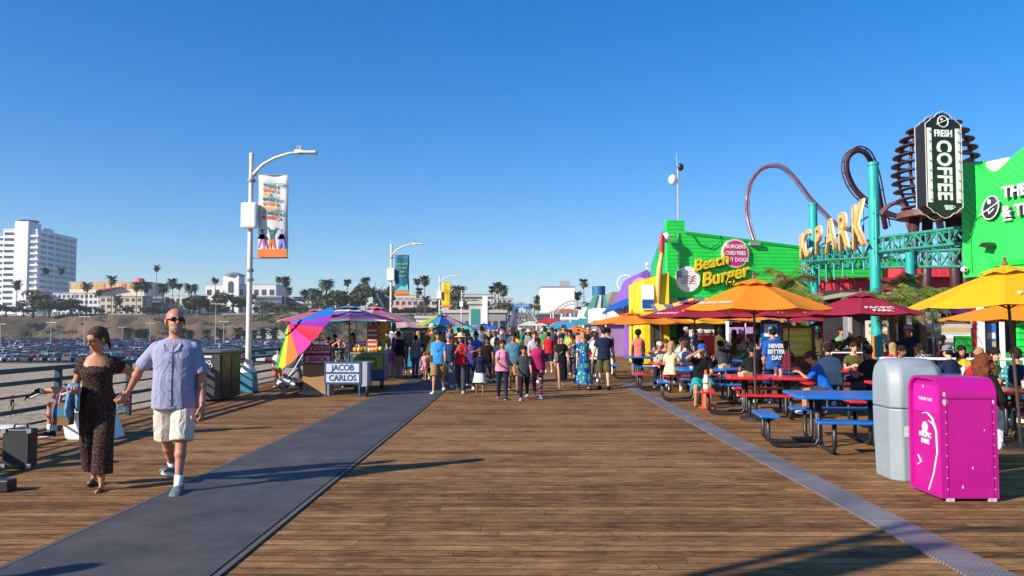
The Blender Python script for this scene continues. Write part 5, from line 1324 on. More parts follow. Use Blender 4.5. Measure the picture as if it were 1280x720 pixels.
# tilted rainbow umbrella, shading the plywood cart
c = at(400, 440, 20.6)
G2 = 'market umbrellas'
t = umbrella(c.x + .62, 20.5, 2.27, 1.06, None, 'rainbow panelled umbrella tilted over the plywood cart', n=14, mats=[RB[k] for k in (2, 3, 4, 5, 7, 6, 5, 4, 3, 2, 1, 0, 0, 1)], rim=1.78, rot=40, group=G2, stand=False)
AX = Vector((-.67, -.36, .65)).normalized(); qt = Vector((0, 0, 1)).rotation_difference(AX) @ Quaternion((0, 0, 1), R(60)); t.rotation_mode = 'QUATERNION'; t.rotation_quaternion = qt
t.location = at(381, 422, 20.4) - AX * 1.78
umbrella(at(437, 386, 23).x, 23, 2.28, 1.35, STR, 'blue and red striped umbrella over the fruit cart', rim=1.88, rot=12, group=G2)
PK = mat('canvas_pink', hx('#d8708c', .8), .8, .06, trans=.3); PW = mat('canvas_palepink', hx('#e0b8c0', .8), .8, trans=.3)
umbrella(at(468, 384, 26).x, 26, 2.35, 1.3, None, 'pink and white umbrella right of the striped one', mats=[PK, PW], rim=1.9, rot=5, group=G2)
umbrella(at(395, 390, 25).x, 25.5, 2.25, 1.4, None, 'pale pink umbrella hidden behind the rainbow one', mats=[PW, PK], rim=1.9, group=G2)
umbrella(at(505, 400, 33).x, 33, 2.05, 1.3, None, 'green and pale pink umbrella left of the blue kiosk', mats=[mat('canvas_green', hx('#3fb868', .8), .8, trans=.3), PW, PW], rim=1.72, rot=60, group=G2)
umbrella(at(552, 394, 31).x, 31, 2.2, 1.0, None, 'multicoloured umbrella at the edge of the walkway crowd', mats=[RB[2], RB[5], RB[4], RB[2], PK, RB[3], RB[5], mat('canvas_lime', hx('#a8c838', .8), .8, trans=.3), mat('canvas_sky', hx('#48a8d0', .8), .8, trans=.3), mat('canvas_navy', hx('#2a50a8', .8), .8, trans=.3), PW, RB[1]], rim=1.8, rot=0, group=G2, n=12)
for px, py, Y, r_, c_, lab in ((578, 404, 44, 1.3, '#58b0a0', 'pale teal umbrella behind the straw hatted woman'), (605, 405, 52, 1.5, '#2a68c8', 'blue umbrella deep in the crowd left of the ramp'), (598, 407, 60, 1.4, '#e8e8e0', 'white umbrella deep in the crowd'), (572, 408, 50, 1.2, '#80c8a8', 'mint umbrella deep in the crowd'), (618, 409, 70, 1.5, '#b02840', 'dark red umbrella far down the walkway'), (690, 409, 60, 1.3, '#30a060', 'green umbrella far down the right of the walkway'), (722, 408, 55, 1.3, '#e07820', 'orange umbrella by the light blue frames'), (655, 411, 90, 1.6, '#2080c8', 'far blue umbrella at the foot of the ramp')):
    c = at(px, py, Y); umbrella(c.x, Y, c.z, r_, mat('canv' + c_, hx(c_, .8), .8), lab, rim=c.z - .38, group=G2, n=6)
# plywood cart with pink name boards
c = gp(378, 494); X0 = c.x; Y0 = c.y
t = thing('market_cart', 'plywood cart with two pink name boards under the rainbow umbrella', 'cart', (X0, Y0, 0))
mb = MB(); mb.bx(0, .7, 0, .4, .1, 1.05); mb.build('body', PLY, t, bevel=.01)
mb = MB(); mb.bx(0, .7, -.01, .42, .004, .1); mb.build('base', mat('pale_wood', (.4, .3, .2), .8), t)
PF = mat('frame_maroon', hx('#8a2440', .7), .6); PB = mat('board_pink', hx('#e8a8b8', .85), .7, .2, 9)
for k, (z, w_) in enumerate(((1.02, 'EUGENIA'), (.77, 'JESSICA'))):
    mb = MB(); mb.bx(.05, .72, -.05, -.01, z, z + .24); f_ = mb.build('name_board', PF, t); mb = MB(); mb.bx(.08, .69, -.056, -.05, z + .035, z + .205); mb.build('board_face', PB, f_)
    text(w_, .155, f_, PF, (.385, -.06, z + .12), ext=.002, bold=.004, sx=.9)
c = gp(405, 496); t = thing('display_stand', 'blue framed stand with two white name boards beside the plywood cart', 'stand', (c.x, c.y, 0))
BF = mat('frame_blue', hx('#2a5a80', .8), .55); WB = mat('board_pale', hx('#d8dce8', .8), .7, .15, 12)
mb = MB(); mb.bx(0, .9, 0, .06, .3, .85); mb.build('frame', BF, t, bevel=.008)
mb = MB(); mb.bx(.9, 1.04, .02, .4, .25, .84); mb.build('side_panel', mat('grey_panel', (.35, .35, .4), .6), t)
for z, w_ in ((.6, 'JACOB'), (.35, 'CARLOS')):
    mb = MB(); mb.bx(.05, .85, -.01, -.002, z, z + .2); f_ = mb.build('name_board', WB, t); text(w_, .2, f_, BF, (.45, -.015, z + .1), ext=.002, bold=.005, sx=.9)
for x in (.04, .86):
    for y in (.03, .38): mb = MB(); mb.cyl((x, y, 0), (x, y, .3), .025); mb.build('leg', BF, t)
for x in (1.0,): mb = MB(); mb.cyl((x, .1, .14), (x + .06, .1, .14), .14, n=14); mb.build('wheel', BLK, t)
# fruit cart
c = gp(436, 486); t = thing('fruit_cart', 'glass sided fruit and drinks cart under the striped umbrella', 'cart', (c.x, 22.2, 0))
mb = MB(); mb.bx(0, .95, 0, .8, .95, 1.0); mb.build('counter', GREYM, t); mb = MB(); mb.bx(.0, .95, .02, .78, .2, .95); mb.build('body', mat('cart_blue', hx('#2a6a90', .7), .5), t)
fm = [mat('fruit_' + c_, hx(c_, .8), .5) for c_ in ('#e8a020', '#c8d040', '#d83820', '#50a040', '#e8d8a0', '#f0c030')]
r = random.Random(4)
mb = MB(); mb.bx(.1, .92, -.02, .0, .5, .93); sgn = mb.build('menu_sign', mat('sign_lime', hx('#b8b838', .7), .6, .5, 9), t)
text('FRESH\nFRUIT', .17, sgn, mat('dkgreen', (.02, .08, .03), .6), (.5, -.024, .73), ext=.002, bold=.004)
for k in range(16):
    mb = MB(); mb.ell((0, 0, 0), (.075, .075, .07), nu=10, nv=6); o = mb.build('fruit', fm[k % 6], t, smooth=True, loc=(.12 + (k % 8) * .1, .15 + (k // 8) * .2, 1.07 + r.uniform(0, .03)))
mb = MB(); mb.bx(.45, .75, .1, .14, 1.0, 1.75); f_ = mb.build('poster', mat('poster_red', hx('#d04838', .8), .6), t)
for k in range(5): mb = MB(); mb.bx(.48, .72, .09, .099, 1.06 + k * .13, 1.11 + k * .13); mb.build('price_line', mat('cream_print', (.7, .6, .4), .7), f_)
mb = MB(); r2 = random.Random(2)
for k in range(22): mb.ell((.86 + r2.uniform(-.13, .13), .3 + r2.uniform(-.1, .1), 1.55 + r2.uniform(-.3, .28)), (.06, .05, .1), nu=8, nv=5)
me = fuse(mb, .03, 1, 'balloon_bunch'); link('snack_bags', me, mat('bag_orange', hx('#e8951e', .8), .4, .3, 12), t)
for k in range(6): 
    mb = MB(); mb.lathe([(.035, 0), (.035, .18), (.012, .24), (.012, .27)], 8, (.08 + .07 * k, .5, 1.0)); mb.build('bottle', mat(('btl%d' % (k % 3)), [(.5, .1, .05), (.6, .6, .6), (.1, .3, .5)][k % 3], .2), t, smooth='auto')
for x in (.1, .85): mb = MB(); mb.cyl((x, .1, .15), (x + .06, .1, .15), .15, n=14); mb.build('wheel', BLK, t)
for x in (.02, .93): mb = MB(); mb.cyl((x, .75, .95), (x, .75, 1.9), .014); mb.build('post', GREYM, t)
mb = MB(); mb.bx(-.05, 1.0, .0, .8, 1.86, 1.9); mb.build('shelf', WHT, t)
c = gp(449, 486); t = thing('cool_box', 'blue cool box with a white lid on a small trolley', 'cool box', (c.x, 21.4, 0)); mb = MB(); mb.bx(0, .42, 0, .4, .35, .72); mb.build('box', mat('cool_blue', hx('#1838a0', .8), .4), t, bevel=.02); mb = MB(); mb.bx(-.01, .43, -.01, .41, .722, .78); mb.build('lid', WHT, t, bevel=.01); mb = MB(); mb.bx(.02, .4, .02, .38, .1, .35); mb.build('trolley', GREYM, t)
for x in (.05, .37): mb = MB(); mb.cyl((x - .02, .05, .07), (x + .02, .05, .07), .07, n=12); mb.build('wheel', BLK, t)
c = gp(474, 484); t = thing('hanging_toys', 'rack of bright inflatable toys right of the fruit cart', 'toy rack', (c.x - .1, 23.6, 0)); mb = MB(); mb.cyl((0, 0, 0), (0, 0, 2.0), .025); mb.cyl((-.4, 0, 1.95), (.4, 0, 1.95), .02); mb.build('frame', GREYM, t)
for k in range(18): mb = MB(); x = -.38 + (k % 6) * .15; z = 1.7 - (k // 6) * .45; mb.ell((x, -.05, z), (.07, .05, .17), nu=8, nv=6); mb.build('toy', RB[(k * 3) % 8] if k % 3 else mat('toy_white', (.6, .55, .5), .5), t, smooth=True)
t = thing('metal_cylinder', 'tall grey metal display cylinder behind the black shirted vendor', 'drum', (at(487, 430, 27).x, 28, 0)); mb = MB(); mb.cyl((0, 0, 0), (0, 0, 1.5), .3, .3, 18); mb.build('drum', GREYM, t, smooth='auto'); mb = MB(); mb.cyl((0, 0, 1.5), (0, 0, 1.56), .32, .25, 18); mb.build('lid', WHT, t)
# white pushchair-like display behind the umbrella
c = gp(352, 487); t = thing('pushchair', 'grey and white pushchair behind the tilted rainbow umbrella', 'pushchair', (c.x, c.y, 0))
mb = MB(); mb.box((.25, .2, .45), (.5, .4, .3), top=.7); mb.build('seat', mat('pram_grey', (.2, .2, .22), .8), t, bevel=.04); mb = MB(); mb.ell((.2, .2, .75), (.28, .22, .22)); mb.build('hood', mat('pram_grey', (.2, .2, .22)), t, smooth=True)
for x in (.0, .45):
    for y in (0, .4): mb = MB(); mb.cyl((x, y - .02, .1), (x, y + .02, .1), .1, n=14); mb.build('wheel', BLK, t)
mb = MB(); mb.tube([(0, 0, .1), (.3, 0, .5), (.6, 0, 1.0)], .014); mb.tube([(0, .4, .1), (.3, .4, .5), (.6, .4, 1.0)], .014); mb.cyl((.6, 0, 1.0), (.6, .4, 1.0), .018); mb.build('frame', WHT, t)
mb = MB(); mb.box((.1, .2, .2), (.55, .3, .18), top=.8); mb.build('basket', WHT, t, bevel=.02)
# blue kiosk
c = at(500, 408, 34); t = thing('kiosk', 'bright blue kiosk with white framed windows behind the grey shirted man', 'kiosk', (c.x, 34, 0)); KB = mat('kiosk_blue', hx('#1c8fc4', .8), .5, .1, 2)
mb = MB(); mb.bx(0, 2.0, 0, 2.4, .05, 1.75); mb.build('body', KB, t); mb = MB(); mb.bx(-.15, 2.15, -.2, 2.5, 1.75, 1.85); mb.build('roof', mat('kiosk_teal', hx('#2a9a9a', .7), .5), t)
for k in range(3):
    mb = MB(); mb.bx(.15 + k * .62, .6 + k * .62, -.03, -.0, .8, 1.55); f_ = mb.build('window', mat('cream_frame', (.6, .5, .35), .6), t); mb = MB(); mb.bx(.2 + k * .62, .55 + k * .62, -.04, -.03, .86, 1.5); mb.build('pane', mat('kiosk_glass', (.05, .1, .12), .1), f_)
for k, (px, Y, cc, lab) in enumerate(((560, 46, '#3a70a0', 'blue sided stall under the mint umbrella'), (590, 54, '#c8c0b0', 'cream stall counter deep in the crowd'), (540, 40, '#40342a', 'dark wooden stall behind the navy capped man'))):
    c = at(px, 420, Y); t = thing('market_stall', lab, 'stall', (c.x - 1, Y, 0)); mb = MB(); mb.bx(0, 1.8, 0, 1, .05, 1.0); mb.build('counter', mat('st' + cc, hx(cc, .7), .6), t)
    for x in (.03, 1.77): mb = MB(); mb.cyl((x, 0, 0), (x, 0, 1.9), .025); mb.build('post', GREYM, t)
    mb = MB(); mb.bx(-.1, 1.9, -.1, 1.1, 1.85, 1.9); mb.build('roof', mat('st' + cc, hx(cc, .7)), t)

FOODS = [(4.3, 15.45, 'cardboard food box on the red table by the orange umbrella pole', 0), (5.0, 15.8, 'tall pale cup on the far side of the red table', 1), (4.7, 18.6, 'brown paper tray on the blue table behind the orange umbrella pole', 0), (4.0, 21.6, 'white cup on the blonde woman\'s red table', 1), (7.1, 23.3, 'white takeaway box on the far blue table', 0), (7.9, 12.3, 'white takeaway box on the red table at the right edge', 0), (8.6, 15.7, 'red cup on the blue table behind the curly haired woman', 1)]
for x, y, lab, k_ in FOODS:
    if k_: cup(x, y, .745, lab, mat('cup_pale', (.6, .58, .55), .4))
    else:
        t = thing('food_box', lab, 'food box', (x, y, .746), R(20)); mb = MB(); mb.box((0, 0, .035), (.2, .16, .07), top=1.12); mb.build('box', mat('kraft_box', (.45, .33, .2), .8), t); mb = MB(); mb.ell((0, 0, .075), (.08, .06, .025), nu=9, nv=5); mb.build('food', mat('fries', (.55, .38, .12), .8, .3, 30), t)
# ================================================================= right hand side buildings
def frame(P0, P1): return math.atan2(P1[1] - P0[1], P1[0] - P0[0])
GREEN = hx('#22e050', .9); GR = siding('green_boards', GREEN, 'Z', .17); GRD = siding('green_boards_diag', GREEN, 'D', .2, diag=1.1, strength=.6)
YT = mat('letter_yellow', hx('#f0d020', .85), .45); SH = mat('letter_shadow', (.03, .05, .02), .5)  # SH is the burger letters' drop shadow, painted as dark copies
P0 = (6.6, 36); rz = frame(P0, (16.3, 37.9)); zc = at(835, 275, 36).z
t = thing('burger_restaurant', 'bright green boarded burger restaurant with yellow script lettering', 'building', (P0[0], P0[1], 0), rz)
ht = at(853, 291, 36.6).z
def along(px, py):   # point on the burger wall seen at the pixel
    d = RM @ Vector(((px - 640) / F, (360 - py) / F, -1)); ux, uy = math.cos(rz), math.sin(rz)
    # cam + d*k = P0 + u*s
    det = d.x * (-uy) - d.y * (-ux); k = (P0[0] * (-uy) - P0[1] * (-ux)) / det; s = (d.x * P0[1] - d.y * P0[0]) / det
    s = ((d.x * k) - P0[0]) * ux + ((d.y * k) - P0[1]) * uy
    return s, CAM_Z + d.z * k
sq, zq = along(1000, 308); hr_ = ht + (zq - ht) / (sq - .85) * 12.15
mb = MB(); mb.prism([(0, 0), (13, 0), (13, hr_), (.85, ht), (.85, zc), (0, zc)], 0, .25); mb.build('wall', GR, t)
# left flank, sloped parapet, runs straight down the pier
c_ = math.cos(-rz); s_ = math.sin(-rz)
def loc_(x, y): dx, dy = x - P0[0], y - P0[1]; return (dx * c_ - dy * s_, dx * s_ + dy * c_)
a = loc_(6.6, 36.0); b_ = loc_(6.6, 40.6)
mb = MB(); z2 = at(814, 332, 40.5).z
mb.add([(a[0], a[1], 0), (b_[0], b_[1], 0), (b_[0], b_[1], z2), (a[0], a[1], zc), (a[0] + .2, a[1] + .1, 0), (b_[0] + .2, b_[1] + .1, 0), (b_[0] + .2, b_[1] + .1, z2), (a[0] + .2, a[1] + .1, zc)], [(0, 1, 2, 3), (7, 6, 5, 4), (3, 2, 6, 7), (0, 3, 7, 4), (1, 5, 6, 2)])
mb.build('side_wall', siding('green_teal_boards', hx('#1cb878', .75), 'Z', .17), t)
mb = MB(); mb.add([(.2, .25, ht - .2), (13, .25, hr_ - .2), (13, 4.2, hr_ - .6), (b_[0] + .3, b_[1] - .2, z2 - .2)], [(0, 1, 2, 3)]); mb.build('roof', mat('flat_roof', (.3, .3, .3), .8), t)
mb = MB(); mb.prism([(.85, ht - .1), (13, hr_ - .1), (13, hr_ + .02), (.85, ht + .02)], -.04, -.003); mb.build('coping', mat('green_trim', hx('#14c040', .8), .5), t)
s1, z1 = along(886, 332); text('Beach', .72, t, [YT], (s1, -.14, z1 + .12), rot=(PI / 2, R(-13), 0), ext=.05, shear=.35, bold=.018, sx=1.0)
text('Beach', .72, t, [SH], (s1 + .03, -.06, z1 + .07), rot=(PI / 2, R(-13), 0), ext=.02, shear=.35, bold=.03, sx=1.0, name='letter_backing_and_shadow')  # dark copy shifted right and down, a painted cast shadow of the word
s1, z1 = along(903, 345); text('Burger', .86, t, [YT], (s1, -.16, z1), rot=(PI / 2, R(-13), 0), ext=.05, shear=.35, bold=.02, sx=.98)
text('Burger', .86, t, [SH], (s1 + .03, -.07, z1 - .05), rot=(PI / 2, R(-13), 0), ext=.02, shear=.35, bold=.032, sx=.98, name='letter_backing_and_shadow')  # same painted shadow below and right of the second word
s1, z1 = along(918, 317); mb = MB(); mb.cyl((s1, -.12, z1), (s1, -.02, z1), .66, n=28); d_ = mb.build('round_sign', mat('sign_cream', (.7, .62, .55), .5), t); mb = MB(); mb.cyl((s1, -.135, z1), (s1, -.121, z1), .59, n=28); mb.build('face', mat('sign_pink', hx('#d0307a', .85), .5), d_)
for k, w_ in enumerate(('BURGERS', 'CHILI FRIES', 'HOT DOGS')): text(w_, .25, d_, WHT, (s1, -.15, z1 + .3 - k * .3), ext=.006, bold=.004, sx=.8 if k == 1 else .95)
s1, z1 = along(859, 349); mb = MB(); mb.cyl((s1, -.1, z1), (s1, -.02, z1), .58, n=28); d_ = mb.build('round_sign', mat('sign_white', (.78, .78, .78), .5), t)
for k in range(4): 
    mb = MB(); mb.tube([(s1 - .35 + q * .1, -.11, z1 + .12 - k * .1 + .04 * math.sin(q * 2.1 + k)) for q in range(8)], .014, 5); mb.build('printed_stroke', mat('ink%d' % (k % 2), [(.02, .05, .1), (.5, .05, .08)][k % 2], .5), d_)
# vertical red/yellow sign on the corner
ca = at(826, 312, 35.9)
mb = MB(); 
t2 = thing('blade_sign', 'curved red and yellow menu sign on the corner of the green restaurant', 'sign', (at(826, 312, 35.4).x, 35.4, ca.z))
mb = MB(); mb.ell((.05, 0, .1), (.12, .08, .6)); mb.build('upper_panel', mat('sign_red', hx('#c82838', .8), .5), t2, smooth=True); mb = MB(); mb.tube([(.03, -.09, -.2), (-.08, -.09, -.9), (-.15, -.09, -1.7), (-.12, -.09, -2.4)], [.08, .13, .13, .08], 8); mb.build('lower_panel', mat('sign_straw', hx('#d8b860', .8), .6), t2, smooth=True)
mb = MB(); mb.cyl((0, 0, .3), (.5, .2, .3), .03); mb.build('bracket', GREYM, t2)
# roof mast with cameras
cm_ = at(848, 272, 37.5); t2 = thing('roof_mast', 'thin roof mast with cameras and antennas above the green restaurant', 'mast', (cm_.x, 37.5, ht - .4)); tz = at(848, 205, 37.5).z - ht + .4
mb = MB(); mb.cyl((0, 0, 0), (0, 0, tz), .04); mb.build('pole', POLEM, t2); mb = MB(); mb.ell((.12, 0, tz - .15), (.16, .14, .18)); mb.build('dome_camera', BLK, t2, smooth=True)
mb = MB(); mb.ell((-.25, 0, tz - .75), (.2, .15, .25)); mb.build('antenna', WHT, t2, smooth=True); mb = MB(); mb.cyl((-.25, 0, tz - .75), (0, 0, tz - .7), .025); mb.cyl((-.05, 0, tz), (-.05, 0, tz + .5), .015); mb.build('bracket', POLEM, t2)
ck = at(843, 297, 35.8); t2 = thing('security_camera', 'white security camera on the corner of the green restaurant', 'camera', (at(832, 296, 35.7).x, 35.6, ck.z)); mb = MB(); mb.ell((0, 0, 0), (.2, .2, .2)); mb.build('dome', WHT, t2, smooth=True); mb = MB(); mb.cyl((0, 0, .05), (.4, .3, .1), .04); mb.build('arm', WHT, t2)
# striped awning
m, N, L, b = newmat('awning_stripes'); tc = N.new('ShaderNodeTexCoord'); s = N.new('ShaderNodeSeparateXYZ'); L.new(tc.outputs['Object'], s.inputs[0])
f = mth(N, L, 'GREATER_THAN', mth(N, L, 'FRACT', mth(N, L, 'MULTIPLY', s.outputs['X'], 1.15)), .5); mx = N.new('ShaderNodeMix'); mx.data_type = 'RGBA'; L.new(f, mx.inputs[0]); mx.inputs[6].default_value = (*hx('#f0d068', .85), 1); mx.inputs[7].default_value = (*hx('#6a7494', .8), 1); L.new(mx.outputs[2], b.inputs['Base Color']); b.inputs['Roughness'].default_value = .8
c = at(818, 372, 34.6); sA, zA = along(853, 371); zA -= .05
t2 = thing('awning', 'yellow and blue striped awning along the green restaurant', 'awning', (P0[0], P0[1], 0), rz)
mb = MB(); mb.rings([[Vector((x, -.03, zA)), Vector((x, -1.5, zA - .85)), Vector((x, -1.5, zA - .9)), Vector((x, -.03, zA - .1))] for x in (-1.0, 12)]); mb.build('canopy', m, t2)
mb = MB(); mb.bx(-1, 12, -1.52, -1.501, zA - 1.1, zA - .87); mb.build('valance', m, t2)
for x in (-.9, 3, 7, 11.9): mb = MB(); mb.cyl((x, -1.45, 0), (x, -1.45, zA - .95), .04); mb.build('post', WHT, t2)
# shop front below
t2 = thing('shop_front', 'dark shop front with serving windows under the striped awning', 'shop front', (P0[0], P0[1], 0), rz)
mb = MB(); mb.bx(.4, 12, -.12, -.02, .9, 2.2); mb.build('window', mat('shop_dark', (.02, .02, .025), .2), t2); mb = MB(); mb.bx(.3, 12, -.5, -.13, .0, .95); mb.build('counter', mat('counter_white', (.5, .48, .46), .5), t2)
for k, (x, c_2) in enumerate(((1, '#c8c8c8'), (3.1, '#d02030'), (5, '#8a50a0'), (7.4, '#1c60b0'), (9.6, '#b0b0b8'))): mb = MB(); mb.bx(x, x + 1.1, -.2, -.14, 1.2, 1.95); mb.build('menu_board', mat('mb' + c_2, hx(c_2, .8), .5), t2)

# yellow annexe
t = thing('yellow_shop', 'small yellow shop block on the left corner of the green restaurant', 'building', (5.45, 35.4, 0)); YP = siding('yellow_wall', hx('#f0cf10', .85), 'Z', .3, strength=.3)
zt = at(810, 349, 35.4).z; mb = MB(); mb.add([(0, 0, 0), (1.1, 0, 0), (1.1, 5, 0), (0, 5, 0), (0, 0, zt), (1.1, 0, zt + .3), (1.1, 5, zt + .3), (0, 5, zt)], [(0, 1, 5, 4), (1, 2, 6, 5), (2, 3, 7, 6), (3, 0, 4, 7), (4, 5, 6, 7)]); mb.build('wall', YP, t)
mb = MB(); mb.bx(-.12, .42, -.1, -.02, zt - 1.35, zt - .25); f_ = mb.build('sign_panel', mat('sign_white', (.7, .7, .7)), t); mb = MB(); mb.bx(-.1, .4, -.115, -.1, zt - 1.3, zt - .9); mb.build('blue_band', mat('sb', hx('#1c50a0', .8), .5), f_)
mb = MB(); mb.bx(.25, .8, -.04, .0, .1, 1.9); mb.build('door', mat('door_dark', (.05, .04, .03), .5), t)
# purple building
t = thing('purple_shop', 'purple gabled shop with a round pale sign left of the yellow block', 'building', (at(786, 400, 46).x, 46, 0)); pw = at(823, 400, 46).x - t.location.x; pk = at(806, 337, 46).z; ev = at(786, 378, 46).z
PU = siding('purple_wall', hx('#8a55b8', .85), 'X', .25, strength=.4)
mb = MB(); mb.rings([[Vector((0, y, 0)), Vector((pw, y, 0)), Vector((pw, y, ev + 1.1)), Vector((pw * .82, y, pk - .25)), Vector((pw * .62, y, pk)), Vector((pw * .45, y, pk - .2)), Vector((0, y, ev))] for y in (0, 8)]); mb.build('wall', PU, t)
mb = MB(); mb.cyl((pw * .4, -.1, ev + .95), (pw * .4, -.02, ev + .95), .48, n=24); d_ = mb.build('round_sign', mat('sign_peach', hx('#e8b8a8', .85), .5), t); mb = MB(); mb.cyl((pw * .4, -.12, ev + .95), (pw * .4, -.101, ev + .95), .3, n=5); mb.build('star', mat('sign_rose', hx('#c87a80'), .5), d_)
t2 = thing('security_camera', 'small white camera on the purple gable', 'camera', (t.location.x + pw * .62, 45.9, pk)); mb = MB(); mb.cyl((0, 0, 0), (0, 0, .2), .03); mb.build('mount', WHT, t2); mb = MB(); mb.box((0, 0, .3), (.16, .3, .2)); mb.build('camera', WHT, t2, bevel=.03)
# blue awning kiosk
c = at(753, 392, 44); c2 = at(806, 374, 44); t = thing('awning', 'long blue sloping awning left of the purple shop', 'awning', (c.x, 44, 0)); L_ = c2.x - c.x; za, zb = at(753, 391, 44).z, at(806, 373, 44).z
mb = MB(); mb.add([(0, 0, za), (L_, 0, zb), (L_ + .3, 4, zb + .5), (.8, 4, za + .5), (0, 0, za - .08), (L_, 0, zb - .08), (L_ + .3, 4, zb + .42), (.8, 4, za + .42)], [(0, 1, 2, 3), (7, 6, 5, 4), (0, 4, 5, 1), (1, 5, 6, 2), (2, 6, 7, 3), (3, 7, 4, 0)]); mb.build('canopy', mat('awning_blue', hx('#1668c8', .85), .7, trans=.2), t)
for x in (.2, L_): mb = MB(); mb.cyl((x, .1, 0), (x, .1, za if x < 1 else zb), .04); mb.build('post', WHT, t)
t = thing('white_kiosk', 'white curved fronted kiosk under the blue awning', 'kiosk', (at(742, 400, 48).x, 48, 0)); w_ = at(800, 400, 48).x - t.location.x
mb = MB(); mb.bx(0, w_, 0, 4, 1.9, at(750, 385, 48).z); mb.build('fascia', WHT, t, bevel=.05); mb = MB(); mb.bx(.2, w_, .3, 4, 0, 1.9); mb.build('wall', mat('kiosk_lilac', hx('#a888b8', .7), .6), t); mb = MB(); mb.bx(-.05, w_, -.03, 0, 2.05, 2.15); mb.build('stripe', KB, t)
# teal tower kiosk
c = at(750, 372, 62); t = thing('kiosk_tower', 'white kiosk with teal fins and a blue drum on top', 'kiosk', (c.x, 62, 0)); zd = at(750, 357, 62).z; zb = at(750, 369, 62).z
mb = MB(); mb.bx(-1.2, 3.2, 0, 3, 0, at(750, 384, 62).z); mb.build('wall', WHT, t); mb = MB(); mb.cyl((0, 1, zb), (0, 1, zd), .52, .52, 20); mb.build('drum', mat('drum_blue', hx('#1c6a9a', .8), .5), t, smooth='auto')
for k, x in enumerate((-.9, -.3, .4)): mb = MB(); mb.prism([(x - .4, zb - 1.6), (x + .3, zb - 1.6), (x * .5 + .25, zb), (x * .5 - .05, zb)], -.2 + k * .1, 0 + k * .1); mb.build('fin', mat('fin%d' % (k % 2), [hx('#5aa898', .8), (.6, .6, .58)][k % 2], .5), t)
t = thing('grey_roofed_hut', 'grey shingled roof beyond the white kiosk', 'building', (at(762, 380, 75).x, 75, 0)); w_ = at(790, 380, 75).x - t.location.x; zr = at(775, 365, 75).z
mb = MB(); mb.bx(0, w_, 0, 5, 0, zr - 1); mb.build('wall', WHT, t); mb = MB(); mb.rings([[Vector((-.3, y, zr - 1.2)), Vector((w_ + .3, y, zr - 1.2)), Vector((w_ * .9, y, zr)), Vector((w_ * .1, y, zr))] for y in (-.3, 5)]); mb.build('roof', mat('grey_shingle', (.22, .2, .19), .8), t)
# small white wheel/ornament on the skyline
c = at(782, 352, 90); t = thing('ornamental_lamp', 'white looped ornamental lamp frame on the skyline left of the purple gable', 'lamp', (c.x, 90, 0))
mb = MB(); mb.cyl((0, 0, 0), (0, 0, c.z), .12); mb.build('pole', WHT, t)
mb = MB(); mb.tube([(math.cos(a) * .9, 0, c.z - .2 + math.sin(a) * .9) for a in [2 * PI * k / 16 for k in range(17)]], .1, 6); mb.build('ring', WHT, t)
# light blue frames + arched truss down the walkway
LB = mat('frame_lightblue', hx('#3f98cc', .8), .5, .1, 2)
for k, (px0, px1, pt, Y, lab) in enumerate(((702, 724, 392, 90, 'light blue boarded booth in front of the white box building'), (724, 748, 388, 78, 'row of light blue posts and rails left of the white kiosk'))):
    a = at(px0, pt, Y); b2 = at(px1, pt, Y); t = thing('blue_booth', lab, 'booth', (a.x, Y, 0)); w_ = b2.x - a.x
    mb = MB(); mb.bx(0, w_, 0, .3, 0, a.z * .75); mb.build('wall', LB, t)
    for q in range(5): mb = MB(); mb.bx(q * w_ / 4 - .08, q * w_ / 4 + .08, -.12, -.001, 0, a.z + .3 * (q % 2)); mb.build('post', LB if q % 2 else WHT, t)
    mb = MB(); mb.bx(-.2, w_ + .2, -.2, -.13, a.z * .8, a.z * .88); mb.build('rail', WHT, t)
c = at(692, 384, 110); c2 = at(740, 384, 110); W_ = c2.x - c.x; t = thing('arched_truss', 'grey arched truss spanning the walkway before the white box building', 'arch', (c.x, 110, 0))
for q in (0, .5):
    mb = MB(); mb.tube([(x * W_ / 12, 0, c.z - .6 - q + 1.5 * math.sin(PI * x / 12)) for x in range(13)], .08, 6); mb.build('chord', POLEM, t)
mb = MB()
for x in range(13): mb.cyl((x * W_ / 12, 0, c.z - .6 + 1.5 * math.sin(PI * x / 12)), ((x + .5) * W_ / 12 if x < 12 else W_, 0, c.z - 1.1 + 1.5 * math.sin(PI * min(12, x + .5) / 12)), .05, n=5)
mb.build('lattice', POLEM, t)
for x in (0, W_): mb = MB(); mb.cyl((x, 0, 0), (x, 0, c.z - .6), .15); mb.build('post', POLEM, t)
for k, (px, pt, Y, cc, lab) in enumerate(((708, 386, 120, '#c86a3a', 'rust coloured low stall roofs under the arched truss'), (690, 398, 85, '#c02838', 'red topped stall at the right foot of the ramp'), (735, 398, 60, '#40a0a8', 'teal counter stall in front of the light blue posts'), (706, 402, 56, '#3aa0d0', 'sky blue stall in the crowd'), (668, 402, 100, '#d8d8d0', 'white tent at the right foot of the ramp'))):
    c = at(px, pt, Y); t = thing('market_stall', lab, 'stall', (c.x - .02 * Y, Y, 0)); w_ = .036 * Y
    mb = MB(); mb.bx(0, w_, 0, 2, 0, c.z * .55); mb.build('counter', mat('sc' + cc, hx(cc, .75), .6), t); mb = MB(); mb.rings([[Vector((-.2, y, c.z - .5)), Vector((w_ + .2, y, c.z - .5)), Vector((w_ * .7, y, c.z)), Vector((w_ * .3, y, c.z))] for y in (-.2, 2.2)]); mb.build('roof', mat('sc2' + cc, hx(cc, .8), .7), t)
    for x in (.05, w_ - .05): mb = MB(); mb.cyl((x, 0, c.z * .55), (x, 0, c.z - .5), .06); mb.build('post', WHT, t)

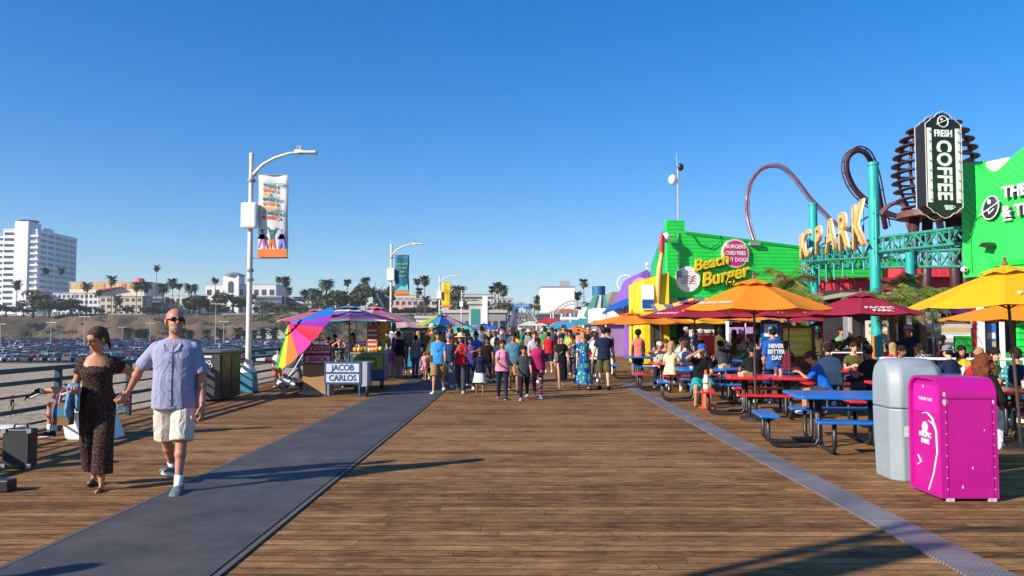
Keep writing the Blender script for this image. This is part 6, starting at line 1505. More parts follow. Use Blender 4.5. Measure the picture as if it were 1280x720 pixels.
# ================================================================= coffee shop
PC = at(1203, 300, 19); rzc = R(-68.3); ux, uy = math.cos(rzc), math.sin(rzc)
t = thing('coffee_shop', 'bright green wavy topped coffee shop at the right edge', 'building', (PC.x, 19, 0), rzc)
zt = at(1203, 203, 19).z; zb = at(1203, 347, 19).z
def onw(px, py):
    d = RM @ Vector(((px - 640) / F, (360 - py) / F, -1)); det = d.x * (-uy) + d.y * ux
    k = (PC.x * (-uy) + 19 * ux) / det; s = (d.x * k - PC.x) * ux + (d.y * k - 19) * uy
    return s, CAM_Z + d.z * k
top = [onw(*p) for p in ((1203, 203), (1215, 203), (1222, 209), (1230, 214), (1238, 216), (1247, 213), (1257, 204), (1268, 193), (1280, 184))]
top[0] = (0, top[0][1]); top += [(top[-1][0] + .5, top[-1][1] + .5), (top[-1][0] + 1.5, top[-1][1] + .9), (top[-1][0] + 4.5, top[-1][1] + .9), (7, top[-1][1] - .6)]
mb = MB(); mb.prism([(0, zb), ] + [(s, z) for s, z in top] + [(7, zb)], 0, .35); mb.build('wall', GRD, t)
mb = MB(); mb.bx(.0, .35, .351, 5.5, zb, zt); mb.build('side_wall', GRD, t)
mb = MB(); mb.bx(.3, .95, .4, 1.6, zt - .5, zt - .03); mb.build('roof_unit', mat('roof_white', (.6, .58, .55), .7), t)
mb = MB(); s0, z0 = onw(1240, 327); mb.bx(s0, 7, -.05, -.001, z0 - .12, z0); mb.bx(s0, s0 + .12, -.05, -.001, zb, z0 - .12); mb.build('window_trim', mat('green_trim', hx('#14c040', .8)), t)
NV = mat('sign_navy', (.015, .02, .04), .4)
def letters(px, py, body, size, **k):
    s, z = onw(px, py); text(body, size, t, WHT, (s, -.1, z), ext=.03, align='LEFT', bold=.008, **k); text(body, size, t, NV, (s + .02, -.04, z - .02), ext=.02, align='LEFT', bold=.014, name='letter_backing_and_shadow', **k)
letters(1257, 242, 'THE COFFEE BEAN', .36, sx=.9); letters(1257, 266, '& TEA LEAF', .36, sx=.9)
s, z = onw(1264, 272); mb = MB(); mb.bx(s - .13, s + .07, -.1, -.06, z - .06, z - .03); mb.build('underline', WHT, t)
s, z = onw(1242, 260); MM = Matrix.Translation((s, -.06, z)) @ Matrix.Rotation(R(20), 4, 'Y')
mb = MB(); mb.ell((0, 0, 0), (.2, .05, .27), MM.to_3x3().to_4x4(), nu=24, nv=12)
for i in range(len(mb.v)): mb.v[i] = mb.v[i] + Vector((s, -.06, z))
d_ = mb.build('bean_emblem', NV, t, smooth=True)
mb = MB(); mb.tube([MM @ Vector((math.cos(a) * .2, -.045, math.sin(a) * .265)) for a in [2 * PI * k / 24 for k in range(25)]], .014, 6); mb.tube([MM @ Vector((-.2, -.06, -.22)), MM @ Vector((.2, -.06, .2))], .014, 6)
mb.build('outline', WHT, d_)
mb = MB(); mb.ell(MM @ Vector((-.06, -.06, .12)), (.05, .02, .06), nu=10, nv=6); mb.tube([MM @ Vector((-.02, -.06, -.06)), MM @ Vector((.03, -.06, -.14)), MM @ Vector((.1, -.06, .0))], .016, 6); mb.build('leaf', WHT, d_, smooth=True)
s, z = onw(1239, 308); mb = MB(); mb.prism([(s - .13, z), (s - .05, z + .08), (s + .1, z + .08), (s + .15, z), (s + .1, z - .06)], -.25, 0); mb.build('wall_lamp', BLK, t)
cc = at(1205, 337, 18.9); t2 = thing('security_camera', 'white dome camera at the lower corner of the coffee shop wall', 'camera', (cc.x - .02, 18.85, cc.z)); mb = MB(); mb.ell((0, 0, 0), (.08, .08, .07)); mb.build('dome', WHT, t2, smooth=True); mb = MB(); mb.ell((-.01, -.07, 0), (.03, .02, .03)); mb.build('lens', BLK, t2)
# blade sign FRESH COFFEE
ct = at(1179, 204, 18.3); t = thing('blade_sign', 'tall black blade sign reading fresh coffee with bulb strips', 'sign', (ct.x, 18.3, ct.z), R(9))
k = .0183
def outline(g): 
    pts = [(-24, -54), (-24, 48), (-18, 52), (-16, 55), (-12, 56), (-8, 61), (0, 64), (8, 61), (12, 56), (16, 55), (18, 52), (24, 48), (24, -54), (18, -58), (16, -61), (11, -62), (6, -66), (0, -68), (-6, -66), (-11, -62), (-16, -61), (-18, -58)]
    return [(x * k * g + 0, z * k * g) for x, z in pts]
mb = MB(); mb.prism(outline(1), -.02, .36); mb.build('panel', mat('sign_black', (.012, .012, .014), .45), t, bevel=.01)
mb = MB(); ol = outline(1.025); mb.tube([(x, -.03, z) for x, z in ol + [ol[0]]], .012, 6); mb.tube([(x, .34, z) for x, z in ol + [ol[0]]], .012, 6); mb.build('neon_tube', mat('neon_grey', (.5, .5, .5), .3), t)
for sx_ in (-1, 1):
    x = sx_ * 19.5 * k; mb = MB(); mb.bx(x - .055, x + .055, -.035, -.021, -50 * k, 44 * k); f_ = mb.build('bulb_strip', WHT, t)
    for q in range(8): mb = MB(); mb.ell((x, -.05, (-46 + q * 12.2) * k), (.018, .03, .018), nu=8, nv=6); mb.build('bulb', mat('bulb', (.35, .25, .12), .2), f_, smooth=True)
text('FRESH', .22, t, WHT, (0, -.03, 37 * k), ext=.008, bold=.006, sx=.75)
text('COFFEE', .49, t, WHT, (-.005, -.03, -9 * k), rot=(PI / 2, R(90), 0), ext=.008, bold=.014, sx=.82)
mb = MB(); mb.tube([(math.cos(a) * .13, -.03, 52.5 * k + math.sin(a) * .13) for a in [2 * PI * q / 20 for q in range(21)]], .012, 6); mb.tube([(-.17, -.035, 52.5 * k - .07), (.17, -.035, 52.5 * k + .07)], .01, 6); mb.ell((-.03, -.03, 52.5 * k + .05), (.035, .01, .03)); mb.build('emblem', WHT, t)
mb = MB(); mb.prism([(-.02, -53 * k), (.2, -53 * k), (.17, -59 * k), (.02, -59 * k)], -.035, -.021); mb.tube([(.2, -.03, -54 * k), (.26, -.03, -55.5 * k), (.18, -.03, -57.5 * k)], .012, 5); mb.build('cup_emblem', mat('mint', (.5, .62, .52), .5), t)
mb = MB(); mb.cyl((.3, .15, -30 * k), (.75, .5, -30 * k), .04); mb.cyl((.3, .15, 30 * k), (.75, .5, 28 * k), .04); mb.build('bracket', POLEM, t)
# storefront behind the tables
t = thing('arcade_front', 'open fronted food arcade with dark glass and white posts behind the tables', 'building', (10.3, 24.6, 0), R(-10))
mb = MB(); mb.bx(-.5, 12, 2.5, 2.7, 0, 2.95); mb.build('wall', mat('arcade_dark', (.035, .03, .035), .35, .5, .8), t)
mb = MB(); mb.bx(-.5, 12, -.3, 2.8, 2.62, 2.75); mb.build('roof', mat('roof_tan', (.3, .26, .2), .8), t)
mb = MB(); mb.bx(-.5, 12, -.32, -.2, 2.1, 2.32); mb.build('fascia', mat('fascia_purple', hx('#5a2a8a', .8), .5), t)
mb = MB(); mb.bx(-.5, 12, -.34, -.18, 2.33, 2.6); mb.build('fascia', mat('fascia_green', hx('#0f8a40', .7), .5), t)
for x in (-.4, 1.4, 3.3, 5.0, 6.3, 7.4, 8.6): mb = MB(); mb.bx(x - .06, x + .06, -.28, -.16, 0, 2.1); mb.build('post', WHT if x > 3 else GREYM, t)
for k, (x, w_, z0, z1, c_2) in enumerate(((.2, .8, .9, 1.9, '#d8d4cc'), (2.2, 1.2, .95, 2.0, '#b8bcc4'), (4.6, .5, 0, 2.0, '#d02838'), (6.7, .9, 0, 1.55, '#1c62b8'), (5.5, .4, .2, 2, '#e8b8a0'), (8.0, .7, .2, 1.9, '#28a0a0'))):
    mb = MB(); mb.bx(x, x + w_, -.15, -.05, z0, z1); f_ = mb.build('menu_board' if k not in (3,) else 'vending_machine', mat('ab' + c_2, hx(c_2, .8), .5), t)
    if k in (0, 1, 3):
        for q in range(4): mb = MB(); mb.bx(x + .08, x + w_ - .08, -.16, -.151, z1 - .2 - q * .22, z1 - .09 - q * .22); mb.build('picture', mat('pic%d' % (q % 3), [(.1, .08, .06), (.5, .3, .1), (.6, .6, .6)][q % 3], .5), f_)
for x, w_ in ((0, 1.9), (3.6, 1.0), (5.2, 1.6)): mb = MB(); mb.bx(x, x + w_, -.1, .4, 0, .95); mb.build('counter', mat('counter_green', hx('#0fa04a', .8), .5), t)
# red building behind the sign
a = at(1022, 378, 37); b2 = at(1200, 378, 37); t = thing('red_building', 'low red boarded building behind the park sign', 'building', (a.x, 37, 0)); RW = siding('red_boards', hx('#d8384a', .85), 'X', .35, strength=.6); zr = at(1050, 347, 37).z
mb = MB(); mb.bx(0, b2.x - a.x + 6, 0, 8, 0, zr); mb.build('wall', RW, t); mb = MB(); mb.bx(3.6, b2.x - a.x + 6, -.6, 4, zr, zr + .5); mb.build('upper_wall', RW, t); mb = MB(); mb.bx(1.8, 3.6, -.1, 0, .1, 2.6); d_ = mb.build('door', mat('door_dark', (.05, .04, .03)), t)
mb = MB(); mb.bx(-.2, b2.x - a.x + 6, -.15, .0, zr - .12, zr + .001); mb.build('trim', mat('red_trim', hx('#b02838', .8), .5), t)
t2 = thing('blue_parasol', 'blue parasol in the shade below the park sign', 'umbrella', (at(1045, 395, 30).x, 30, 0)); mb = MB(); mb.lathe([(1.1, 1.75), (.5, 2.0), (.02, 2.15)], 8); mb.build('canopy', mat('canvas_blue2', hx('#3a70b0', .8), .8), t2); mb = MB(); mb.cyl((0, 0, 0), (0, 0, 2.1), .03); mb.build('pole', POLEB, t2)
# notice boards
c = gp(1014, 470); t2 = thing('notice_board', 'brown framed notice board with yellow sheets behind the boy in blue', 'notice board', (at(985, 430, 23).x, 23.6, 0)); w_ = 1.0
mb = MB(); mb.bx(0, w_, 0, .1, .3, 1.75); mb.build('frame', mat('brown_frame', (.16, .07, .04), .6), t2); mb = MB(); mb.bx(.06, w_ - .12, -.02, 0, .85, 1.66); f_ = mb.build('notice', mat('notice_yellow', hx('#f0dc30', .85), .6), t2)
for q in range(4): mb = MB(); mb.bx(.12, w_ - .2, -.026, -.02, .92 + q * .19, 1.0 + q * .19); mb.build('print_line', mat('pl', (.75, .72, .4), .6), f_)
for x in (.05, w_ - .05): mb = MB(); mb.bx(x - .04, x + .04, .02, .08, 0, .3); mb.build('leg', mat('brown_frame', (.16, .07, .04)), t2)
t2 = thing('advertising_board', 'tall blue panel standing behind the tables', 'panel', (at(952, 420, 26).x, 26, 0)); mb = MB(); mb.bx(0, .6, 0, .08, .05, 2.0); mb.build('panel', mat('panel_blue', hx('#1660b0', .8), .5), t2); mb = MB(); mb.bx(.08, .5, -.02, 0, 1.4, 1.8); mb.build('sheet', WHT, t2); mb = MB(); mb.bx(-.1, .7, -.1, .2, 0, .05); mb.build('foot', BLK, t2)
t2 = thing('waste_bin', 'red box bin standing among the seated crowd', 'bin', (at(885, 420, 25).x, 25.2, 0)); mb = MB(); mb.box((0, 0, .75), (.42, .3, 1.4), top=1.08); mb.build('body', RED, t2, bevel=.02); mb = MB(); mb.box((0, 0, 1.49), (.5, .36, .06)); mb.build('lid', RED, t2, bevel=.01)
# flower planter
t2 = thing('planter', 'planter of orange and green flowers below the maroon umbrella', 'planter', (at(1068, 440, 22.5).x, 22.6, 0)); mb = MB(); mb.bx(-.6, .7, 0, .5, .0, .95); mb.build('box', mat('plum_box', (.12, .02, .08), .6), t2); mb = MB(); mb.bx(-.65, .75, -.05, .55, .95, 1.02); mb.build('rim', mat('terracotta', (.35, .13, .05), .7), t2)
cb = crown_mesh(.6, .32, 420, .09, 6, 6)
for i in range(len(cb.m)): cb.m[i] = (0, 1, 0, 2)[i % 4]
cb.build('flowers', [FOL, FOL2, mat('petal_orange', (.5, .14, .03), .6)], t2, loc=(.05, .25, 1.22))

# ================================================================= park sign, columns, trusses
TEAL = mat('teal_steel', hx('#24b0ac', .8), .45, .12, 3, dirt=.12); TEAL2 = mat('teal_truss', hx('#3fa08e', .75), .5, .15, 3)
def column(px, ytop, Y, r, lab, ybase=None):
    c = at(px, ytop, Y); t = thing('steel_column', lab, 'column', (c.x, Y, 0), group='teal columns of the park gate')
    mb = MB(); mb.cyl((0, 0, 0), (0, 0, c.z), r, r, 20); mb.build('shaft', TEAL, t, smooth='auto'); mb = MB(); mb.cyl((0, 0, 0), (0, 0, .12), r * 1.6, r * 1.4, 16); mb.cyl((0, 0, c.z - .02), (0, 0, c.z + .06), r * 1.15, r * 1.15, 16); mb.build('flange', TEAL, t, smooth='auto'); return t
column(1091, 206, 22.6, .145, 'tallest teal column, right of the park letters')
column(1016, 256, 35, .18, 'teal column behind the left end of the park letters')
column(1137, 312, 28, .15, 'teal column between the sign and the coffee shop')
def truss(A, B, h, r, lab, n=10, depth=.5):
    A = Vector(A); B = Vector(B); t = thing('steel_truss', lab, 'truss', A); D_ = B - A; sd = Vector((-D_.y, D_.x, 0)).normalized() * depth
    for q, off in enumerate((Vector((0, 0, 0)), Vector((0, 0, h)), sd, sd + Vector((0, 0, h)))): mb = MB(); mb.cyl(off, D_ + off, r, n=8); mb.build('chord', TEAL2, t)
    mb = MB()
    for k in range(n):
        p, q = D_ * (k / n), D_ * ((k + 1) / n); up = Vector((0, 0, h)); a_, b_ = (p, q + up) if k % 2 else (p + up, q)
        for o_ in (Vector(), sd): mb.cyl(a_ + o_, b_ + o_, r * .65, n=6); mb.cyl(p + o_, p + up + o_, r * .65, n=6)
        mb.cyl(p, p + sd, r * .6, n=5); mb.cyl(p + up, p + up + sd, r * .6, n=5)
    mb.build('lattice', TEAL2, t); return t
A = at(1093, 315, 22.5); B = at(1203, 304, 19.2); truss(A, B, at(1093, 298, 22.5).z - A.z, .04, 'green lattice truss running from the tallest column to the coffee shop', 8)
A = at(1020, 335, 34.6); B = at(1202, 333, 26); truss(A, B, .55, .045, 'far green lattice truss in front of the red building', 16)
A = at(1000, 327, 35.6); B = at(1090, 322, 22.6); truss(A, B, .5, .035, 'dark lattice truss carrying the park letters', 12)
A = at(1084, 250, 22.4); mb = None
t = thing('park_sign', 'large cream and orange letters of the amusement park sign on a teal frame', 'sign', (0, 0, 0))
# letters placed along the line from far-left to near-right
PL = at(996, 330, 36.5); PR = at(1086, 316, 22.3)
CRM = mat('letter_cream', hx('#e8d8c8', .8), .5); YT2 = mat('letter_gold', hx('#f2cf86', .85), .5); OR2 = mat('letter_orange', hx('#e89a28', .85), .45)
rzs = math.atan2(PR.y - PL.y, PR.x - PL.x)
t.location = (PL.x, PL.y, 0); t.rotation_euler = (0, 0, rzs)
Ls = math.hypot(PR.x - PL.x, PR.y - PL.y)
def on_s(px):
    d = RM @ Vector(((px - 640) / F, .1, -1)); ux_, uy_ = math.cos(rzs), math.sin(rzs); det = d.x * (-uy_) + d.y * ux_
    k_ = (PL.x * (-uy_) + PL.y * ux_) / det; return (d.x * k_ - PL.x) * ux_ + (d.y * k_ - PL.y) * uy_, d.y * k_
for i, (L0, pc, pyc, hpx, wpx) in enumerate((('I', 1002, 310, 32, 5), ('C', 1009, 307, 34, 9), ('P', 1023.5, 302, 36, 10), ('A', 1039, 296.5, 42, 13), ('R', 1055, 291.5, 49, 14), ('K', 1074, 285, 58, 18))):
    s, Yd = on_s(pc); z = CAM_Z + (411 - pyc) * Yd / 1000; hh = hpx * Yd / 1000; s_a, _ = on_s(pc - wpx / 2); s_b, _ = on_s(pc + wpx / 2); wid = s_b - s_a
    sxx = wid / (hh * 1.39 * .66) * (2.4 if L0 == 'I' else 1) * .95
    sz_ = hh * 1.39
    text(L0, sz_, t, CRM, (s, -.02, z), ext=.035, bold=.03, sx=sxx, name='letter'); text(L0, sz_ * .98, t, OR2, (s, -.07, z), ext=.015, bold=.018, sx=sxx, name='letter_face')
    text(L0, sz_ * .97, t, YT2, (s, -.09, z), ext=.003, bold=-.03, sx=sxx, name='letter_face')
mb = MB()
for q in range(10): x = Ls * q / 9; mb.cyl((x, .2, 3.4), (x, .2, 5.0 + .15 * q * .2), .03, n=6)
mb.cyl((0, .2, 4.9), (Ls, .2, 4.9), .035, n=6); mb.cyl((0, .2, 4.2), (Ls, .2, 4.2), .035, n=6); mb.build('support_frame', TEAL, t)
mb = MB()
for q in range(5):
    x = -.3 + q * .45; mb.cyl((x, .3, 3.6), (x + .22, .3, 5.6), .025, n=5); mb.cyl((x + .45, .3, 3.6), (x + .22, .3, 5.6), .025, n=5)
mb.build('end_frame', TEAL, t)

# ================================================================= roller coaster
TRK = mat('coaster_mauve', hx('#8a6470', .75), .38, .12, 2, coat=.2); TRKD = mat('coaster_maroon', hx('#4e2a32', .8), .45, .15, 2)
def track(pts, r, lab, m=TRK):
    P = [at(x, y, Y) for x, y, Y in pts]; out = []
    for i in range(len(P) - 1):
        p0 = P[max(0, i - 1)]; p1 = P[i]; p2 = P[i + 1]; p3 = P[min(len(P) - 1, i + 2)]
        for k in range(6):
            u = k / 6; out.append(.5 * ((2 * p1) + (p2 - p0) * u + (2 * p0 - 5 * p1 + 4 * p2 - p3) * u * u + (3 * p1 - p0 - 3 * p2 + p3) * u ** 3))
    out.append(P[-1]); o0 = out[0].copy(); t = thing('coaster_track', lab, 'roller coaster', o0, group='roller coaster tracks')
    out = [p - o0 for p in out]; mb = MB(); mb.tube(out, r, 12); mb.build('spine', m, t, smooth=True)
    for s in (-1, 1):
        rail = []
        for i, p in enumerate(out):
            d = (out[min(i + 1, len(out) - 1)] - out[max(0, i - 1)]).normalized(); sd = d.cross(Vector((0, 1, 0))).normalized() if abs(d.y) < .95 else Vector((1, 0, 0)); rail.append(p + sd * r * 1.0 + Vector((0, s * r * 1.9, 0)))
        mb = MB(); mb.tube(rail, r * .28, 6); mb.build('rail', m, t, smooth=True)
    mb = MB()
    for i in range(2, len(out) - 1, 4):
        d = (out[i + 1] - out[i - 1]).normalized(); sd = d.cross(Vector((0, 1, 0))).normalized(); mb.cyl(out[i] + sd * r + Vector((0, -r * 1.9, 0)), out[i] + sd * r + Vector((0, r * 1.9, 0)), r * .2, n=5)
    mb.build('tie', m, t); return t
track([(1075, 290, 46), (1048, 281, 46), (1030, 265, 46), (1012, 246, 46), (992, 220, 46), (975, 207, 46), (955, 209, 46), (940, 224, 45.5), (934, 245, 45), (934, 270, 45), (942, 300, 44.5), (955, 324, 44), (972, 343, 43.5), (990, 356, 43)], .1, 'big mauve coaster loop rising over the green restaurant')
track([(1180, 262, 40), (1150, 272, 40), (1120, 270, 40), (1092, 257, 40), (1070, 238, 40), (1059, 215, 40), (1060, 197, 40), (1072, 188, 40), (1085, 195, 41), (1094, 220, 42), (1100, 250, 43), (1107, 285, 44)], .14, 'dark mauve coaster curl behind the tallest teal column', TRKD)
track([(1102, 268, 38), (1112, 257, 38), (1124, 254, 38), (1132, 262, 38), (1136, 285, 38), (1150, 300, 39)], .09, 'small pale coaster bend left of the spiral tower')
track([(1172, 268, 37), (1180, 300, 37), (1192, 318, 37), (1208, 335, 37)], .16, 'thick mauve coaster pipe running down behind the coffee shop corner')
# spiral ring tower
cs_ = at(1170, 268, 34); t = thing('ring_tower', 'dark maroon barrel of stacked rings behind the coffee sign', 'ride tower', (cs_.x, 34, 0))
zt_, zb_ = at(1170, 160, 34).z, at(1170, 268, 34).z; n = 11
for i in range(n):
    u = i / (n - 1); z = zb_ + (zt_ - zb_) * u; rr = 1.72 * math.sqrt(max(.12, 1 - ((u - .5) * 1.55) ** 2)); mb = MB()
    out = []
    for k in range(37):
        a = 2 * PI * k / 36; out.append([Vector((math.cos(a) * q, math.sin(a) * q, z + .12 * math.cos(a) + dz)) for q, dz in ((rr, .0), (rr - .32, .0), (rr - .32, .05), (rr, .05))])
    mb.rings(out, False, False); mb.build('ring', TRKD, t)
for k in range(6):
    a = 2 * PI * k / 6 + .4; mb = MB(); mb.tube([(math.cos(a) * (1.72 * math.sqrt(max(.12, 1 - ((u / 10 - .5) * 1.55) ** 2)) - .3), math.sin(a) * (1.72 * math.sqrt(max(.12, 1 - ((u / 10 - .5) * 1.55) ** 2)) - .3), zb_ + (zt_ - zb_) * u / 10) for u in range(11)], .07, 6); mb.build('rib', TRKD, t, smooth=True)
for k, (x0, x1) in enumerate(((-.9, -1.0), (-.2, -.35), (.6, .9), (1.1, 1.35))): mb = MB(); mb.tube([(x0, .3 * (k % 2), zb_ + .1), (x1, .3, zb_ * .55), (x1 * 1.1, .3, 0)], [.22, .2, .2], 12); mb.build('leg', TRKD, t, smooth=True)
mb = MB(); mb.cyl((0, 0, zb_ - .15), (0, 0, zb_ + .12), 1.55, 1.5, 24); mb.build('platform', mat('rust_deck', (.14, .05, .04), .6), t)

# ================================================================= near palms
def big_palm(px, pyc, Y, L_, nf, seed, lab, el=(-.5, 1.2), clump=False, r_tr=.09):
    c = at(px, pyc, Y); t = thing('palm_tree', lab, 'palm tree', (c.x, Y, 0)); r = random.Random(seed)
    if not clump:
        mb = MB(); mb.tube([(0, 0, 0), (.08, 0, c.z * .5), (0, 0, c.z)], [r_tr * 1.4, r_tr, r_tr * .9], 8); mb.build('trunk', BARK, t, smooth=True)
    mb = MB(); base = c.z
    for i in range(nf): mb.cur = 1 if r.random() < .18 else (2 if r.random() < .4 else 0); frond(mb, (r.uniform(-.1, .1), r.uniform(-.1, .1), base), r.uniform(0, 2 * PI), r.uniform(*el), L_ * r.uniform(.7, 1.1), r.uniform(1.0, 1.8), L_ * .3, 9, leaf=18, r=r)
    mb.build('crown', [mat('palm_near', (.14, .22, .04), .5, .5, 2, trans=.3), DRY, mat('palm_yellow', (.3, .3, .06), .5, .4, 2, trans=.3)], t)
    return t
big_palm(990, 352, 33, 1.7, 26, 3, 'leafy palm between the green restaurant and the park sign')
big_palm(1008, 372, 31, 1.4, 18, 8, 'lower drooping palm under the left end of the park letters')
big_palm(1112, 374, 21.5, .95, 28, 5, 'bushy palm behind the maroon umbrella beside the tallest column')
big_palm(1150, 372, 21, .95, 24, 6, 'straggly palm in front of the thin teal column')
big_palm(1128, 354, 25, 1.0, 20, 16, 'higher palm crown below the lattice truss', r_tr=.07)

# white railing right
t = thing('barrier_rail', 'white tubular barrier rail in front of the coffee shop', 'railing', (8.3, 17.6, 0), R(-12)); 
mb = MB(); mb.cyl((-.6, 0, 1.0), (6, 0, 1.0), .03); mb.build('handrail', WHT, t); mb = MB(); mb.cyl((-.6, 0, .5), (6, 0, .5), .02); mb.build('rail', WHT, t)
for x in (-.55, .9, 2.4, 3.9, 5.4): mb = MB(); mb.cyl((x, 0, 0), (x, 0, .99), .025); mb.build('post', WHT, t)
t = thing('barrier_rail', 'short white rail below the green shirted man', 'railing', (at(1042, 440, 20).x, 20.2, 0)); mb = MB(); mb.cyl((0, 0, 1.05), (.95, 0, 1.05), .02); mb.build('handrail', WHT, t)
for x in (.02, .93): mb = MB(); mb.cyl((x, 0, 0), (x, 0, 1.05), .02); mb.build('post', WHT, t)

# stand-alone boards and machines seen between the tables and the arcade
def sbox(name, px0, px1, py0, py1, Y, m, label, cat, d=.12, pn='panel', pics=0, legs=True):
    a = at(px0, py0, Y); b2 = at(px1, py1, Y); t = thing(name, label, cat, (a.x, Y, 0)); w_ = b2.x - a.x; z0 = max(.05, b2.z)
    mb = MB(); mb.bx(0, w_, 0, d, z0, a.z); f_ = mb.build(pn, m, t, bevel=.006)
    for q in range(pics):
        for e in range(2): mb = MB(); hh = (a.z - z0) / (pics + 1); mb.bx(w_ * (.1 + .45 * e), w_ * (.45 + .45 * e), -.006, -.001, z0 + hh * (q + .3), z0 + hh * (q + .95)); mb.build('picture', mat('pic%d' % ((q + e) % 3), (.1, .08, .06)), f_)
    if legs and z0 > .1:
        for x in (.05, w_ - .05): mb = MB(); mb.cyl((x, d / 2, 0), (x, d / 2, z0), .025); mb.build('leg', GREYM, t)
    return t
MW = mat('menu_white', (.62, .62, .6), .5)
sbox('menu_board', 1111, 1123, 388, 426, 21.8, MW, 'narrow white menu board below the maroon umbrella', 'menu board', pics=3)
sbox('menu_board', 1152, 1177, 390, 423, 22.3, mat('menu_grey', (.4, .42, .46), .4), 'wide pale menu board with food pictures behind the barrier rail', 'menu board', pics=3)
sbox('vending_machine', 1232, 1246, 404, 438, 21.5, mat('vend_blue', hx('#1c68b8', .85), .4), 'blue drinks machine with a white front beside the white post', 'vending machine', d=.6, pn='body', pics=2, legs=False)
sbox('pillar', 1219, 1225, 386, 470, 21.6, mat('pillar_red', hx('#d02038', .85), .5), 'narrow red pillar left of the white post under the arcade', 'pillar', d=.15, pn='shaft', legs=False)
sbox('pillar', 1225, 1233, 384, 470, 21.3, WHT, 'broad white pillar left of the blue drinks machine', 'pillar', d=.18, pn='shaft', legs=False)
sbox('pillar', 1252, 1258, 384, 470, 21.3, WHT, 'slim white pillar right of the blue drinks machine', 'pillar', d=.14, pn='shaft', legs=False)
sbox('green_screen', 1272, 1290, 384, 440, 20.2, GR, 'bright green boarded screen at the right edge under the yellow umbrella', 'screen', d=.1, pn='panel', legs=False)
sbox('green_screen', 1194, 1216, 420, 440, 21.7, GR, 'low bright green screen behind the barrier rail', 'screen', d=.1, pn='panel')
sbox('sun_blind', 1164, 1217, 386, 392, 21.9, mat('fascia_purple', (.1, .03, .3)), 'purple blind strip hanging above the barrier rail', 'blind', d=.05, pn='blind')
sbox('serving_hatch', 862, 893, 412, 424, 31, mat('hatch_white', (.6, .6, .62), .5), 'white serving hatch under the striped awning', 'hatch', pn='frame', pics=1)
sbox('serving_hatch', 912, 945, 409, 417, 31, mat('hatch_lilac', hx('#b898d0', .85), .5), 'lilac topped serving hatch left of the blue board', 'hatch', pn='frame')
sbox('post', 908, 912, 400, 450, 30.5, WHT, 'thin white post between the two serving hatches', 'post', pn='shaft', legs=False)
sbox('door_leaf', 1060, 1066, 385, 440, 25, mat('door_pale', (.5, .45, .42), .6), 'pale vertical door frame below the maroon umbrella', 'door frame', pn='frame', legs=False)

# fittings on the green walls
t = [o for o in bpy.data.objects if o.name == 'burger_restaurant'][0]
mb = MB(); mb.tube([(1.2, -.06, 5.9), (1.5, -.06, 5.45), (2.1, -.06, 5.3), (2.5, -.06, 5.55), (2.55, -.06, 5.9)], .018, 6); mb.build('cable', BLK, t)
mb = MB(); mb.box((.5, -.08, 4.1), (.22, .14, .3)); mb.build('junction_box', GREYM, t)
mb = MB(); mb.tube([(.5, -.05, 4.2), (.5, -.05, 6.0)], .02, 6); mb.build('conduit', GREYM, t)
for x in (4.2, 8.4): mb = MB(); mb.box((x, -.1, 5.55), (.5, .18, .16)); mb.build('vent', GREYM, t)
t = [o for o in bpy.data.objects if o.name == 'coffee_shop'][0]
mb = MB(); mb.tube([(.25, -.03, zb + .1), (.25, -.03, zb + 1.3), (.7, -.03, zb + 1.45)], .012, 6); mb.build('conduit', mat('green_trim', (0, .4, .05)), t)
# ================================================================= the two walkers
def dots(name, base, dot, scale=70, thr=.32, dot2=None):
    m, N, L, b = newmat(name); tc = N.new('ShaderNodeTexCoord'); v = N.new('ShaderNodeTexVoronoi'); v.inputs['Scale'].default_value = scale; L.new(tc.outputs['Object'], v.inputs['Vector'])
    nz = N.new('ShaderNodeTexNoise'); nz.inputs['Scale'].default_value = scale * .9; L.new(tc.outputs['Object'], nz.inputs['Vector'])
    f = mth(N, L, 'LESS_THAN', mth(N, L, 'ADD', v.outputs['Distance'], mth(N, L, 'MULTIPLY', mth(N, L, 'SUBTRACT', nz.outputs['Fac'], .5), .6)), thr)
    mx = N.new('ShaderNodeMix'); mx.data_type = 'RGBA'; L.new(f, mx.inputs[0]); mx.inputs[6].default_value = (*base, 1); mx.inputs[7].default_value = (*dot, 1); out = mx.outputs[2]
    if dot2:
        n2 = N.new('ShaderNodeTexNoise'); n2.inputs['Scale'].default_value = scale * .4; L.new(tc.outputs['Object'], n2.inputs['Vector'])
        m2 = N.new('ShaderNodeMix'); m2.data_type = 'RGBA'; L.new(mth(N, L, 'GREATER_THAN', n2.outputs['Fac'], .56), m2.inputs[0]); L.new(out, m2.inputs[6]); m2.inputs[7].default_value = (*dot2, 1); out = m2.outputs[2]
    L.new(out, b.inputs['Base Color']); b.inputs['Roughness'].default_value = .85; b.inputs['Specular IOR Level'].default_value = .2
    n3 = N.new('ShaderNodeTexNoise'); n3.inputs['Scale'].default_value = 9; n3.inputs['Detail'].default_value = 4; L.new(tc.outputs['Object'], n3.inputs['Vector'])
    bp = N.new('ShaderNodeBump'); bp.inputs['Strength'].default_value = .9; bp.inputs['Distance'].default_value = .03; L.new(n3.outputs['Fac'], bp.inputs['Height']); L.new(bp.outputs[0], b.inputs['Normal'])
    return m
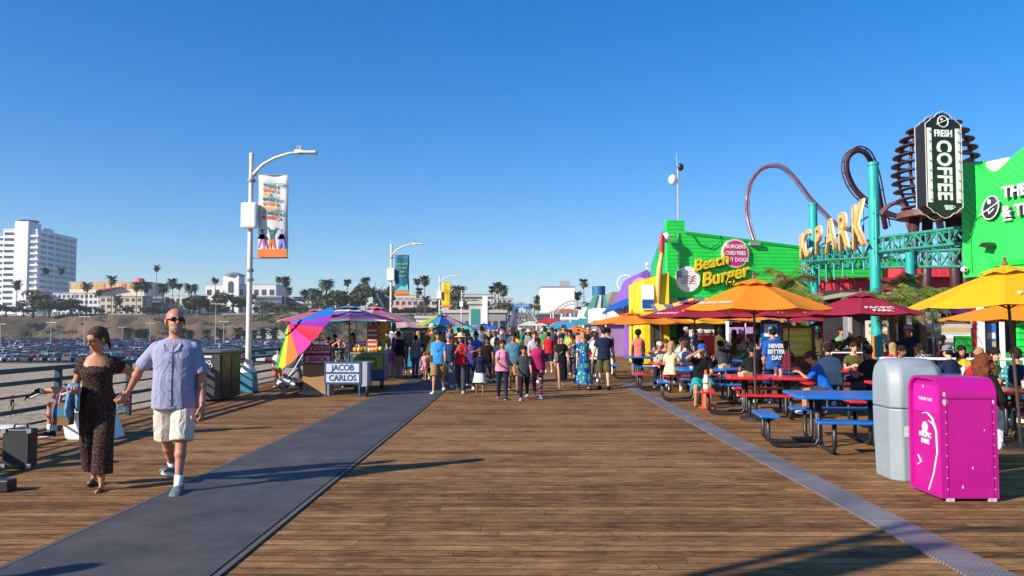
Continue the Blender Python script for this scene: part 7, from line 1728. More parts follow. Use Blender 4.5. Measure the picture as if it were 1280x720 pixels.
def wrinkle(name, col, s=7, d=.035):
    m, N, L, b = newmat(name); tc = N.new('ShaderNodeTexCoord'); mp = N.new('ShaderNodeMapping'); mp.inputs['Scale'].default_value = (1, 1, .55); mp.inputs['Rotation'].default_value = (.3, .5, 0); L.new(tc.outputs['Object'], mp.inputs[0])
    n = N.new('ShaderNodeTexNoise'); n.inputs['Scale'].default_value = s; n.inputs['Detail'].default_value = 4; n.inputs['Distortion'].default_value = 1.2; L.new(mp.outputs[0], n.inputs['Vector'])
    w_ = N.new('ShaderNodeTexNoise'); w_.inputs['Scale'].default_value = 220; L.new(tc.outputs['Object'], w_.inputs['Vector'])
    b.inputs['Base Color'].default_value = (*col, 1)
    vm = N.new('ShaderNodeVectorMath'); vm.operation = 'SCALE'; vm.inputs[0].default_value = col; mr = N.new('ShaderNodeMapRange'); mr.inputs[3].default_value = .82; mr.inputs[4].default_value = 1.18; L.new(w_.outputs['Fac'], mr.inputs[0]); L.new(mr.outputs[0], vm.inputs['Scale']); L.new(vm.outputs[0], b.inputs['Base Color'])
    b.inputs['Roughness'].default_value = .85; b.inputs['Specular IOR Level'].default_value = .2
    bp = N.new('ShaderNodeBump'); bp.inputs['Strength'].default_value = .9; bp.inputs['Distance'].default_value = d; L.new(n.outputs['Fac'], bp.inputs['Height']); L.new(bp.outputs[0], b.inputs['Normal'])
    return m
SHIRT = wrinkle('shirt_lavender', hx('#9da0c0', .8)); SHORTS = wrinkle('shorts_stone', hx('#d8d0c2', .8), 8, .045); FLORAL = dots('floral_brown', (.022, .013, .011), (.2, .11, .085), 75, .27)
SHOE = mat('knit_shoe', hx('#7a8c94', .6), .75, .5, 45, 1, 60)
# man
G = gp(210, 616)
mx_, my_ = G.x, G.y + .12
def w2l(px, py, Y, root, face):
    """pixel at depth -> local coordinates of a person standing at root turned by face degrees"""
    p = at(px, py, Y) - Vector((root[0], root[1], 0)); return tuple(Matrix.Rotation(-R(face), 3, 'Z') @ p)
FM = 187
mroot = (mx_, my_, 0)
handR = w2l(159, 492, my_ + .12, mroot, FM)
man, J, hl = person(mroot, FM, dict(H=1.89, build=1.1, fat=1.16, skin='red', hair='bald', glasses=True, beard='stubble', top='tee', topmat=SHIRT, sleeve=.86, hem=-.075, bot='shorts', botmat=SHORTS, blen=1.0, wide=.018,
    hipL=14, kneeL=2, hipR=-13, kneeR=24, toeR=-22, abL=1, lean=2, turn=-28, nod=-2, handR=handR, poleR=(.9, -.5, .1), armL=-2, spreadL=14, elbowL=16, inL=8, shoemat=SHOE, socks=.24, curlR=.7, g=.012, footsc=1.08),
    'bald bearded man in lavender shirt and pale shorts walking hand in hand', voxel=.0105)
# shirt placket, buttons, collar, pocket on the shorts
mb = MB(); 
def chest(t, x, y=0): return Vector((x, y, 0))
bpy.context.view_layer.update()
shirt_o = [o for o in man.children if o.name.startswith('shirt')][0]; shorts_o = [o for o in man.children if o.name.startswith('shorts')][0]
def on_front(ob, x, z, back=False, off=.003):
    ok, p, n, i = ob.ray_cast(Vector((x, 1.5 if not back else -1.5, z)), Vector((0, -1 if not back else 1, 0)))
    return (p + n * off) if ok else Vector((x, .1, z))
H = 1.89; hz = (J['hL'].z + J['hR'].z) / 2
pl = [on_front(shirt_o, .004, z) for z in [hz - .09 + .035 * k for k in range(19)]]
vs_ = []
for p in pl: vs_ += [p + Vector((-.017, 0, 0)), p + Vector((.017, 0, 0)), p + Vector((.017, .004, 0)), p + Vector((-.017, .004, 0))]
mb.add(vs_, [(4 * i + a, 4 * i + (a + 1) % 4, 4 * i + 4 + (a + 1) % 4, 4 * i + 4 + a) for i in range(len(pl) - 1) for a in range(4)]); mb.build('placket', SHIRT, shirt_o)
for k in range(6):
    p = on_front(shirt_o, .004, hz - .03 + k * .095, off=.009); mb = MB(); mb.cyl(p, p + Vector((0, .003, 0)), .0055, n=10); mb.build('button', mat('button_dark', (.08, .08, .15), .3), shirt_o)
nbz = hz + .305 * H
mb = MB()
def cf(x, z, o=.012): return on_front(shirt_o, x, z, off=o)
def cb_(x, z, o=.012): return on_front(shirt_o, x, z, back=True, off=o)
for s in (1, -1):
    zt_ = nbz - .02
    a_, b_, c_ = cf(s * .012, nbz - .135, .006), cf(s * .07, nbz - .11, .014), cf(s * .085, nbz - .06, .012)
    d1 = Vector((s * .066, .0, nbz + .03)); e1 = Vector((s * .05, .055, nbz + .0)); mb.add([a_, b_, c_, d1, e1], [(0, 1, 2, 4), (2, 3, 4)])
    f1 = Vector((s * .035, -.07, nbz + .045)); g1 = cb_(s * .05, nbz - .015, .01); h1 = Vector((s * .085, -.02, nbz - .01)); mb.add([d1, f1, g1, h1], [(0, 1, 2, 3)])
mb.add([(-.035, -.07, nbz + .045), (.035, -.07, nbz + .045), cb_(.05, nbz - .015, .01), cb_(-.05, nbz - .015, .01)], [(0, 1, 2, 3)])
mb.build('collar', SHIRT, shirt_o, solid=.006)
mb = MB(); mb.add([cf(-.036, nbz - .05, .009), cf(.036, nbz - .05, .009), cf(.004, nbz - .17, .006)], [(0, 1, 2)]); mb.build('open_neck', skinm('red'), man)

for s in (1, -1):
    k_ = J['hR' if s > 0 else 'hL'].lerp(J['kR' if s > 0 else 'kL'], .62); mb = MB(); mb.box(k_ + Vector((s * .098, 0, 0)), (.02, .13, .16)); mb.box(k_ + Vector((s * .1, 0, .06)), (.024, .135, .045)); mb.build('pocket', SHORTS, shorts_o, bevel=.008)
mb = MB(); p = J['wL'] + (J['eL'] - J['wL']).normalized() * .02
# woman
G = gp(116, 612); wroot = (G.x, G.y + .05, 0); FW = 190
hrL = w2l(156, 493, my_ + .1, wroot, FW); hrR = w2l(93, 489, wroot[1] - .25, wroot, FW)
wom, JW, hlw = person(wroot, FW, dict(H=1.67, fem=True, fat=1.06, skin='tan', hair='pony', hairc='brown', top='none', bot='jumpsuit', botmat=FLORAL, blen=1.78, wide=.036, hipL=12, kneeL=8, hipR=-10, kneeR=14, toeR=-10, ab=1, lean=4, turn=30, nod=18,
    handL=hrL, poleL=(-.6, -.6, -.1), handR=hrR, poleR=(.5, -.9, -.4), bare=True, curlL=.8, curlR=.9, g=.012),
    'woman in long dark brown floral jumpsuit holding hands with the bald man', voxel=.0105)
j_o = [o for o in wom.children if o.name.startswith('jumpsuit')][0]; hzw = (JW['hL'].z + JW['hR'].z) / 2
# skirt like lower flare and waist seam
mb = MB(); nb_ = hzw + .305 * 1.67
for s in (1, -1): mb.tube([(s * .055, .085, nb_ - .12), (s * .06, .03, nb_ - .045), (s * .06, -.05, nb_ - .03), (s * .055, -.075, nb_ - .1)], .012, 6)
mb.build('strap', FLORAL, j_o, smooth=True)
mb = MB(); mb.tube([(-.05, .035, nb_ - .03), (-.035, .075, nb_ - .07), (0, .1, nb_ - .1), (.035, .075, nb_ - .07), (.05, .035, nb_ - .03)], .0025, 5); mb.ell((0, .103, nb_ - .108), (.012, .004, .016)); mb.build('necklace', mat('silver', (.7, .68, .62), .25, metal=.9), wom)
# folded denim jacket over her forearm
E, Wt = JW['eR'], JW['wR']; mb = MB(); mid = E.lerp(Wt, .55); dx_ = (Wt - E).normalized()
for k in range(9):
    c = E.lerp(Wt, .2 + .1 * k); mb.cap(c + Vector((.035, .0, .03)), c + Vector((.045 + .02 * math.sin(k), .02, -.22 - .05 * math.sin(k * 1.3))), .03, .024); mb.cap(c + Vector((-.03, 0, .03)), c + Vector((-.035, 0, -.16 - .04 * math.cos(k))), .028, .022)
    mb.cap(c + Vector((.035, 0, .03)), c + Vector((-.03, 0, .03)), .03, .03)
me = fuse(mb, .012, 3, 'jacket'); jk = link('denim_jacket', me, wrinkle('denim', hx('#6f9fc4', .75), 9, .05), None); jk.matrix_world = Matrix.Translation(wroot) @ Matrix.Rotation(R(FW), 4, 'Z')
tag(jk, 'light blue denim jacket draped over the forearm of the woman in brown', 'jacket')
bw = at(75, 516, wroot[1] - .15); t = thing('gift_bag', 'brown and blue paper bag with purple ribbons hanging beside the woman', 'bag', (bw.x + .03, bw.y, bw.z - .12)); mb = MB(); mb.bx(-.09, .09, -.05, .05, 0, .22); b1 = mb.build('body', mat('kraft', hx('#8a6238', .75), .8, .2, 10), t)
mb = MB(); mb.bx(-.085, .091, -.053, -.051, .09, .18); mb.build('blue_print', mat('bag_blue', hx('#2a7f98', .8), .6), b1)
mb = MB(); mb.tube([(-.05, -.055, .2), (-.07, -.065, .05), (-.09, -.06, -.05)], .012, 5, flat=.3); mb.tube([(-.05, -.055, .2), (-.03, -.06, .3), (.02, -.03, .36)], .006, 5); mb.build('ribbon', mat('ribbon_purple', hx('#a048b8', .8), .5), b1)
mb = MB(); mb.tube([(-.05, 0, .21), (-.03, 0, .31), (.04, 0, .33), (.06, 0, .21)], .004, 5); mb.build('handle', WHT, t)

# ================================================================= reclining person on the bench
P_ = person((-6.62, 12.1, 0), 98, dict(H=1.66, skin='tan', sit=.46, hipR=118, kneeR=32, hipL=86, kneeL=86, abR=6, ab=8, lean=-30, armR=60, elbowR=30, armL=62, elbowL=20, top='tee', topc='white', bot='shorts', botc='navy', blen=.55, shoe='black', socks=.3, hair='short', hairc='brown', nod=10, toeR=25),
   'reclining person on the white bench with one bare leg raised towards the railing', voxel=.014)
c = at(48, 500, 11.9); um = MB()
t = umbrella(at(52, 492, 12.0).x - .02, 12.45, .62, .3, None, 'small rainbow umbrella lying by the legs of the reclining person', mats=[RB[6], RB[6], RB[5], RB[5], RB[4], RB[2], RB[2], RB[1]], rim=.5, rot=150, stand=False, cap_=False, group=None, tilt=(R(35), R(-18)), zbase=.22)
# someone far out on the sand
c = at(15, 520, 61); person((c.x, 61, -5), 150, dict(H=1.6, topc='black', botc='khaki', bot='shorts', hipL=20, hipR=-15, kneeR=20, hair='short'), 'person in a dark top walking on the sand below the railing', voxel=.03)

# ================================================================= front of the crowd
GC = 'people walking on the pier'
def walk(px, fy, htop, face, sp, label, **k):
    G = gp(px, fy); H = sp.get('H') or max(.9, CAM_Z - (htop - 411) * G.y / 1000)
    ph = sp.pop('ph', 1); a = sp.pop('st', 16)
    d = dict(H=H, ab=2, lean=3)
    if ph > 0: d.update(hipL=a, kneeL=3, hipR=-a * .8, kneeR=a * 1.3, toeR=-a, armR=a * 1.1, armL=-a, elbowR=22, elbowL=12)
    else: d.update(hipR=a, kneeR=3, hipL=-a * .8, kneeL=a * 1.3, toeL=-a, armL=a * 1.1, armR=-a, elbowL=22, elbowR=12)
    d.update(sp)
    return person((G.x, G.y, 0), face, d, label, group=GC, **k)
BLF = dots('floral_teal', hx('#1f7f8c', .8), (.6, .62, .5), 16, .3, hx('#2a4aa8', .8)); PAT = dots('pattern_red', hx('#6a2438', .8), (.45, .4, .4), 22, .3); CHK = dots('pattern_bw', (.05, .05, .06), (.5, .5, .52), 20, .35)
walk(548, 492, 412, 178, dict(topc='light blue', bot='shorts', botc='khaki', blen=1.0, wide=.02, fat=1.2, hair='short', hat='cap', hatc='navy', shoe='white', skin='tan', bag='brown', ph=-1), 'stout man in bright blue t-shirt, khaki shorts and navy cap at the front')
walk(576, 491, 416, 175, dict(fem=True, topc='red', botc='dark grey', wide=.014, hat='sunhat', hatc='cream', hair='long', hairc='brown', handR=(.05, .28, 1.12), handL=(-.06, .28, 1.15), shoe='light grey'), 'woman in a straw hat, red top and dark loose trousers')
walk(600, 496, 434, 185, dict(fem=True, topc='navy', bot='skirt', botmat=wrinkle('skirt_white', (.6, .62, .65), 9), blen=.95, flare=.05, hair='long', hairc='brown', skin='brown', handR=(.06, .1, 1.13), poleR=(1, 0, -.1), bare=True, st=8), 'girl in a navy top and white skirt shading her eyes')
G_ = gp(600, 496); c = at(597, 475, G_.y - .12); t = None
walk(588, 486, 420, 180, dict(topc='purple', botc='navy', hair='short', fem=True, hijab=1, skin='brown'), 'person in purple and dark hair just behind the girl shading her eyes')
walk(628, 499, 424, 183, dict(fem=True, fat=1.22, topc='pink', botc='navy', hair='short', hairc='darkbrown', shoe='black', pack='navy', handR=(.08, .3, .82), skin='tan', st=12), 'short woman in a pink top and dark jeans with rucksack straps')
walk(655, 500, 431, 182, dict(topc='dark grey', botc='black', sleeve=.8, skin='tan', shoe='lavender', fat=1.12, st=18, ph=-1, handR=(.24, .25, .72), hem=-.1), 'boy in a dark grey sports shirt and black trousers with lilac shoes')
walk(642, 491, 414, 180, dict(topc='slate blue', bot='shorts', botc='khaki', blen=.95, wide=.02, fat=1.2, build=1.08, skin='brown', hair='short', shoe='black'), 'broad man in a slate blue t-shirt behind the boy')
walk(672, 497, 421, 176, dict(fem=True, top='long', topc='magenta', botmat=PAT, hair='short', hairc='black', skin='brown', fat=1.1, shoe='lavender', ph=1), 'woman in a magenta cardigan and patterned trousers beside the boy')
walk(702, 485, 417, 186, dict(fem=True, topc='black', bot='skirt', botc='black', blen=1.5, flare=.0, skin='tan', hair='short', hairc='black', bag='grey', bare=True, ph=-1), 'woman all in black with a small shoulder bag walking alone')
walk(729, 487, 414, 5, dict(fem=True, top='tee', topmat=BLF, bot='skirt', botmat=BLF, blen=1.75, flare=.04, hair='pony', hairc='blond', skin='fair', bare=True, sleeve=.9, hem=-.05), 'blonde woman in a long blue and green floral dress walking away')
walk(755, 487, 408, 358, dict(topc='navy', bot='shorts', botc='olive', blen=.98, wide=.014, build=1.12, fat=1.05, skin='fair', hair='short', hairc='darkbrown', shoe='black', sole='b', spread=16, st=10), 'broad shouldered man in a navy t-shirt and olive shorts walking away')
walk(742, 478, 413, 0, dict(topc='grey', botc='dark grey', bag='black', hair='short'), 'person in a grey shirt in front of the floral dress, half hidden')
walk(716, 471, 418, 170, dict(fem=True, topmat=CHK, botc='navy', hair='afro', hairc='darkbrown', skin='brown'), 'person with round dark hair and checked top between black and floral dresses')
walk(686, 466, 414, 2, dict(topc='red', bot='shorts', botc='navy', blen=.95, wide=.015, hair='short', build=1.05), 'man in a bright red t-shirt and navy shorts walking away')
walk(798, 473, 410, 350, dict(topc='salmon', bot='shorts', botc='blue', blen=.75, wide=.016, skin='dark', hair='afro', shoe='white', st=24, hem=-.09), 'man in a salmon t-shirt and blue shorts striding away')
walk(498, 473, 414, 20, dict(topc='black', bot='shorts', botc='khaki', blen=1.1, wide=.02, build=1.15, fat=1.3, hair='short', hat='cap', hatc='black', shoe='grey', st=6, spread=16), 'big man in a black shirt and khaki shorts standing at the stalls')
walk(519, 473, 419, 340, dict(topc='grey', top='long', botc='denim blue', hair='short', shoe='black', st=5), 'man in a grey shirt and dark jeans standing before the blue kiosk')
walk(531, 475, 438, 170, dict(fem=True, topc='pink', bot='skirt', botc='pink', blen=.7, flare=.03, skin='tan', hair='short', shoe='pink', sleeve=.4), 'small girl in a pink dress left of the man in bright blue')
walk(539, 477, 440, 160, dict(topc='yellow', botc='dark grey', skin='tan', hair='short', bot='shorts'), 'small child in a yellow top left of the man in bright blue')
walk(534, 470, 416, 200, dict(topc='black', botc='black', hat='cap', hatc='red', skin='tan'), 'person in a red cap beside the blue kiosk')
walk(561, 484, 417, 180, dict(topc='denim blue', botc='grey', hat='cap', hatc='light blue', skin='fair'), 'person in a pale blue cap between the man in blue and the straw hat')
walk(621, 478, 421, 185, dict(fem=True, topc='cream', bot='shorts', botc='white', blen=.5, hair='long', hairc='brown', skin='tan', hat='cap', hatc='blue'), 'woman in a blue cap and pale clothes behind the pink top')
walk(646, 478, 412, 175, dict(fem=True, topc='yellow', botc='black', hair='long', hairc='brown', skin='tan'), 'long haired woman in a pale yellow top behind the slate blue t-shirt')
walk(668, 478, 413, 184, dict(topc='light grey', botc='denim blue', skin='fair', hair='short', hairc='brown'), 'man in a light grey shirt behind the magenta cardigan')
walk(595, 478, 414, 178, dict(topc='royal blue', botc='black', skin='brown', hair='short'), 'tall man in a royal blue top behind the girl')
walk(609, 480, 420, 182, dict(topc='black', botc='dark grey', skin='brown', hair='short', ph=-1), 'person in black behind the left side of the pink top')
# at the carts
walk(424, 484, 424, 190, dict(fem=True, topmat=CHK, bot='shorts', botc='black', skin='fair', hair='bun', hairc='black', handR=(.03, .2, 1.3), handL=(-.03, .2, 1.32), poleR=(1, .2, -.6), poleL=(-1, .2, -.6), st=3), 'woman in black and white print holding hands to her face by the carts')
walk(410, 478, 421, 150, dict(topc='black', botc='dark grey', skin='tan', hair='short', st=3), 'dark haired vendor behind the plywood cart')
walk(441, 474, 416, 160, dict(fem=True, topc='grey', botc='black', skin='tan', hair='long', st=4), 'woman in grey standing behind the fruit cart')
walk(418, 474, 418, 200, dict(topc='navy', botc='black', skin='brown', hair='short', st=4), 'person in navy deep under the striped umbrella')
walk(347, 484, 441, 200, dict(topc='white', bot='shorts', botc='salmon', skin='fair', hair='short', st=4, H=1.1), 'child in a white top by the railing under the rainbow umbrella')
walk(505, 466, 421, 20, dict(topc='maroon', botc='black', skin='brown', hair='short', st=4), 'person in maroon waiting at the blue kiosk')

# ================================================================= people at the tables
GS = 'people sitting at the picnic tables'
def seat(x, y, face, sp, label, z=.46, **k):
    d = dict(H=1.68, sit=z, hipR=84, hipL=86, kneeR=82, kneeL=88, ab=7, lean=12, handR=(.16, .42, .80), handL=(-.16, .42, .80), nod=8)
    d.update(sp); return person((x, y, 0), face, d, label, group=GS, **k)
c = at(1012, 500, 13.8)
seat(5.66, 14.98, 75, dict(H=1.55, topc='royal blue', bot='shorts', botc='dark grey', blen=.8, skin='tan', hair='short', hairc='darkbrown', hat='cap', hatc='brown', brim=-1, sleeve=.9, lean=24, nod=22, shoe='white', handR=(.1, .45, .86), handL=(-.1, .48, .86), fat=1.0), 'boy in royal blue t-shirt and backward cap looking at a phone', voxel=.013)
mb = MB(); mb.box((0, 0, 0), (.08, .15, .012)); 
c = at(876, 470, 17.6); 
seat(3.93, 17.55, 172, dict(H=1.75, topc='black', bot='shorts', botc='teal', blen=.95, wide=.02, hat='cap', hatc='blue', skin='tan', lean=24, fat=1.15, handR=(.1, .4, 1.16), handL=(-.12, .5, .66), poleR=(1, .1, -.6), hipR=72, kneeR=76, hipL=78, kneeL=82, shoe='black', nod=20), 'man in black top, blue cap and teal shorts leaning on the blue table')
seat(at(838, 460, 20.6).x, 20.6, 330, dict(H=1.66, fem=True, topc='cream', bot='skirt', botc='cream', blen=1.3, flare=.03, hair='long', hairc='blond', skin='fair', lean=8, shoe='cream'), 'blonde woman in a cream dress sitting with her back to us')
seat(at(857, 460, 20.9).x, 21.0, 340, dict(topc='light grey', botc='stone', hair='short', hairc='brown', skin='fair', hat='cap', hatc='grey', fat=1.1), 'man in a pale grey shirt beside the blonde woman')
seat(at(832, 450, 23.8).x, 23.8, 190, dict(fem=True, top='tank', topc='brown', hair='long', hairc='brown', skin='tan', lean=2), 'long haired woman facing us behind the blonde woman')
walk(968, 503, 409, 8, dict(H=1.7, topc='blue', botc='black', hat='cap', hatc='light blue', hair='short', skin='tan', st=4, build=1.12, fat=1.1, sleeve=1.0, hem=-.1), 'man in a blue t-shirt with white lettering and pale blue cap, back to us')
tg = gp(968, 503)
tm = [o for o in bpy.data.objects if o.name.startswith('person') and o.get('label', '').startswith('man in a blue t-shirt with white')][0]; so = [o for o in tm.children if o.name.startswith('shirt')][0]
bpy.context.view_layer.update()
for k, w_ in enumerate(('NEVER', 'BETTER', 'DAY')): p = on_front(so, 0, 1.26 - k * .13, back=True, off=.012); text(w_, .13, so, WHT, p + Vector((0, -.012, 0)), ext=.003, bold=.006, sx=.9)
seat(at(950, 470, 17.0).x - .05, 17.3, 0, dict(H=1.66, topc='black', botc='black', fat=1.1, skin='brown', hair='short', lean=8), 'person in black sitting next to the lettered blue t-shirt')
seat(at(1042, 470, 16.6).x, 16.8, 350, dict(H=1.7, topc='light grey', botc='denim blue', fat=1.5, build=1.05, hair='short', skin='tan', lean=10), 'large man in a light grey t-shirt with his back to us')
seat(at(1093, 470, 15.6).x, 15.6, 20, dict(H=1.7, topc='black', botc='dark grey', fat=1.1, hair='short', skin='brown', lean=14), 'dark haired man in a black t-shirt half hidden by the grey bin')
seat(at(1120, 460, 17.2).x, 17.2, 200, dict(H=1.62, topc='maroon', botc='black', fat=1.1, hair='short', skin='brown', lean=14), 'dark haired person in maroon above the grey bin')
walk(1052, 478, 409, 195, dict(H=1.7, topc='sage green', botc='black', hat='cap', hatc='black', skin='tan', handR=(.1, .3, 1.05), handL=(-.1, .3, 1.08), st=3), 'man in a sage green t-shirt and black cap standing at the white rail')
walk(1100, 480, 419, 150, dict(H=1.6, fem=True, topmat=CHK, botc='black', hat='sunhat', hatc='cream', skin='tan', hair='long', st=3), 'woman in a wide cream sun hat beside the planter')
walk(1139, 490, 411, 110, dict(H=1.74, topc='navy', botc='dark grey', hat='bucket', hatc='lavender', pack='black', skin='tan', st=5), 'man in a navy t-shirt and lilac bucket hat with a black rucksack')
walk(1179, 484, 430, 180, dict(H=1.45, topc='red', botc='khaki', hat='bucket', hatc='orange', skin='tan', st=3), 'person in a red top and tan hat behind the barrier rail')
seat(at(1192, 455, 16.4).x, 16.4, 20, dict(H=1.6, topc='navy', botc='black', hat='bucket', hatc='grey', skin='fair'), 'person in a grey bucket hat sitting behind the barrier rail')
seat(at(1226, 470, 11.0).x, 11.05, 318, dict(H=1.72, fem=True, top='long', topc='black', botmat=wrinkle('pale_jeans', (.5, .55, .58), 9), hair='curly', hairc='auburn', skin='fair', lean=26, nod=24, fat=1.15, shoe='white', handR=(.12, .42, .8), handL=(-.1, .45, .8), hipL=72, kneeL=70, hipR=80, kneeR=88), 'woman with curly auburn hair, black top and pale jeans at a red table', voxel=.013)
seat(at(1248, 450, 13.9).x, 14.2, 200, dict(H=1.65, fem=True, topc='olive', botc='black', hair='long', hairc='black', skin='fair', lean=10), 'dark haired woman leaning across the red table under the yellow umbrella')
seat(at(1275, 450, 13.3).x, 13.4, 330, dict(H=1.68, topmat=dots('floral_aqua', hx('#3a9098', .8), (.6, .6, .55), 18, .3), botc='navy', pack='navy', hair='short', hairc='darkbrown', skin='tan'), 'person in an aqua patterned shirt with a navy rucksack at the right edge')
# phone on the table
c = (5.16, 15.1); t = thing('phone', 'dark phone held over the red table by the boy in blue', 'phone', (c[0], c[1], .86)); mb = MB(); mb.box((0, 0, 0), (.075, .15, .009)); mb.build('body', BLK, t, bevel=.003); mb = MB(); mb.box((0, 0, .006), (.068, .14, .002)); mb.build('screen', mat('phone_glass', (.02, .02, .025), .1), t)

# ---- many more at the back tables and down the pier: prototypes, then copies in other colours
prot = []
def proto(kind, sp, face=0):
    r_, J_, h_ = person((0, -60 - len(prot) * 1.0, 0), 0, sp, 'person standing behind the view', group=GC, voxel=.024)
    prot.append((kind, tree_of(r_), sp)); return r_
PT = []
for i, (kind, sp) in enumerate([
    ('w', dict(H=1.75, hipL=18, hipR=-15, kneeR=22, toeR=-16, armR=18, armL=-16, topc='navy', bot='shorts', botc='khaki', blen=.95, wide=.015)),
    ('w', dict(H=1.65, fem=True, hipR=18, hipL=-15, kneeL=22, toeL=-16, armL=15, armR=-12, topc='pink', botc='navy', hair='long', hairc='brown')),
    ('w', dict(H=1.72, hipL=12, hipR=-10, kneeR=14, armR=12, armL=-12, elbowR=70, topc='grey', botc='denim blue', hat='cap', hatc='navy')),
    ('w', dict(H=1.6, fem=True, hipL=12, hipR=-12, kneeR=14, armR=10, armL=-10, bot='skirt', blen=1.3, botc='teal', topc='teal', hair='pony', hairc='darkbrown')),
    ('w', dict(H=1.78, hipL=3, hipR=-2, armR=5, elbowR=60, elbowL=60, topc='white', botc='black', fat=1.15, build=1.08)),
    ('w', dict(H=1.25, hipL=15, hipR=-15, kneeR=20, armR=15, armL=-15, topc='orange', bot='shorts', botc='navy')),
    ('w', dict(H=1.62, fem=True, hipL=8, hipR=-8, hat='sunhat', hatc='cream', topc='white', botc='grey', hair='long', hairc='brown')),
    ('w', dict(H=1.7, hipL=20, hipR=-18, kneeR=26, toeR=-20, armR=20, armL=-18, topc='white', botc='navy', pack='black', fat=1.1)),
    ('w', dict(H=1.58, fem=True, hipR=14, hipL=-12, kneeL=16, elbowR=80, elbowL=70, armR=10, topc='white', bot='shorts', botc='white', blen=.6, hair='long', hairc='black', bag='brown', fat=1.15, turn=25)),
    ('w', dict(H=1.8, hipL=10, hipR=-8, kneeR=10, handR=(.1, .3, 1.3), topc='white', bot='pants', botc='white', wide=.012, fat=1.3, build=1.1, turn=-30, hat='bucket')),
    ('s', dict(H=1.7, sit=.46, hipR=84, hipL=86, kneeR=82, kneeL=88, ab=7, lean=12, handR=(.16, .42, .8), handL=(-.16, .42, .8), topc='navy', botc='black')),
    ('s', dict(H=1.62, fem=True, sit=.46, hipR=84, hipL=86, kneeR=82, kneeL=88, ab=5, lean=6, handR=(.1, .35, .85), handL=(-.16, .42, .8), topc='white', botc='denim blue', hair='long', hairc='brown')),
    ('s', dict(H=1.66, sit=.46, hipR=84, hipL=86, kneeR=82, kneeL=88, ab=7, lean=20, handR=(.1, .3, 1.05), handL=(-.16, .42, .8), topc='grey', botc='black', hat='cap', hatc='red', nod=15)),
    ]): proto(kind, sp)
used = {}
PRN = [CHK, dots('print_navy', (.03, .04, .09), (.5, .45, .4), 20, .3), dots('print_rose', (.4, .15, .2), (.6, .55, .5), 18, .3), dots('print_leaf', (.5, .5, .45), (.08, .2, .1), 15, .35)]
TOPS = ['white', 'black', 'navy', 'grey', 'black', 'dark grey', 'navy', 'white', 'brown', 'denim blue', 'light grey', 'black', 'red', 'pink', 'light blue', 'teal', 'orange', 'yellow', 'purple', 'green', 'light grey', 'salmon', 'royal blue', 'maroon', 'cream', 'olive', 'lavender', 'dark grey']
BOTS = ['navy', 'black', 'denim blue', 'khaki', 'grey', 'white', 'olive', 'dark grey', 'brown', 'stone']
hairs = ['black', 'darkbrown', 'brown', 'blond', 'grey', 'auburn', 'black', 'darkbrown']; sk = ['fair', 'tan', 'brown', 'tan', 'dark', 'tan']
cr_ = random.Random(21); first_used = set()
HN = {'black': 'black', 'darkbrown': 'dark brown', 'brown': 'brown', 'blond': 'blond', 'grey': 'grey', 'auburn': 'auburn'}
def mk(kidx, x, y, z, face, where, group, scale=None):
    kind, tr, sp = prot[kidx]
    for _ in range(30):
        tc_, bc, hc_ = cr_.choice(TOPS), cr_.choice(BOTS), cr_.choice(hairs)
        hatt = sp.get('hat'); hatw = {'cap': 'a cap', 'sunhat': 'a sun hat'}.get(hatt) or (HN[hc_] + ' hair')
        lab = '%s, %s top, %s %s, %s, %s' % ('child' if sp['H'] < 1.4 else 'person', tc_, bc, {'shorts': 'shorts', 'skirt': 'skirt'}.get(sp.get('bot'), 'trousers'), hatw, where)
        if lab not in used: break
    used[lab] = 1
    if kidx not in first_used:
        first_used.add(kidx); root = tr[0]; objs = [root] + list(root.children); root.location = (x, y, z); root.rotation_euler = (0, 0, R(face)); root['label'] = lab
    else: objs = dup(tr, None, (x, y, z), R(face), lab)
    root = objs[0]; root['group'] = group; root.scale = (scale or 1,) * 3
    for o in objs[1:]:
        if o.type != 'MESH': continue
        n = o.name.split('.')[0]; c = None
        if n in ('shirt', 'jumper', 'vest_top'): c = clm(tc_) if cr_.random() > .16 else PRN[cr_.randrange(4)]
        elif n in ('trousers', 'shorts', 'skirt'): c = clm(bc)
        elif n == 'hair': c = hairm(hc_)
        elif n == 'body': c = skinm(cr_.choice(sk))
        elif n in ('backpack', 'shoulder_bag'): c = clm(cr_.choice(['black', 'brown', 'navy', 'red', 'grey']))
        elif n in ('cap', 'hat'): c = clm(cr_.choice(['cream', 'navy', 'red', 'white', 'black', 'khaki']))
        if c: o.material_slots[0].link = 'OBJECT'; o.material_slots[0].material = c
walkers = [0, 1, 2, 3, 4, 5, 6, 7, 8, 9, 7, 8, 1]; sitters = [10, 11, 12]
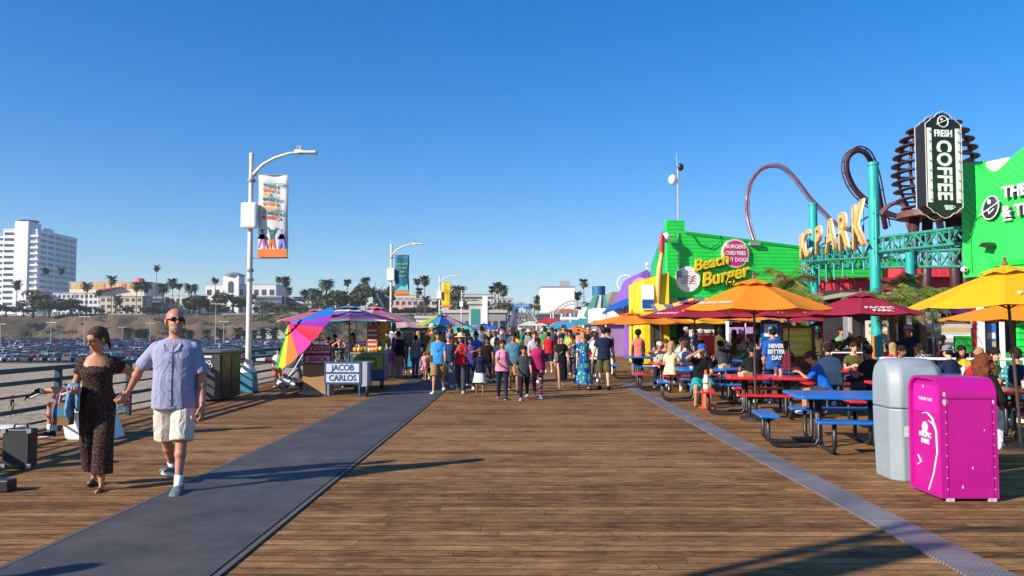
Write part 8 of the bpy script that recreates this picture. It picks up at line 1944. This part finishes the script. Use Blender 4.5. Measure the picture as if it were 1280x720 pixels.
# standing and walking crowd, bands of depth
bands = [(24, 29, 5, (-2.9, 2.6)), (29, 36, 15, (-4.0, 3.4)), (36, 46, 23, (-4.8, 4.2)), (46, 62, 26, (-5.5, 5)), (62, 90, 26, (-6, 6))]
names = ['near front of walking crowd', 'mid walking crowd', 'back of walking crowd', 'far down the pier', 'farthest pier crowd']
pos = []
for bi, (y0, y1, n, (xa, xb)) in enumerate(bands):
    for k in range(n):
        for _ in range(40):
            x, y = cr_.uniform(xa, xb), cr_.uniform(y0, y1)
            if all((x - a) ** 2 + (y - b) ** 2 > .5 for a, b in pos): break
        pos.append((x, y)); mk(cr_.choice(walkers), x, y, 0, cr_.choice((180, 180, 180, 0)) + cr_.uniform(-25, 25), names[bi], 'people in the walking crowd')
# waiting at the stalls on the left
for k in range(8): mk(cr_.choice((0, 1, 2, 4)), cr_.uniform(-5.2, -3.6), 27 + k * 2.6, 0, cr_.uniform(40, 140), 'waiting at market stalls', 'people at the market stalls')
# people around the back tables
for (tx, ty) in ((4.3, 26.5), (7.0, 23.3), (5.6, 24.6), (8.8, 15.8), (6.0, 29), (8.2, 27.5), (7.4, 17.9), (9.5, 20.5), (4.15, 21.6), (7.0, 30.5)):
    for sx_, sy_, f in ((-.35, -.92, 0), (.35, -.92, 0), (-.3, .92, 180), (.35, .92, 180)):
        if cr_.random() < .74:
            if (ty < 22 or ty == 26.5) and sy_ < 0 and tx < 8: continue
            mk(cr_.choice(sitters), tx + sx_ + cr_.uniform(-.1, .1), ty + sy_, 0, f + cr_.uniform(-15, 15), 'sitting at far picnic tables', 'people at the far picnic tables')
for k in range(14):
    x = cr_.uniform(5.2, 11.5); y = cr_.uniform(25.5, 33); mk(cr_.choice((0, 1, 2, 4, 6)), x, y, 0, cr_.uniform(0, 360), 'before the shop fronts', 'people before the shop fronts')
# crowd climbing the ramp, far away
for k in range(48):
    y = cr_.uniform(170, 400); x = cr_.uniform(-5, 4.2); mk(cr_.choice((0, 1, 2, 3, 6)), x, y, max(0, (y - 162) * 9.9 / 246) + .02, cr_.choice((0, 180)), 'on the ramp', 'people on the ramp')
for (tx, ty, m_, lb) in ((6.0, 29, RED, 'red picnic table far back by the shop front'), (8.2, 27.5, BLU, 'blue picnic table far back by the notice boards'), (9.5, 20.5, RED, 'red picnic table behind the barrier rail'), (7.0, 30.5, BLU, 'farthest blue picnic table by the striped awning')): table((tx, ty), 0, m_, lb, w=1.3)

person((-5.75, 3.75, 0), 170, dict(H=1.72, topc='navy', bot='shorts', botc='khaki', hipL=8, hipR=-8), 'person in navy beyond the left edge, seen by a shadow', group=GC, voxel=.024)
bpy.data.scenes.remove(TSC)
